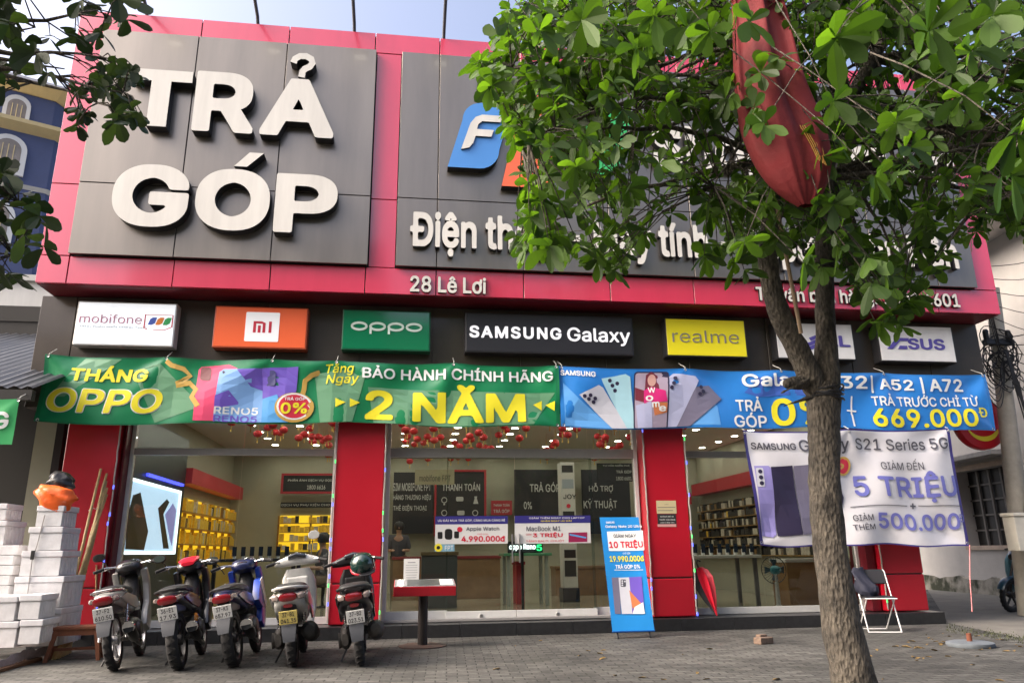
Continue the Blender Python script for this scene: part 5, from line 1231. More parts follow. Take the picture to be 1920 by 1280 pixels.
bk = underbone("black motorbike with dark red stripes and red dash, second from left in the row", BLKP, REDP, BLKP, LN("36-E1", "17.93"), None, cowl=BLKP, sport=True, chromed=False, amber=False)
p = MB(); p.loft([(.8, 0, 1.03, .07, .02, 2.6), (.88, 0, 1.065, .11, .022, 2.6), (1.02, 0, 1.09, .1, .02, 2.6)], 16); p.build("dash_cover", BRP, bk, world=False, smooth=True)
p = MB(); p.loft([(-.05, -.2, .47, .012, .03, 2), (-.03, -.2, .47, .022, .045, 2), (.02, -.2, .47, .02, .04, 2)], 12); p.build("indicator", AMB, bk, world=False, smooth=True)
mirror(bk, .22, .93, 1.12, BLACK, .09); finish(bk, 336, 1255, 389, 1219, -10)
bk = underbone("blue sports motorbike with navy tail and wide rear tyre, third from left in the row", NAVP, NAVP, BLUP, LN("37-K3", "657.97"), None, sport=True, chromed=False)
side(bk, "fairing_panel", [(.55, .6), (.8, .5), (1.02, .62), (1.0, .84), (.8, .82)], .12, .2, BLUP); side(bk, "fairing_stripe", [(.72, .8), (.9, .5), (.98, .55), (.86, .84)], .2, .212, WHP)
mirror(bk, .22, .93, 1.1, BLACK, .12); finish(bk, 440, 1250, 490, 1216, -10)

def scooter(label, body, inner, plate, pm, tail, muff, cowl, white=True):
    root = thing("motor_scooter", label, "scooter", group="scooters parked in front of the shop"); r = .255
    wheel(root, 0, r, .1, RIMB, 6); wheel(root, 1.2, r, .09, RIMB, 6)
    p = MB(); p.loft([(-.3, 0, .68, .05, .03, 2.4), (-.26, 0, .67, .12, .06, 2.8), (-.15, 0, .65, .155, .1, 2.8), (.1, 0, .6, .18, .14, 2.8), (.35, 0, .56, .17, .17, 2.8), (.52, 0, .52, .13, .17, 2.8), (.58, 0, .5, .09, .14, 2.6)], 24); p.build("rear_body", inner, root, world=False, smooth=True)
    side(root, "side_panel", [(-.24, .7), (.1, .73), (.5, .6), (.55, .42), (.4, .42), (.15, .56), (-.1, .62)], .165, .188, body, bev=.01)
    p = MB(); p.loft([(-.26, 0, .755, .08, .02, 2.6), (-.15, 0, .775, .13, .035, 2.8), (.1, 0, .775, .16, .045, 2.8), (.4, 0, .745, .15, .045, 2.6), (.6, 0, .715, .09, .035, 2.4)], 20); p.build("seat", SEATM, root, world=False, smooth=True)
    p = MB(); p.tube([(.1, .17, .75), (-.1, .165, .77), (-.27, .11, .785), (-.31, 0, .79), (-.27, -.11, .785), (-.1, -.165, .77), (.1, -.17, .75)], .014, 8); p.build("grab_rail", tail, root, world=False, smooth=True)
    p = MB(); p.loft([(-.325, 0, .69, .05, .02, 2.4), (-.315, 0, .69, .085, .038, 2.6), (-.25, 0, .69, .1, .045, 2.6)], 20); p.build("tail_light", TLR, root, world=False, smooth=True)
    for s_ in (-1, 1):
        p = MB(); p.loft([(-.305, s_*.11, .69, .016, .02, 2.4), (-.285, s_*.125, .695, .035, .032, 2.4), (-.2, s_*.15, .7, .02, .032, 2.4)], 14); p.build("indicator", TLC, root, world=False, smooth=True)
    p = MB(); p.loft([(-.3, 0, .61, .045, .018, 2.6), (-.22, 0, .61, .06, .03, 2.6)], 14); p.build("reflector", TLR, root, world=False, smooth=True)
    p = MB(); p.box(-.27, .1, -.075, .075, .46, .62); p.build("undertail", BLACK, root, world=False, bevel=.02)
    numberplate(root, -.31, .5, radians(-14), plate, pm); flap(root, -.25, .47, -.33, .27, .15); stand(root)
    for s_ in (-1, 1): shock(root, s_*.12, (.02, .27), (.06, .58), CHR)
    p = MB(); p.loft([(-.08, .13, .28, .03, .06, 2.6), (0, .13, .28, .05, .1, 2.8), (.3, .13, .29, .06, .11, 2.8), (.48, .1, .3, .06, .1, 2.8), (.56, .06, .3, .04, .06, 2.6)], 16); p.lathe([(.001, -.01), (.07, -.01), (.08, .02), (.001, .02)], (.03, .18, .27), 'y', 18); p.build("engine_casing", ENG, root, world=False, smooth=True)
    p = MB(); p.tube([(.42, -.1, .22), (.3, -.16, .22), (.22, -.17, .25)], .018, 8); p.tube([(.3, -.17, .26), (.22, -.18, .28), (-.1, -.185, .34), (-.14, -.185, .345)], [.04, .085, .088, .05], 18); p.build("exhaust", muff, root, world=False, smooth=True)
    p = MB(); p.loft([(.42, 0, .3, .12, .05, 4), (.5, 0, .29, .17, .045, 4), (.82, 0, .29, .17, .045, 4), (.92, 0, .33, .15, .06, 4)], 20); p.build("floorboard", BLACK, root, world=False, smooth=True)
    p = MB(); N = 7
    p.loft([(.3, 0, .9, .15, .035, 3), (.5, 0, .94, .19, .04, 3), (.7, 0, .99, .2, .05, 3), (.85, 0, .98, .18, .06, 3), (.95, 0, .96, .13, .06, 3)], 22, ax='z')
    p.v = [(q[1], q[0], q[2]) if False else q for q in p.v]
    # sections run up the z axis: (half width across y)
    p.v = [(b_, a_, c_) for (a_, b_, c_) in p.v]
    p.build("leg_shield", inner, root, world=False, smooth=True)
    p = MB(); p.loft([(.35, 0, .985, .14, .05, 3), (.6, 0, 1.06, .19, .06, 3), (.8, 0, 1.07, .19, .07, 3), (.94, 0, 1.02, .12, .05, 3)], 22, ax='z'); p.v = [(b_, a_, c_) for (a_, b_, c_) in p.v]; p.build("front_panel", body, root, world=False, smooth=True)
    p = MB(); p.box(.82, .87, -.12, .12, .72, .86); p.build("glove_box", inner if white else BLACK, root, world=False, bevel=.02)
    fork(root, 1.2, r, ENG, body)
    p = MB(); p.loft([(-.25, .93, 1.02, .03, .03, 2.4), (-.17, .94, 1.03, .06, .05, 2.6), (0, .97, 1.06, .085, .075, 2.6), (.17, .94, 1.03, .06, .05, 2.6), (.25, .93, 1.02, .03, .03, 2.4)], 18, ax='y'); p.build("head_cowl", cowl, root, world=False, smooth=True)
    p = MB(); p.loft([(-.1, .9, 1.08, .03, .03, 2.6), (0, .9, 1.1, .045, .035, 2.6), (.1, .9, 1.08, .03, .03, 2.6)], 14, ax='y'); p.build("instrument_panel", MATS["dark dial glass"], root, world=False, smooth=True)
    bars(root, .93, 1.03, .33)
    return root
bk = scooter("white scooter with yellow number plate and round white mirror, fourth in the parked row", WHP, WHP, LN("37-B1", "041.35"), PLATEY, WHP, mat("black muffler", (.018, .018, .018), .5), WHP)
p = MB(); p.tube([(.93, -.16, 1.06), (.94, -.17, 1.2), (.92, -.19, 1.27)], .006, 6); mo = p.build("mirror", BLACK, bk, world=False, smooth=True)
p = MB(); p.loft([(.9, -.2, 1.31, .06, .045, 2.2), (.915, -.2, 1.31, .066, .05, 2.2), (.94, -.2, 1.31, .035, .03, 2)], 18); p.build("mirror_shell", WHP, bk, world=False, smooth=True).parent = mo
finish(bk, 550, 1249, 574, 1214, -6)
bk = scooter("glossy black scooter with white plate and silver springs beside second red pillar", BLKP, BLKP, LN("37-B2", "023.51"), PLATE, BLACK, ENG, BLKP, False)
finish(bk, 677, 1247, 682, 1211, -8); hel = bk
# helmet lying on the black scooter
hp = hel.matrix_basis @ Vector((.62, -.1, .98))
t = thing("helmet", "shiny dark green and red helmet resting on top of the black scooter", "helmet", hp)
m = MB(); m.lathe([(.125, -.06), (.14, -.02), (.135, .04), (.105, .095), (.06, .125), (.001, .135)], (0, 0, 0), 'z', 24); m.build("shell", mat("dark green gloss", (.01, .03, .025), .1, coat=1), t, world=False, smooth=True)
m = MB(); m.lathe([(.13, -.065), (.144, -.055), (.144, -.035), (.13, -.03)], (0, 0, 0), 'z', 24, closed=True); m.build("rim_band", BRP, t, world=False, smooth=True)
m = MB(); m.prism([(-.1, -.02), (.1, -.02), (.08, -.06), (0, -.09), (-.08, -.06)], lambda u, v, d: (u, v-.12, -.03+d), .015); m.build("peak", BLKP, t, world=False, bevel=.004)
t.rotation_euler = (.5, -.3, .3)
# sixth bike at right edge
bk = underbone("dark motorbike with pale blue panels parked on driveway at right edge", paint("teal paint", (.015, .06, .1)), BLKP, paint("pale blue paint", (.15, .35, .46)), LN("37-K1", "284.16"), None, sport=True, chromed=False)
q = G(1925, 1148); bk.location = q+Vector((1.05, .5, 0)); bk.rotation_euler = (radians(-8), 0, radians(196)); bk["group"] = "motorbikes parked around the shop"
mirror(bk, .22, .93, 1.1, BLACK, .1)

# ------------------------------------------------------------------ reading stand
YS2 = G(792, 1212).y; base = G(792, 1211)
t = thing("reading_stand", "red edged reading stand on a dark post with round base before the doors", "stand", base)
m = MB(); m.lathe([(.001, 0), (.29, 0), (.29, .012), (.25, .022), (.001, .022)], tuple(base), 'z', 36); m.build("base", mat("rusty brown disc", (.06, .035, .028), .6, var=.3, vscale=8), t, smooth=True)
m = MB(); m.lathe([(.06, .022), (.06, A(792, 1100, YS2).z-.02)], tuple(Vector((base.x, base.y, 0))), 'z', 20); m.build("post", mat("brown black post", (.02, .016, .015), .4), t, smooth=True)
xa, xb_ = A(738, 1105, YS2-.2).x, A(855, 1105, YS2-.2).x; za, zb_ = A(796, 1117, YS2-.2).z, A(796, 1099, YS2-.2).z
T = Matrix.Translation((0, YS2-.2, za)) @ Matrix.Rotation(radians(9), 4, 'X')
m = MB(); m.box(xa, xb_, 0, .45, 0, zb_-za, 0, T); m.build("desk_box", PILR, t, bevel=.006)
m = MB(); m.box(xa+.01, xb_-.01, .01, .44, zb_-za+.001, zb_-za+.006, 0, T); to = m.build("desk_top", mat("grey glass top", (.25, .26, .27), .12), t)
m = MB(); m.box(xa+.16, xb_-.2, .05, .4, zb_-za+.007, zb_-za+.009, 0, T); m.build("dark_sheet", mat("dark sheet", (.05, .06, .06), .3), t).parent = to
m = MB(); m.box(xb_-.19, xb_-.03, .08, .4, zb_-za+.007, zb_-za+.009, 0, T); m.build("paper_sheet", PAPER, t).parent = to
nz = T @ Vector((0, .4, zb_-za+.01)); NYY = nz.y
a, b = A(757, 1070, NYY), A(786, 1070, NYY); zz = A(770, 1047, NYY).z
t = thing("paper_notice", "white printed notice board standing upright on the red reading stand", "notice", (a.x, NYY, nz.z))
m = MB(); m.box(a.x, b.x, NYY, NYY+.012, nz.z, zz); m.build("sheet", PAPER, t, bevel=.002)
m = MB()
for k in range(9):
    z = zz-.05-k*.03; L = (b.x-a.x)*(.5 if k == 0 else rng.uniform(.6, .8)); cx = (a.x+b.x)/2
    m.prism([(cx-L/2, z), (cx+L/2, z), (cx+L/2, z+(.012 if k == 0 else .006)), (cx-L/2, z+(.012 if k == 0 else .006))], facing(NYY), .001)
m.build("printed_lines", mat("faint grey ink", (.3, .3, .32), .6), t)

# ------------------------------------------------------------------ blue stand-up advert
q0, q1 = G(1158, 1196), G(1222, 1195); YX = (q0.y+q1.y)/2
zt_ = A(1168, 969, YX+.35).z
xl_, xr_ = A(1148, 1178, YX).x, A(1227, 1178, YX).x; zb_ = A(1188, 1182, YX).z
zt_ = A(1168, 969, YX+.42).z
up = Vector((0, .42, zt_-zb_)); HX = up.length; up.normalize(); nrm = Vector((0, -up.z, up.y)); WX = xr_-xl_
def xf(u, v, d):
    bow = .035*sin(pi*v/HX)*0+.02*sin(pi*u/WX)*sin(pi*v/HX)
    return Vector((xl_+u, YX, zb_))+up*v+nrm*(d-bow)
t = thing("advert_stand", "tall blue stand up advert with 10 TRIỆU and phones leaning beside third pillar", "advert stand", ((xl_+xr_)/2, YX, 0))
BLX = vinyl("bright blue vinyl", (.02, .24, .62))
m = MB()
for i in range(10):
    for j in range(24): m.face([xf(WX*a/10, HX*b/24, 0) for a, b in ((i, j), (i+1, j), (i+1, j+1), (i, j+1))])
m.raw("printed_sheet", BLX, t, smooth=True)
m = MB(); m.box(xl_-.005, xr_+.005, YX-.02, YX+.02, zb_-.012, zb_+.004); m.build("bottom_bar", mat("deep blue plastic", (.01, .08, .3), .4), t, bevel=.004)
m = MB(); 
for s_ in (.12, .88): m.tube([xf(WX*s_, .05, -.03), Vector((xl_+WX*s_, YX-.03, .005))], .012, 8)
m.tube([xf(WX*.5, HX*.55, -.03), Vector(((xl_+xr_)/2, YX+.75, .005))], .012, 8)
m.tube([xf(0.01, .02, -.02), xf(WX-.01, HX-.02, -.05)], .006, 6); m.tube([xf(WX-.01, .02, -.02), xf(.01, HX-.02, -.05)], .006, 6)
m.build("support_legs", BLACK, t, smooth=True)
def xuv(px, py):
    r_ = ray(px, py); o_ = Vector((xl_, YX, zb_)); k = (o_-CPOS).dot(nrm)/r_.dot(nrm); q = CPOS+r_*k-o_; return (q.x, q.dot(up))
def xtext(s_, x0_, y0_, x1_, y1_, mm, bold=.04, **kw):
    a, b = xuv(x0_, (y0_+y1_)/2), xuv(x1_, (y0_+y1_)/2); c, d = xuv((x0_+x1_)/2, y1_), xuv((x0_+x1_)/2, y0_)
    m = MB(); letter(m, s_, xf, (a[0], c[1], b[0], d[1]), 0, .008, 0, bold=bold, cell=1/24, **kw); m.raw("lettering", mm, t)
def xpic(pts, mm, d=.005, name="printed_picture"):
    m = MB(); decal(m, [xuv(*p) for p in pts], xf, d, 0, .06, .06); m.raw(name, mm, t)
xpic([(1138, 996), (1205, 994), (1208, 1031), (1142, 1032)], WO, .004, "white_block")
xtext("SAMSUNG", 1136, 977, 1152, 981, WO); xtext("Galaxy Note 20 Ultra", 1135, 984, 1203, 990, WO, .03)
xtext("GIẢM NGAY", 1150, 999, 1192, 1007, INK, .03); xtext("10 TRIỆU", 1142, 1011, 1205, 1029, RED, .05)
xtext("CHỈ CÒN", 1168, 1034, 1182, 1038, WO, .02); xtext("19.990.000đ", 1143, 1041, 1207, 1052, YO, .05); xtext("TRẢ GÓP 0%", 1154, 1056, 1200, 1065, WO, .04)
xpic([(1152, 1067), (1206, 1067), (1206, 1068), (1152, 1068)], WO, .004, "thin_rule")
xpic([(1147, 1082), (1163, 1081), (1164, 1150), (1153, 1150)], GRP, .005, "printed_phone"); xpic([(1160, 1082), (1180, 1081), (1186, 1150), (1166, 1150)], SIL, .007, "printed_phone")
xpic([(1178, 1081), (1203, 1080), (1209, 1150), (1183, 1150)], SCR2, .006, "printed_phone"); xpic([(1180, 1105), (1204, 1132), (1186, 1140)], vinyl("orange ink", (.6, .2, .08)), .0075)
xpic([(1190, 1137), (1206, 1128), (1209, 1150), (1186, 1150)], WO, .0078); xpic(rbox(1169, 1092, 10, 14, 0, 2), INK, .0085)
for dx, dy in ((-2, -4), (-2, 0), (-2, 4), (3, -3)): xpic(pdisc(1169+dx, 1092+dy, 1.6), SIL, .0095)

# ------------------------------------------------------------------ folding chair
q = G(1652, 1184); ch = thing("folding_chair", "white tubed folding chair with black back, standing right of the tree", "chair", q, radians(-14))
WT = mat("white enamel tube", (.7, .7, .7), .3); BV = mat("black cloth", (.015, .015, .02), .7, bump=.2)
wd = .21
for s_ in (-1, 1):
    m = MB(); m.tube([(s_*wd, -.16, .012), (s_*wd, .0, .38), (s_*wd*.97, .16, .78), (s_*wd*.9, .175, .8)], .009, 8); m.build("leg", WT, ch, world=False, smooth=True)
    m = MB(); m.tube([(s_*(wd-.03), .3, .012), (s_*(wd-.03), -.16, .435)], .009, 8); m.build("leg", WT, ch, world=False, smooth=True)
m = MB(); m.tube([(-wd, -.16, .012), (wd, -.16, .012)], .009, 8); m.tube([(-wd+.03, .3, .012), (wd-.03, .3, .012)], .009, 8); m.tube([(-wd, -.17, .435), (wd, -.17, .435)], .009, 8); m.build("cross_bar", WT, ch, world=False, smooth=True)
m = MB(); m.box(-wd+.015, wd-.015, -.16, .16, .43, .462); m.build("seat", BV, ch, world=False, bevel=.014)
m = MB(); m.box(-wd, wd, -.012, .02, -.1, .1, 0, Matrix.Translation((0, .15, .71)) @ Matrix.Rotation(radians(-20), 4, 'X')); m.build("backrest", BV, ch, world=False, bevel=.012)
qq = ch.matrix_basis @ Vector((-.1, .0, .47))
m = MB(); r_ = random.Random(5); m.loft([(0, 0, 0, .12, .11, 2.6), (.05, 0, 0, .15, .13, 2.4), (.12, 0, .02, .15, .11, 2.4), (.2, -.02, .06, .12, .07, 2.4), (.3, -.03, .12, .1, .045, 2.4), (.36, -.03, .13, .07, .03, 2.2)], 24, ax='z')
m.v = [(x+.018*sin(z*28+y*30), y+.016*sin(x*45+z*20), z+.012*sin(x*40)) for x, y, z in m.v]
bgm = m.build("jacket", mat("dark jacket cloth", (.012, .014, .03), .8, bump=.3), None, smooth=True); bgm.location = qq; tag(bgm, "dark crumpled jacket heaped on the seat of the folding chair", "jacket")

# ------------------------------------------------------------------ umbrella against the glass
tip, hd = Vector(G(1344, 1157, IZ0)), A(1308, 1060, YG-.12)
tip.y = YS+.12; tip = CPOS+ray(1344, 1155)*((YS+.12)/ray(1344, 1155).y); tip.z = max(tip.z, IZ0)
ax_ = (hd-tip); L = ax_.length; ax_.normalize(); u_ = ax_.orthogonal().normalized(); v_ = ax_.cross(u_)
t = thing("umbrella", "half folded red and black umbrella leaning beside the third red pillar", "umbrella", tip)
m = MB(); n = 16; prof = [(.0, .012), (.12, .03), (.3, .075), (.5, .11), (.7, .13), (.86, .1), (.95, .045)]
P_ = [[tip+ax_*(L*f)+(u_*cos(2*pi*k/n)+v_*sin(2*pi*k/n))*r*(1.25 if k % 2 == 0 else .6) for k in range(n)] for f, r in prof]
for i in range(len(prof)-1):
    for k in range(n): m.face([P_[i][k], P_[i][(k+1) % n], P_[i+1][(k+1) % n], P_[i+1][k]], (k//4) % 2)
m.build("canopy", [mat("red nylon", (.5, .01, .03), .5), mat("black nylon", (.015, .015, .018), .5)], t)
m = MB(); m.tube([tip, tip+ax_*L*1.05], .008, 8); m.build("shaft", STEEL, t)
m = MB(); h0 = tip+ax_*L*1.05; m.tube([h0-ax_*.1, h0, h0+ax_*.05+Vector((.03, 0, 0)), h0+ax_*.03+Vector((.07, 0, 0))], .015, 8); m.build("handle", BLACK, t, smooth=True)

# ------------------------------------------------------------------ pedestal fan inside right window
YFN = 11.8; fb = A(1462, 1150, YFN); fh = A(1457, 1068, YFN); FZ = IZ0
t = thing("pedestal_fan", "white pedestal fan with teal motor head turned away in right window", "fan", (fb.x, YFN, FZ))
m = MB(); m.lathe([(.001, 0), (.19, 0), (.18, .03), (.06, .05), (.035, .07)], (fb.x, YFN, FZ), 'z', 28); m.build("base", WHP, t, smooth=True)
m = MB(); m.lathe([(.035, 0), (.03, .35), (.018, .36), (.018, fh.z-FZ-.09)], (fb.x, YFN, FZ+.05), 'z', 16); m.build("pole", WHP, t, smooth=True)
m = MB(); m.loft([(-.09, fb.x, fh.z, .03, .03, 2.2), (-.05, fb.x, fh.z, .075, .06, 2.4), (.06, fb.x+.02, fh.z, .08, .07, 2.4), (.1, fb.x+.03, fh.z, .05, .05, 2.2)], 18, ax='y'); m.v = [(x, y+YFN, z) for x, y, z in m.v]; m.build("motor_housing", mat("teal plastic", (.02, .2, .24), .35), t, smooth=True)
cg = MB(); cc_ = Vector((fb.x+.06, YFN+.17, fh.z))
for k in range(28):
    a = 2*pi*k/28; cg.tube([cc_+Vector((.03*cos(a), -.05, .03*sin(a))), cc_+Vector((.13*cos(a), -.06, .13*sin(a))), cc_+Vector((.21*cos(a), 0, .21*sin(a)))], .003, 4)
cg.tube([cc_+Vector((.21*cos(a), 0, .21*sin(a))) for a in np.linspace(0, 2*pi, 33)], .007, 6); cg.build("guard", BLACK, t, smooth=True)
m = MB()
for k in range(4):
    a = k*pi/2; m.prism([(.02*cos(a), .02*sin(a)), (.17*cos(a-.35), .17*sin(a-.35)), (.18*cos(a+.35), .18*sin(a+.35))], lambda u, v, d: cc_+Vector((u, d-.02, v)), .01)
m.build("blade", mat("blue grey blade", (.1, .16, .2), .3), t)

# ------------------------------------------------------------------ foam boxes, bags, poles and stool at left
FOAM = mat("white foam", (.6, .6, .61), .8, var=.14, vscale=8, bump=.25, bscale=120); FOAMD = mat("foam lid", (.58, .58, .6), .8, var=.12, vscale=8, bump=.25, bscale=120)
def foambox(label, xl, yt, xr, yb, Y, dep=.5, group="white foam boxes stacked at left", lid=True):
    a, b, c, d = A(xl, (yt+yb)/2, Y), A(xr, (yt+yb)/2, Y), A((xl+xr)/2, yt, Y), A((xl+xr)/2, yb, Y)
    z0, z1 = max(d.z, .01), c.z
    t = thing("foam_box", label, "foam box", ((a.x+b.x)/2, Y, z0), group=group); jx = rng.uniform(-.01, .01)
    m = MB(); zl_ = z1-.07 if lid else z1; m.box(a.x+.012, b.x-.012, Y+.012, Y+dep-.012, z0+.004, zl_)
    if lid:
        for k in range(5): m.box(b.x-.014, b.x-.006, Y+.06+k*(dep-.16)/4, Y+.1+k*(dep-.16)/4, z0+.02, zl_-.01)
    m.build("body", FOAM, t, bevel=.008)
    if lid and rng.random() < .45:
        tp = MB(); tx = a.x+(b.x-a.x)*rng.uniform(.3, .7); tp.box(tx-.022, tx+.022, Y-.004, Y-.001, z1-.16, z1-.01); tp.build("tape", mat("clear brown tape", (.5, .43, .3), .3), t)
    if lid: m = MB(); m.box(a.x+jx, b.x+jx, Y, Y+dep, zl_+.002, z1-.002); m.build("lid", FOAMD, t, bevel=.01)
YX1, YX2, YX3 = 9.55, 9.1, 9.9
foambox("small white foam box on top of the tall stack under the orange bag", 66, 947, 118, 987, YX1, .42)
foambox("white foam box second from top of the tall stack beside the bamboo poles", 52, 987, 117, 1032, YX1, .5)
foambox("white foam box third from top of the tall stack with a dark tag", 36, 1032, 114, 1080, YX1, .5)
foambox("wide white foam box fourth from top of the tall stack", 22, 1080, 116, 1140, YX1, .6)
foambox("bottom foam box of the tall stack, half hidden behind the front pair", 30, 1140, 112, 1212, YX1, .6)
foambox("front upper right foam box with ribbed side near the stool", 33, 1114, 76, 1161, YX2, .42)
foambox("front lower right foam box with ribbed side near the stool", 33, 1161, 77, 1208, YX2, .42)
foambox("front upper left foam box cut off by left edge", -42, 1117, 30, 1165, YX2, .42)
foambox("front lower left foam box cut off by left edge", -42, 1165, 31, 1215, YX2, .42)
foambox("topmost white foam box of the left stack at left edge", -40, 943, 13, 975, YX3, .4)
foambox("white foam box second from top of the left stack at left edge", -45, 975, 10, 1022, YX3, .5)
for k in range(5): foambox("loose white foam lid in the flat pile at left edge", -60, 1022+k*19, 34-k*5+rng.randint(-3, 3), 1041+k*19, YX3-.1, .5, "flat foam lids piled at left", False)
foambox("lowest foam box of the left stack behind the front pair", -60, 1117, 20, 1212, YX3-.1, .5)
# strap on the tall stack
cord("strap", "thin grey strap running down the front of tall foam stack", [A(84, 965, YX1-.006), A(70, 1020, YX1-.008), A(60, 1050, YX1-.008), A(52, 1112, YX1-.008)], .006, mat("grey strap", (.25, .24, .23), .7), "strap")
m = MB(); q = A(61, 1040, YX1-.012); m.box(q.x-.02, q.x+.02, q.y-.006, q.y+.004, q.z-.05, q.z+.05); tag(m.build("plastic_tag", BLACK, None, bevel=.004), "small black tag on the strap of the tall foam stack", "tag")
def bag(name, label, cat, px, py, Y, rx, rz, m_, seed, knot=True):
    r_ = random.Random(seed); c = A(px, py, Y); b = MB(); N = 14
    secs = []
    for k in range(N+1):
        f = k/N; h = -rz+2*rz*f; wv = ((1-(2*f-1)**2)**.42)*((.45+.75*f) if 'orange' in name else (1.15-.5*f)); secs.append((c.z+h, c.x, Y+.15, rx*wv*(1+.1*sin(k*1.3+seed))+.01, .13*wv+.01, 2.2))
    b.loft(secs, 36, ax='z')
    ph = [(r_.uniform(12, 34), r_.uniform(12, 34), r_.uniform(0, 6)) for _ in range(7)]
    b.v = [(x+sum(.011*abs(sin(a*z*.6+e+b_*y)) for a, b_, e in ph), y+sum(.012*abs(sin(a*x*.6+b_*z*.7+e)) for a, b_, e in ph), z+sum(.004*sin(a*x+e) for a, b_, e in ph)) for x, y, z in b.v]
    b.v = [(x, y, z+.035*sin(9*(x-c.x)+seed)) for x, y, z in b.v]
    o = b.build(name, m_, None, smooth=True); return tag(o, label, cat)
bag("orange_bag", "crumpled bright orange plastic bag lying on the foam stack", "bag", 80, 936, YX1-.12, .235, .18, mat("orange plastic", (.85, .13, .015), .4, bump=.8, bscale=9), 3)
bag("black_bag", "black plastic bag heaped on top of the orange bag", "bag", 93, 902, YX1+.1, .15, .12, mat("black film", (.012, .012, .013), .35, bump=.8, bscale=12), 8)
BAM = mat("bamboo", (.4, .28, .11), .5, var=.25, vscale=12)
rb_ = random.Random(2)
for k in range(7):
    b0 = G(103+k*4.5, 1238-k*1.5); b0 = G(103+k*4.5, 1236-k*2); e = A(193+rb_.uniform(-7, 9), 890+rb_.uniform(-12, 40), YP-.03)
    m = MB(); pts = [b0.lerp(e, f)+Vector((rb_.uniform(-.006, .006), -.02-.04*sin(pi*f), 0)) for f in np.linspace(0, 1, 12)]
    m.tube(pts, [.025-.009*f for f in np.linspace(0, 1, 12)], 8)
    for f in (1, 2, 3, 4, 5, 6, 7, 8, 9, 10): m.tube([pts[f]-(pts[f]-pts[f-1]).normalized()*.006, pts[f]+(pts[f]-pts[f-1]).normalized()*.006], .0275-.009*f/11, 8)
    tag(m.build("bamboo_pole", BAM, None, smooth=True), "long dry bamboo pole in the bundle leaning on the first red pillar", "pole", "bundle of bamboo poles")
m = MB(); m.tube([G(160, 1215, .0)+Vector((0, .3, .02)), A(181, 1058, YP-.02)], .013, 8)
tag(m.build("wooden_stick", mat("pale stick", (.36, .22, .1), .6, var=.2, vscale=10), None, smooth=True), "single short wooden stick leaning on red pillar behind the stool", "stick")
cord("twine", "short piece of twine tied round the bamboo bundle", [A(166, 957, YP-.25), A(172, 951, YP-.28), A(180, 954, YP-.26), A(188, 947, YP-.2)], .005, ROPE, "twine")
s0 = G(140, 1236)
t = thing("wooden_stool", "small brown wooden stool in front of the bamboo poles", "stool", s0, radians(10))
WD = mat("reddish stool wood", (.19, .065, .03), .5, var=.3, vscale=7)
hs_ = A(140, 1172, s0.y).z
m = MB(); m.box(-.25, .25, -.14, .14, hs_-.035, hs_); m.build("seat", WD, t, world=False, bevel=.008)
for sx_ in (-1, 1):
    for sy_ in (-1, 1):
        m = MB(); m.loft([(0, sx_*.26, sy_*.14, .022, .022, 6), (hs_-.036, sx_*.2, sy_*.1, .026, .026, 6)], 12, ax='z'); m.build("leg", WD, t, world=False)
for sy_ in (-1, 1):
    m = MB(); m.box(-.2, .2, sy_*.11-.012, sy_*.11+.012, hs_-.095, hs_-.036); m.build("apron", WD, t, world=False)
m = MB(); m.box(-.22, .22, -.01, .01, .1, .13); m.build("stretcher", WD, t, world=False)
# crumpled sheet under the boxes
m = MB(); rs = random.Random(9); N = 26
o_ = G(-60, 1275); e1 = G(98, 1228)-o_; e2 = Vector((0, .9, 0))
for i in range(N):
    for j in range(10):
        f = lambda i, j: o_+e1*(i/N)+e2*(j/10)+Vector((0, 0, .03+.028*sin(i*1.7+j*.9)*cos(j*1.3+i*.4)+(.1*(j/10)) + .02*sin(i*.6)))
        m.face([f(i, j), f(i+1, j), f(i+1, j+1), f(i, j+1)])
tag(m.raw("plastic_sheet", mat("cloudy plastic film", (.42, .38, .42), .35, var=.25, vscale=5, bump=.5), None, smooth=True), "crumpled cloudy plastic sheet spread under the foam boxes", "plastic sheet")
m = MB(); a = G(-60, 1262); m.box(a.x, a.x+.3, a.y-.05, a.y+.9, .0, .035); tag(m.build("wooden_pallet", mat("pallet wood", (.14, .07, .035), .7, var=.3), None, bevel=.006), "low brown wooden board beneath the plastic sheet at left edge", "board")

# ------------------------------------------------------------------ small things on the paving
q = G(1820, 1211); t = thing("parasol_base", "round grey concrete parasol base with rusty stub on paving at right", "parasol base", q)
m = MB(); m.lathe([(.001, 0), (.24, 0), (.25, .02), (.245, .045), (.2, .055), (.001, .058)], (0, 0, 0), 'z', 32); m.build("disc", mat("blue grey concrete", (.12, .14, .16), .8, var=.2, vscale=8), t, world=False, smooth=True)
m = MB(); m.lathe([(.03, .058), (.028, .14), (.02, .142)], (0, 0, 0), 'z', 12); m.build("stub", mat("rust", (.16, .05, .025), .8), t, world=False)
BR = mat("broken brick", (.16, .11, .08), .9, var=.3, vscale=20, bump=.5)
for (px, py, sz, rz, lb) in ((1432, 1206, .11, .4, "broken brick lying on the paving left of the tree trunk"), (1008, 552, 0, 0, None)):
    if not sz: continue
    b = MB(); b.box(-sz, sz, -.06, .06, 0, .075); b.box(-.02, sz*.9, .02, .1, .02, .1)
    o = b.build("brick", BR, None, bevel=.012); o.location = G(px, py); o.rotation_euler = (0, 0, rz); tag(o, lb, "brick")
LITM = mat("dry leaf", (.2, .13, .04), .7, var=.4, vscale=8); rl = random.Random(31)
pl = None
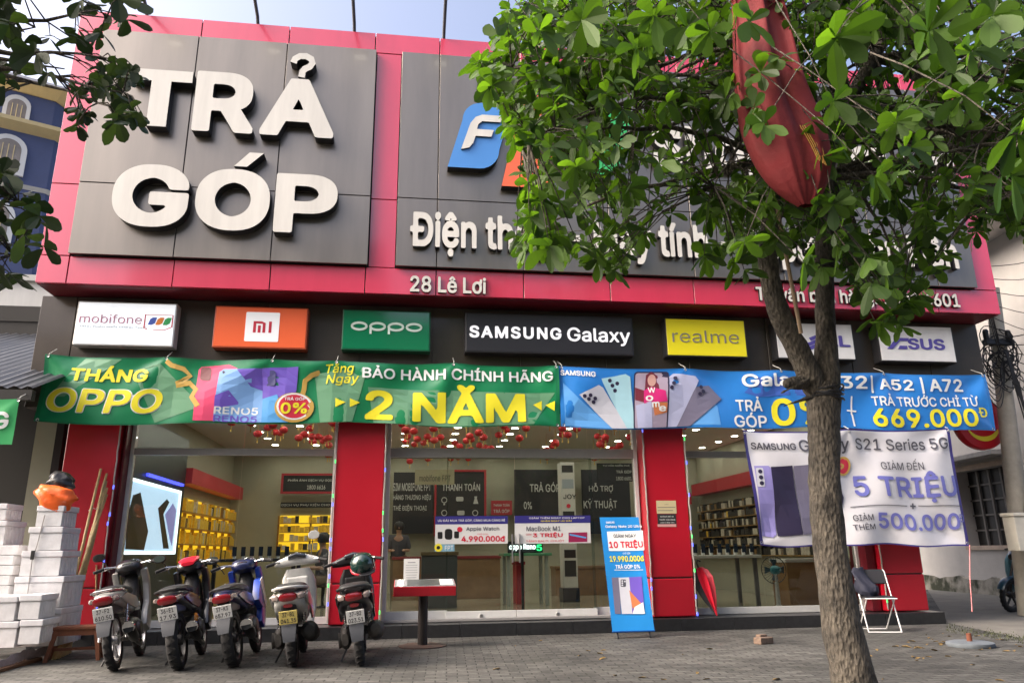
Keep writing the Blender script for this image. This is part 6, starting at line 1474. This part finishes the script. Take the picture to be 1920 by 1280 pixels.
for k in range(70):
    px, py = rl.uniform(900, 1915), rl.uniform(1188, 1278)
    if rl.random() < .5: px = rl.uniform(1700, 1915); py = rl.uniform(1185, 1235)
    q = G(px, py)
    if pl is None:
        b = MB(); L = .045; b.face([(0, -L, .004), (.018, -.01, .012), (.014, .025, .01), (0, L, .003)]); b.face([(0, -L, .004), (0, L, .003), (-.014, .025, .012), (-.018, -.01, .01)])
        o = b.build("fallen_leaf", LITM, None); pl = o
    else: o = pl.copy(); COL.objects.link(o)
    o.location = q; o.rotation_euler = (rl.uniform(-.2, .2), rl.uniform(-.2, .2), rl.uniform(0, 6.3)); s_ = rl.uniform(.5, 1.3); o.scale = (s_, s_, s_)
    tag(o, "small dry leaf fallen on the paving", "leaf", "fallen leaves on the paving")
# weeds along the driveway edge
m = MB(); rw = random.Random(17)
for k in range(450):
    f = rw.random(); q = G(1775+f*175, 1178+f*24+rw.gauss(0, 4)); h = rw.uniform(.01, .035); a = rw.uniform(0, 6.3); d_ = Vector((cos(a), sin(a), 0))*rw.uniform(.01, .04); s_ = Vector((-sin(a), cos(a), 0))*.006
    m.face([q-s_, q+s_, q+d_+Vector((0, 0, h))])
tag(m.raw("weeds", mat("weed green", (.05, .06, .018), .7, var=.3), None), "short weeds growing along the driveway edge", "weeds", kind='stuff')

# ------------------------------------------------------------------ two people dimly seen inside the shop
SKIN = mat("skin", (.35, .2, .13), .5); HAIRM = mat("black hair", (.012, .01, .01), .5); SHIRT = mat("dark grey shirt", (.05, .05, .06), .8); TROU = mat("khaki trousers", (.16, .12, .08), .8)
def skinmesh(name, pts, edges, m, parent, sub=2):
    keys = list(pts); me = bpy.data.meshes.new(name); me.from_pydata([pts[k][:3] for k in keys], [(keys.index(a), keys.index(b)) for a, b in edges], [])
    o = bpy.data.objects.new(name, me); COL.objects.link(o); o.parent = parent
    md = o.modifiers.new("skin", 'SKIN'); md.use_smooth_shade = True
    sv = me.skin_vertices[0].data
    for i, k in enumerate(keys): sv[i].radius = (pts[k][3], pts[k][3] if len(pts[k]) < 5 else pts[k][4])
    sv[0].use_root = True
    s_ = o.modifiers.new("smooth", 'SUBSURF'); s_.levels = s_.render_levels = sub
    me.materials.append(m); return o
def person(label, loc, rz, seated=True, shirt=SHIRT):
    t = thing("person", label, "person", loc, rz); h = .48 if seated else .9     # pelvis height; the figure faces +x
    P = {"pel": (0, 0, h, .13, .1), "wst": (.01, 0, h+.18, .12, .09), "cst": (.03, 0, h+.38, .15, .1), "nk0": (.04, 0, h+.52, .06), "nk": (.05, 0, h+.58, .05), "hd": (.06, 0, h+.69, .085), "top": (.055, 0, h+.78, .07)}
    E_ = [("pel", "wst"), ("wst", "cst"), ("cst", "nk0"), ("nk0", "nk"), ("nk", "hd"), ("hd", "top")]
    for s_, q in ((1, "l"), (-1, "r")):
        P.update({q+"sh": (.03, s_*.17, h+.47, .055), q+"el": (.06, s_*.22, h+.2, .042), q+"wr": (.28, s_*.14, h+.2, .03), q+"ha": (.36, s_*.12, h+.2, .035)})
        E_ += [("cst", q+"sh"), (q+"sh", q+"el"), (q+"el", q+"wr"), (q+"wr", q+"ha")]
        for f in range(4):
            P[q+"f%d" % f] = (.44-.012*abs(f-1), s_*(.12+.018*(f-1.5)), h+.185, .009); E_.append((q+"ha", q+"f%d" % f))
        P[q+"th"] = (.38, s_*.075, h+.205, .01); E_.append((q+"ha", q+"th"))
        kx, kz = (.42, h+.02) if seated else (.02, .48); fx = .44 if seated else 0
        P.update({q+"hp": (.03, s_*.09, h-.02, .085), q+"kn": (kx, s_*.1, kz, .06), q+"an": (fx, s_*.1, .08, .04), q+"to": (fx+.16, s_*.11, .035, .035)})
        E_ += [("pel", q+"hp"), (q+"hp", q+"kn"), (q+"kn", q+"an"), (q+"an", q+"to")]
    skinmesh("body", P, E_, SKIN, t)
    g_ = lambda ks, d: {k: tuple(P[k][:3])+tuple(r_+d for r_ in P[k][3:]) for k in ks}
    sk = ["wst", "cst", "pel"]+[a+b for a in "lr" for b in ("sh", "el")]
    skinmesh("shirt", g_(sk, .035), [("wst", "pel"), ("wst", "cst")]+[e for a in "lr" for e in (("cst", a+"sh"), (a+"sh", a+"el"))], shirt, t)
    tk = ["pel"]+[a+b for a in "lr" for b in ("hp", "kn", "an")]
    skinmesh("trousers", g_(tk, .016), [e for a in "lr" for e in (("pel", a+"hp"), (a+"hp", a+"kn"), (a+"kn", a+"an"))], TROU, t)
    m = MB(); c = Vector((.04, 0, h+.735)); m.lathe([(.1, -.09), (.112, -.03), (.108, .04), (.075, .085), (.001, .1)], tuple(c), 'z', 20); m.build("hair", HAIRM, t, world=False, smooth=True)
    m = MB(); m.loft([(.13, 0, h+.69, .012, .02, 2), (.165, 0, h+.68, .012, .012, 2)], 8); m.build("nose", SKIN, t, world=False, smooth=True)
    for s_ in (-1, 1):
        m = MB(); m.lathe([(.001, -.004), (.012, 0), (.001, .004)], (.14, s_*.032, h+.715), 'x', 8); m.build("eye", HAIRM, t, world=False)
    return t
pY = 14.6; q = A(604, 1040, pY)
person("person in dark shirt and khaki trousers sitting sideways inside shop, beside second red pillar", (q.x+.05, pY, IZ0), radians(200))
m = MB(); m.lathe([(.16, 0), (.16, .02), (.03, .03), (.03, .37), (.17, .38), (.17, .42), (.001, .42)], (q.x+.05, pY, IZ0), 'z', 20); tag(m.build("round_stool", BLACKM, None, smooth=True), "black round stool under the person sitting inside the shop", "stool")
pY = 17.5; q = A(748, 1005, pY)
person("person with black hair standing behind the brown counter, left of the grey one", (q.x, pY, IZ0-.12), radians(-90), False)
# ------------------------------------------------------------------ trees
def bark(name, c1, c2):
    m = bpy.data.materials.new(name); m.use_nodes = True; n = m.node_tree; b = n.nodes["Principled BSDF"]
    tc = n.nodes.new("ShaderNodeTexCoord"); mp = n.nodes.new("ShaderNodeMapping"); mp.inputs["Scale"].default_value = (1, 1, .45); n.links.new(tc.outputs["Object"], mp.inputs[0])
    t = n.nodes.new("ShaderNodeTexNoise"); t.inputs["Scale"].default_value = 34; t.inputs["Detail"].default_value = 9; t.inputs["Roughness"].default_value = .7; n.links.new(mp.outputs[0], t.inputs[0])
    t2 = n.nodes.new("ShaderNodeTexNoise"); t2.inputs["Scale"].default_value = 5; t2.inputs["Detail"].default_value = 6; n.links.new(tc.outputs["Object"], t2.inputs[0])
    vo = n.nodes.new("ShaderNodeTexVoronoi"); vo.inputs["Scale"].default_value = 48; n.links.new(mp.outputs[0], vo.inputs[0])
    r = n.nodes.new("ShaderNodeValToRGB"); r.color_ramp.elements[0].position = .33; r.color_ramp.elements[0].color = (*c1, 1); r.color_ramp.elements[1].position = .68; r.color_ramp.elements[1].color = (*c2, 1); n.links.new(t.outputs[0], r.inputs[0])
    r2 = n.nodes.new("ShaderNodeMapRange"); r2.inputs[1].default_value = .35; r2.inputs[2].default_value = .65; r2.inputs[3].default_value = .55; r2.inputs[4].default_value = 1.25; n.links.new(t2.outputs[0], r2.inputs[0])
    mx = n.nodes.new("ShaderNodeMix"); mx.data_type = 'RGBA'; mx.blend_type = 'MULTIPLY'; mx.inputs[0].default_value = 1; n.links.new(r.outputs[0], mx.inputs[6]); n.links.new(r2.outputs[0], mx.inputs[7]); n.links.new(mx.outputs[2], b.inputs["Base Color"])
    b.inputs["Roughness"].default_value = .9
    ad_ = n.nodes.new("ShaderNodeMath"); n.links.new(t.outputs[0], ad_.inputs[0]); n.links.new(vo.outputs[0], ad_.inputs[1])
    bp = n.nodes.new("ShaderNodeBump"); bp.inputs["Strength"].default_value = 1; bp.inputs["Distance"].default_value = .02; n.links.new(ad_.outputs[0], bp.inputs["Height"]); n.links.new(bp.outputs[0], b.inputs["Normal"])
    MATS[name] = m; return m
BARK = bark("grey brown bark", (.028, .024, .019), (.135, .115, .088))
def leafmat(name, c1, c2, tr=.35):
    m = bpy.data.materials.new(name); m.use_nodes = True; n = m.node_tree; b = n.nodes["Principled BSDF"]; out = n.nodes["Material Output"]
    g_ = n.nodes.new("ShaderNodeNewGeometry"); r = n.nodes.new("ShaderNodeValToRGB"); r.color_ramp.elements[0].color = (*c1, 1); r.color_ramp.elements[1].color = (*c2, 1)
    e = r.color_ramp.elements.new(.5); e.color = tuple((a+b_)/2*.85 for a, b_ in zip(c1, c2))+(1,)
    n.links.new(g_.outputs["Random Per Island"], r.inputs[0]); n.links.new(r.outputs[0], b.inputs["Base Color"]); b.inputs["Roughness"].default_value = .55
    tr_ = n.nodes.new("ShaderNodeBsdfTranslucent"); hs = n.nodes.new("ShaderNodeMix"); hs.data_type = 'RGBA'; hs.blend_type = 'MULTIPLY'; hs.inputs[0].default_value = 1; hs.inputs[7].default_value = (1.5, 1.6, .5, 1)
    n.links.new(r.outputs[0], hs.inputs[6]); n.links.new(hs.outputs[2], tr_.inputs[0])
    mx = n.nodes.new("ShaderNodeMixShader"); mx.inputs[0].default_value = tr; n.links.new(b.outputs[0], mx.inputs[1]); n.links.new(tr_.outputs[0], mx.inputs[2]); n.links.new(mx.outputs[0], out.inputs[0])
    MATS[name] = m; return m
LEAF = leafmat("leaf green", (.02, .05, .008), (.095, .19, .02), .5); LEAFD = leafmat("dark leaf", (.012, .028, .014), (.04, .07, .02), .25)
def leaf(mb, p, d, n, L, W, droop=.15, curl=.1):
    d = d.normalized(); s_ = d.cross(n)
    if s_.length < 1e-4: return
    s_.normalize(); n = s_.cross(d)
    rows = ((.0, .03), (.22, .42), (.5, .85), (.75, 1.0), (.92, .6), (1, .05)); k = len(mb.v)
    for f, w_ in rows:
        c = p+d*(L*f)-Vector((0, 0, 1))*(droop*L*f*f); w2 = W*w_*.5
        mb.v += [tuple(c-s_*w2+n*curl*w2), tuple(c), tuple(c+s_*w2+n*curl*w2)]
    for i in range(len(rows)-1):
        a = k+3*i; mb.f += [(a, a+1, a+4, a+3), (a+1, a+2, a+5, a+4)]; mb.m += [0, 0]
def rosette(mb, p, ax, L, r, n=None, up=.3):
    n = n or r.randint(5, 8); ax = ax.normalized(); u = ax.orthogonal().normalized(); v = ax.cross(u); a0 = r.uniform(0, 6.3)
    for k in range(n):
        a = a0+2*pi*k/n+r.uniform(-.3, .3); out = u*cos(a)+v*sin(a); d = out+ax*r.uniform(-.1, .75)
        LL = L*r.uniform(.6, 1.1); leaf(mb, p+ax*r.uniform(-.02, .03), d, ax+out*.2+Vector((r.uniform(-.3, .3), r.uniform(-.3, .3), r.uniform(-.3, .3))), LL, LL*WR*r.uniform(.42, .56), r.uniform(.05, .45), r.uniform(-.1, .35))
WR = 1.0
def inside(poly, x, y):
    c = False; j = len(poly)-1
    for i in range(len(poly)):
        xi, yi = poly[i]; xj, yj = poly[j]
        if (yi > y) != (yj > y) and x < (xj-xi)*(y-yi)/(yj-yi)+xi: c = not c
        j = i
    return c
YT0 = 4.9
def TP(px, py, Y=YT0): return A(px, py, Y)
tb0 = Vector((TP(1625, 1395).x, YT0-.05, 0))
tree = thing("street_tree", "leafy street tree with forked grey trunk standing before the right of the shop", "tree", tb0)
tr = MB()
fk = [(1625, 1420, 110), (1606, 1290, 92), (1580, 1190, 80), (1566, 1090, 72), (1552, 1000, 68), (1546, 900, 67), (1545, 820, 68), (1544, 760, 72), (1545, 712, 76)]
pxm = lambda w_, Y=YT0: w_/1400*Y*.5
tr.tube([TP(x, y) for x, y, w_ in fk], [pxm(w_)*.9 for x, y, w_ in fk], 22)
tr.tube([TP(1552, 745), TP(1550, 690), TP(1548, 620), TP(1545, 540), TP(1547, 470), TP(1548, 400), TP(1545, 330, 4.85), TP(1556, 260, 4.8), TP(1590, 190, 4.75), TP(1640, 110, 4.7), TP(1680, 20, 4.6), TP(1720, -150, 4.5), TP(1750, -400, 4.3)], [pxm(w_) for w_ in (58, 52, 40, 38, 44, 40, 38, 38, 34, 28, 24, 18, 8)], 16)
tr.tube([TP(1535, 750), TP(1515, 690, 4.88), TP(1484, 635, 4.85), TP(1456, 580, 4.8), TP(1441, 520, 4.78), TP(1440, 450, 4.75), TP(1448, 380, 4.7), TP(1452, 300, 4.7), TP(1440, 200, 4.6), TP(1410, 80, 4.5), TP(1370, -80, 4.3), TP(1330, -300, 4.1)], [pxm(w_) for w_ in (52, 48, 46, 44, 42, 38, 34, 32, 28, 22, 14, 6)], 16)
tr.tube([TP(1525, 720), TP(1492, 715, 4.85), TP(1470, 722, 4.8)], [pxm(34), pxm(28), pxm(20)], 12)                 # sawn stub
tr.tube([TP(1462, 738, 4.8), TP(1495, 722, 4.8), TP(1520, 708, 4.8)], [.008, .012, .015], 6); tr.tube([TP(1467, 762, 4.75), TP(1500, 750, 4.75), TP(1530, 742, 4.8)], [.008, .014, .02], 6)
tro = tr.build("trunk", BARK, tree, smooth=True)
dt = tro.modifiers.new("rough", 'SUBSURF'); dt.levels = dt.render_levels = 2
tx = bpy.data.textures.new("bark_lumps", 'CLOUDS'); tx.noise_scale = .09
dm_ = tro.modifiers.new("lumps", 'DISPLACE'); dm_.texture = tx; dm_.strength = .028; dm_.texture_coords = 'LOCAL'
m = MB(); kr = random.Random(6)
for k in range(4):
    c = TP(1547, 748-k*6); m.tube([c+Vector((cos(a)*.126, sin(a)*.122, .015*sin(a*2+k)+kr.uniform(-.008, .008))) for a in np.linspace(0, 2*pi, 22)], .007, 6)
m.build("wrapping", mat("black film wrap", (.015, .015, .017), .35), tree, smooth=True)
for px, py, rr_, yy in ((1441, 475, .07, 4.78), (1546, 505, .085, 4.9)):
    m = MB(); c = TP(px, py, yy)
    for k in range(3): m.tube([c+Vector((cos(a)*rr_*1.02, sin(a)*rr_, .014*k+.008*sin(a*2+k))) for a in np.linspace(0, 2*pi, 20)], .006, 6)
    m.build("binding_wire", BLACK, tree, smooth=True)
# crown: boughs from the two limbs, twigs, whorls of leaves
CR = [(888, 128), (925, 95), (935, 40), (955, -10), (960, -420), (2400, -420), (2400, 420), (1925, 440), (1860, 400), (1800, 470), (1770, 520), (1735, 545), (1700, 590), (1640, 575), (1610, 540), (1570, 500), (1480, 500), (1440, 470), (1400, 480), (1345, 505), (1310, 440), (1240, 430), (1195, 470), (1165, 530), (1130, 500), (1090, 455), (1040, 465), (990, 470), (965, 440), (985, 390), (1000, 350), (985, 300), (950, 255), (940, 205), (905, 165)]
HOLES = [(1000, 110, 40, 25, .8), (1268, 118, 55, 32, .92), (1190, 235, 70, 30, .55), (1170, 290, 70, 42, .8), (1290, 275, 110, 60, .78), (1375, 295, 60, 45, .8), (1640, 120, 75, 65, .8), (1690, 165, 60, 25, .7), (1780, 60, 60, 40, .6), (1860, 200, 60, 55, .6), (1640, 290, 60, 50, .6), (1255, 395, 80, 45, .8), (1290, 440, 75, 40, .95), (1060, 420, 50, 30, .55), (1660, 440, 60, 50, .7), (1750, 330, 60, 40, .7), (1500, 430, 40, 60, .75), (1010, 330, 40, 60, .6), (1800, 400, 50, 40, .5), (1090, 360, 50, 40, .4), (1770, 485, 60, 60, .96), (1650, 400, 70, 40, .6), (1415, 410, 45, 40, .6), (1130, 420, 60, 30, .5), (1540, 150, 60, 60, .5), (1880, 100, 40, 60, .5), (1590, 330, 40, 40, .5), (1730, 250, 70, 40, .4)]
def okpx(x, y, r):
    if not inside(CR, x, y): return False
    for cx, cy, a, b, p_ in HOLES:
        if ((x-cx)/a)**2+((y-cy)/b)**2 < 1 and r.random() < p_: return False
    return True
r = random.Random(11); br = MB(); lf = MB()
limbs = [TP(1545, 330, 4.85), TP(1590, 190, 4.75), TP(1640, 110, 4.7), TP(1680, 20, 4.6), TP(1720, -150, 4.5), TP(1452, 300, 4.7), TP(1440, 200, 4.6), TP(1410, 80, 4.5), TP(1370, -80, 4.3), TP(1330, -300, 4.1), TP(1556, 260, 4.8)]
def bough(s_, e, r0, sag=.12, nn=9):
    pts = []
    for k in range(nn+1):
        f = k/nn; p = s_.lerp(e, f); p.z += sag*sin(pi*f)*(s_-e).length; p += Vector((r.uniform(-1, 1), r.uniform(-1, 1), r.uniform(-1, 1)))*.02; pts.append(p)
    br.tube(pts, [r0*(1-f/nn)+.004 for f in range(nn+1)], 7); return pts
nb = 0; tries = 0; twigs = []
while nb < 150 and tries < 6000:
    tries += 1
    x, y = r.uniform(885, 2300), r.uniform(-400, 600)
    if not okpx(x, y, r): continue
    Y = r.uniform(3.9, 6.6); e = A(x, y, Y)
    s_ = min(limbs, key=lambda q: (q-e).length+.8*max(0, q.z-e.z-1)+r.uniform(0, .4))
    if (s_-e).length > 3.6: continue
    twigs.append(bough(s_, e, .012+.006*(s_-e).length, r.uniform(.02, .12))); nb += 1
nl = 0; tries = 0
while nl < 2300 and tries < 150000:
    tries += 1
    x, y = r.uniform(885, 2300), r.uniform(-400, 640)
    if y < 0 and r.random() < .7: continue
    if not okpx(x, y, r): continue
    Y = r.uniform(3.7, 6.6); p = A(x, y, Y)
    tw = min(r.sample(twigs, 40), key=lambda q: (q[-1]-p).length); near = min(tw[3:], key=lambda q: (q-p).length)
    if (near-p).length > 1.0: continue
    br.tube([near, near.lerp(p, .5)+Vector((0, 0, .05)), p], [.006, .0045, .003], 5)
    ax = (p-near).normalized()*.6+Vector((r.uniform(-.5, .5), r.uniform(-.5, .5), r.uniform(-.3, .6))); rosette(lf, p, ax, r.uniform(.09, .165), r); nl += 1
    if r.random() < .5:
        q = near.lerp(p, .6); rosette(lf, q, ax, r.uniform(.1, .16), r, 4)
# low hanging tips seen against the building
for x, y, Y in ((905, 130, 4.6), (925, 118, 4.7), (940, 70, 4.5), (955, 20, 4.6), (1155, 500, 4.6), (1165, 470, 4.7), (1120, 470, 4.8), (1140, 445, 4.6), (1320, 480, 4.6), (1345, 460, 4.7), (1375, 490, 4.5), (1395, 505, 4.5), (1385, 465, 4.7), (1640, 560, 4.4), (1665, 590, 4.3), (1690, 575, 4.4), (1655, 530, 4.5), (1700, 525, 4.4), (1725, 520, 4.4), (1610, 535, 4.6), (1745, 500, 4.4), (1760, 470, 4.6), (1720, 450, 4.6), (1600, 480, 4.8), (985, 455, 4.7), (1000, 430, 4.7), (1060, 455, 4.8), (1030, 440, 4.7), (1480, 450, 4.9), (1785, 440, 4.5), (1590, 440, 4.7), (1690, 610, 4.3), (1640, 600, 4.35), (1720, 555, 4.4), (1700, 560, 4.35)):
    p = A(x, y, Y); tw = min(twigs, key=lambda q: (q[-1]-p).length); s_ = tw[-1]; m_ = s_.lerp(p, .5)+Vector((0, 0, .12)); br.tube([s_, m_, p], [.006, .005, .003], 5)
    rosette(lf, p, Vector((r.uniform(-.5, .5), r.uniform(-.6, .2), -.7)), r.uniform(.13, .17), r, 6); rosette(lf, m_, Vector((r.uniform(-.5, .5), -.4, .3)), r.uniform(.1, .14), r, 4)
# near sprays close to the viewer
for x, y, Y, L in ((1565, 70, 2.3, .17), (1430, 235, 2.7, .1), (1740, 60, 2.4, .18), (1860, 30, 2.3, .17), (1900, 250, 2.3, .17), (1885, 330, 2.5, .15), (1225, 30, 3.0, .15), (1190, 90, 3.1, .14), (1290, 50, 2.9, .15), (1330, 60, 2.7, .14), (1680, 230, 3.0, .15), (1640, 330, 3.3, .14), (1800, 180, 2.9, .15), (1090, 40, 3.2, .15), (1010, 60, 3.4, .14), (1820, 100, 2.6, .15), (1700, 280, 3.2, .14), (1560, 190, 2.9, .13), (1405, 40, 2.5, .12)):
    p = A(x, y, Y); top_p = A(x+r.choice((-1, 1))*r.uniform(120, 300), y-r.uniform(120, 260), Y+.5); br.tube([top_p, top_p.lerp(p, .35)+Vector((0, .05, .1)), top_p.lerp(p, .75)+Vector((0, .02, .08)), p], [.0045, .004, .003, .002], 6)
    rosette(lf, p, Vector((r.uniform(-.3, .3), -.55, -.35+r.uniform(-.3, .3))), L, r, 7)
bro = br.raw("branches", BARK, tree, smooth=True)
lfo = lf.raw("crown", LEAF, tree)

# flag on its pole among the branches
t = thing("red_flag", "long faded red flag furled on a bamboo pole tied to tree", "flag", TP(1500, 620, 4.6))
m = MB(); m.tube([TP(1502, 625, 4.62), TP(1478, 500, 4.55), TP(1450, 350, 4.45), TP(1425, 200, 4.35), TP(1385, -60, 4.2), TP(1350, -250, 4.1)], .014, 8); m.build("flagpole", mat("weathered bamboo", (.22, .15, .09), .6, var=.2, vscale=9), t, smooth=True)
FL = mat("faded red cloth", (.16, .012, .015), .8, var=.12, vscale=4, bump=.25, bscale=30)
YFl = 3.9
rowsF = [(-260, 1340, 1395), (-120, 1362, 1425), (0, 1378, 1460), (60, 1379, 1476), (130, 1380, 1492), (190, 1384, 1512), (240, 1395, 1537), (285, 1412, 1552), (310, 1425, 1556), (335, 1440, 1554), (358, 1460, 1546), (376, 1482, 1534), (386, 1498, 1524)]
m = MB(); n = 40; k0 = 0
for y, xl0, xr0_ in rowsF:
    a, b = A(xl0, y, YFl), A(xr0_, y, YFl)
    for j in range(n):
        th = 2*pi*j/n; c = cos(th); f = .5-.5*c; dep = .11*(b.x-a.x)/.4
        env = min(1, max(.15, (386-y)/170)); fold = env*(.034*sin(f*12+y*.004)+.016*sin(f*27-y*.006))+.006*sin(f*40+y*.02)
        yy = (-1 if sin(th) < 0 else 1)*abs(sin(th))**.8*dep+fold
        p = a.lerp(b, f); m.v.append((p.x, YFl+yy, p.z-.0))
for i in range(len(rowsF)-1):
    for j in range(n): m.f.append((i*n+j, i*n+(j+1) % n, (i+1)*n+(j+1) % n, (i+1)*n+j)); m.m.append(0)
fo_ = m.build("cloth", FL, t, smooth=True); sb = fo_.modifiers.new("smooth", 'SUBSURF'); sb.levels = sb.render_levels = 2
m = MB()
for k in range(6): m.tube([A(1500+k*4, 235, YFl-.12)+Vector((0, 0, 0)), A(1520+k*4, 270, YFl-.13), A(1534+k*3, 300+k*2, YFl-.12)], .0025, 4)
m.build("fringe", mat("yellow thread", (.5, .3, .06), .6), t, smooth=True)
# a few leaves in front of the flag
m = MB(); r = random.Random(4)
# overhanging tree at left
lt = thing("roadside_tree", "dark leafy branches hanging into the upper left corner from tree outside", "tree", (A(-560, 1200, 5.5).x, 5.5, 0))
LB = MB(); LL_ = MB(); r = random.Random(23); x0_ = lt.location.x
LB.tube([(x0_, 5.5, 0), (x0_+.05, 5.45, 1.5), (x0_-.03, 5.4, 3), (x0_+.1, 5.3, 4.5), (x0_+.3, 5.2, 6)], [.2, .17, .15, .12, .07], 16)
LP = [(-700, -300), (250, -300), (262, 10), (240, 40), (215, 60), (170, 90), (165, 150), (110, 190), (95, 205), (60, 190), (-20, 215), (-700, 240)]
LP2 = [(-500, 300), (20, 305), (55, 345), (90, 400), (88, 460), (40, 500), (30, 545), (-500, 560)]
LP3 = [(160, 120), (200, 100), (262, 130), (268, 150), (205, 170), (170, 165), (160, 250), (140, 230), (150, 150)]; LP4 = [(205, 160), (235, 150), (268, 215), (215, 230)]
tipsrc = [Vector((x0_+.1, 5.3, 4.5)), Vector((x0_+.3, 5.2, 6)), Vector((x0_, 5.4, 3))]
def lbough(e, r0):
    s_ = min(tipsrc, key=lambda q: (q-e).length+r.uniform(0, .5)); pts = []
    for k in range(10):
        f = k/9; p = s_.lerp(e, f); p.z += .15*sin(pi*f)*(1 if e.z > 3.4 else .6); p += Vector((r.uniform(-1, 1), r.uniform(-1, 1), r.uniform(-1, 1)))*.025; pts.append(p)
    LB.tube(pts, [r0*(1-k/9)+.004 for k in range(10)], 7); return pts
LT = []
for x, y, Y in ((-100, -50, 4.6), (60, 60, 4.6), (120, 130, 4.6), (150, -40, 4.5), (200, 30, 4.5), (210, 120, 4.5), (20, 150, 4.8), (-60, 400, 4.9), (40, 380, 4.7), (20, 470, 4.7), (-200, 100, 5), (-100, 480, 4.9), (230, 180, 4.5), (180, 190, 4.5), (90, -150, 4.6)): LT.append(lbough(A(x, y, Y), .035))
WR = 1.5
def ladd(poly, n_, x0, x1, y0, y1, L0=.11, L1=.18):
    c = 0; tr_ = 0
    while c < n_ and tr_ < 9000:
        tr_ += 1; x, y = r.uniform(x0, x1), r.uniform(y0, y1)
        if not inside(poly, x, y): continue
        if ((x-120)/60)**2+((y-110)/45)**2 < 1 and r.random() < .6: continue
        p = A(x, y, r.uniform(4.3, 5.1)); tw = min(LT, key=lambda q: min((z-p).length for z in q[4:])); near = min(tw[4:], key=lambda q: (q-p).length)
        LB.tube([near, near.lerp(p, .5)+Vector((0, 0, .04)), p], [.006, .0045, .0025], 5)
        rosette(LL_, p, (p-near).normalized()*.5+Vector((r.uniform(-.5, .5), r.uniform(-.4, .3), -.5)), r.uniform(L0, L1), r, r.randint(3, 6)); c += 1
ladd(LP, 400, -700, 262, -300, 240); ladd(LP2, 120, -300, 100, 300, 560, .1, .17); ladd(LP3, 34, 135, 270, 95, 250, .08, .12); ladd(LP4, 14, 200, 270, 150, 232, .08, .12)
LB.raw("trunk", BARK, lt, smooth=True); LL_.raw("crown", LEAFD, lt)
p = A(20, 632, 3.2); 
bpy.data.objects.remove(_fo)
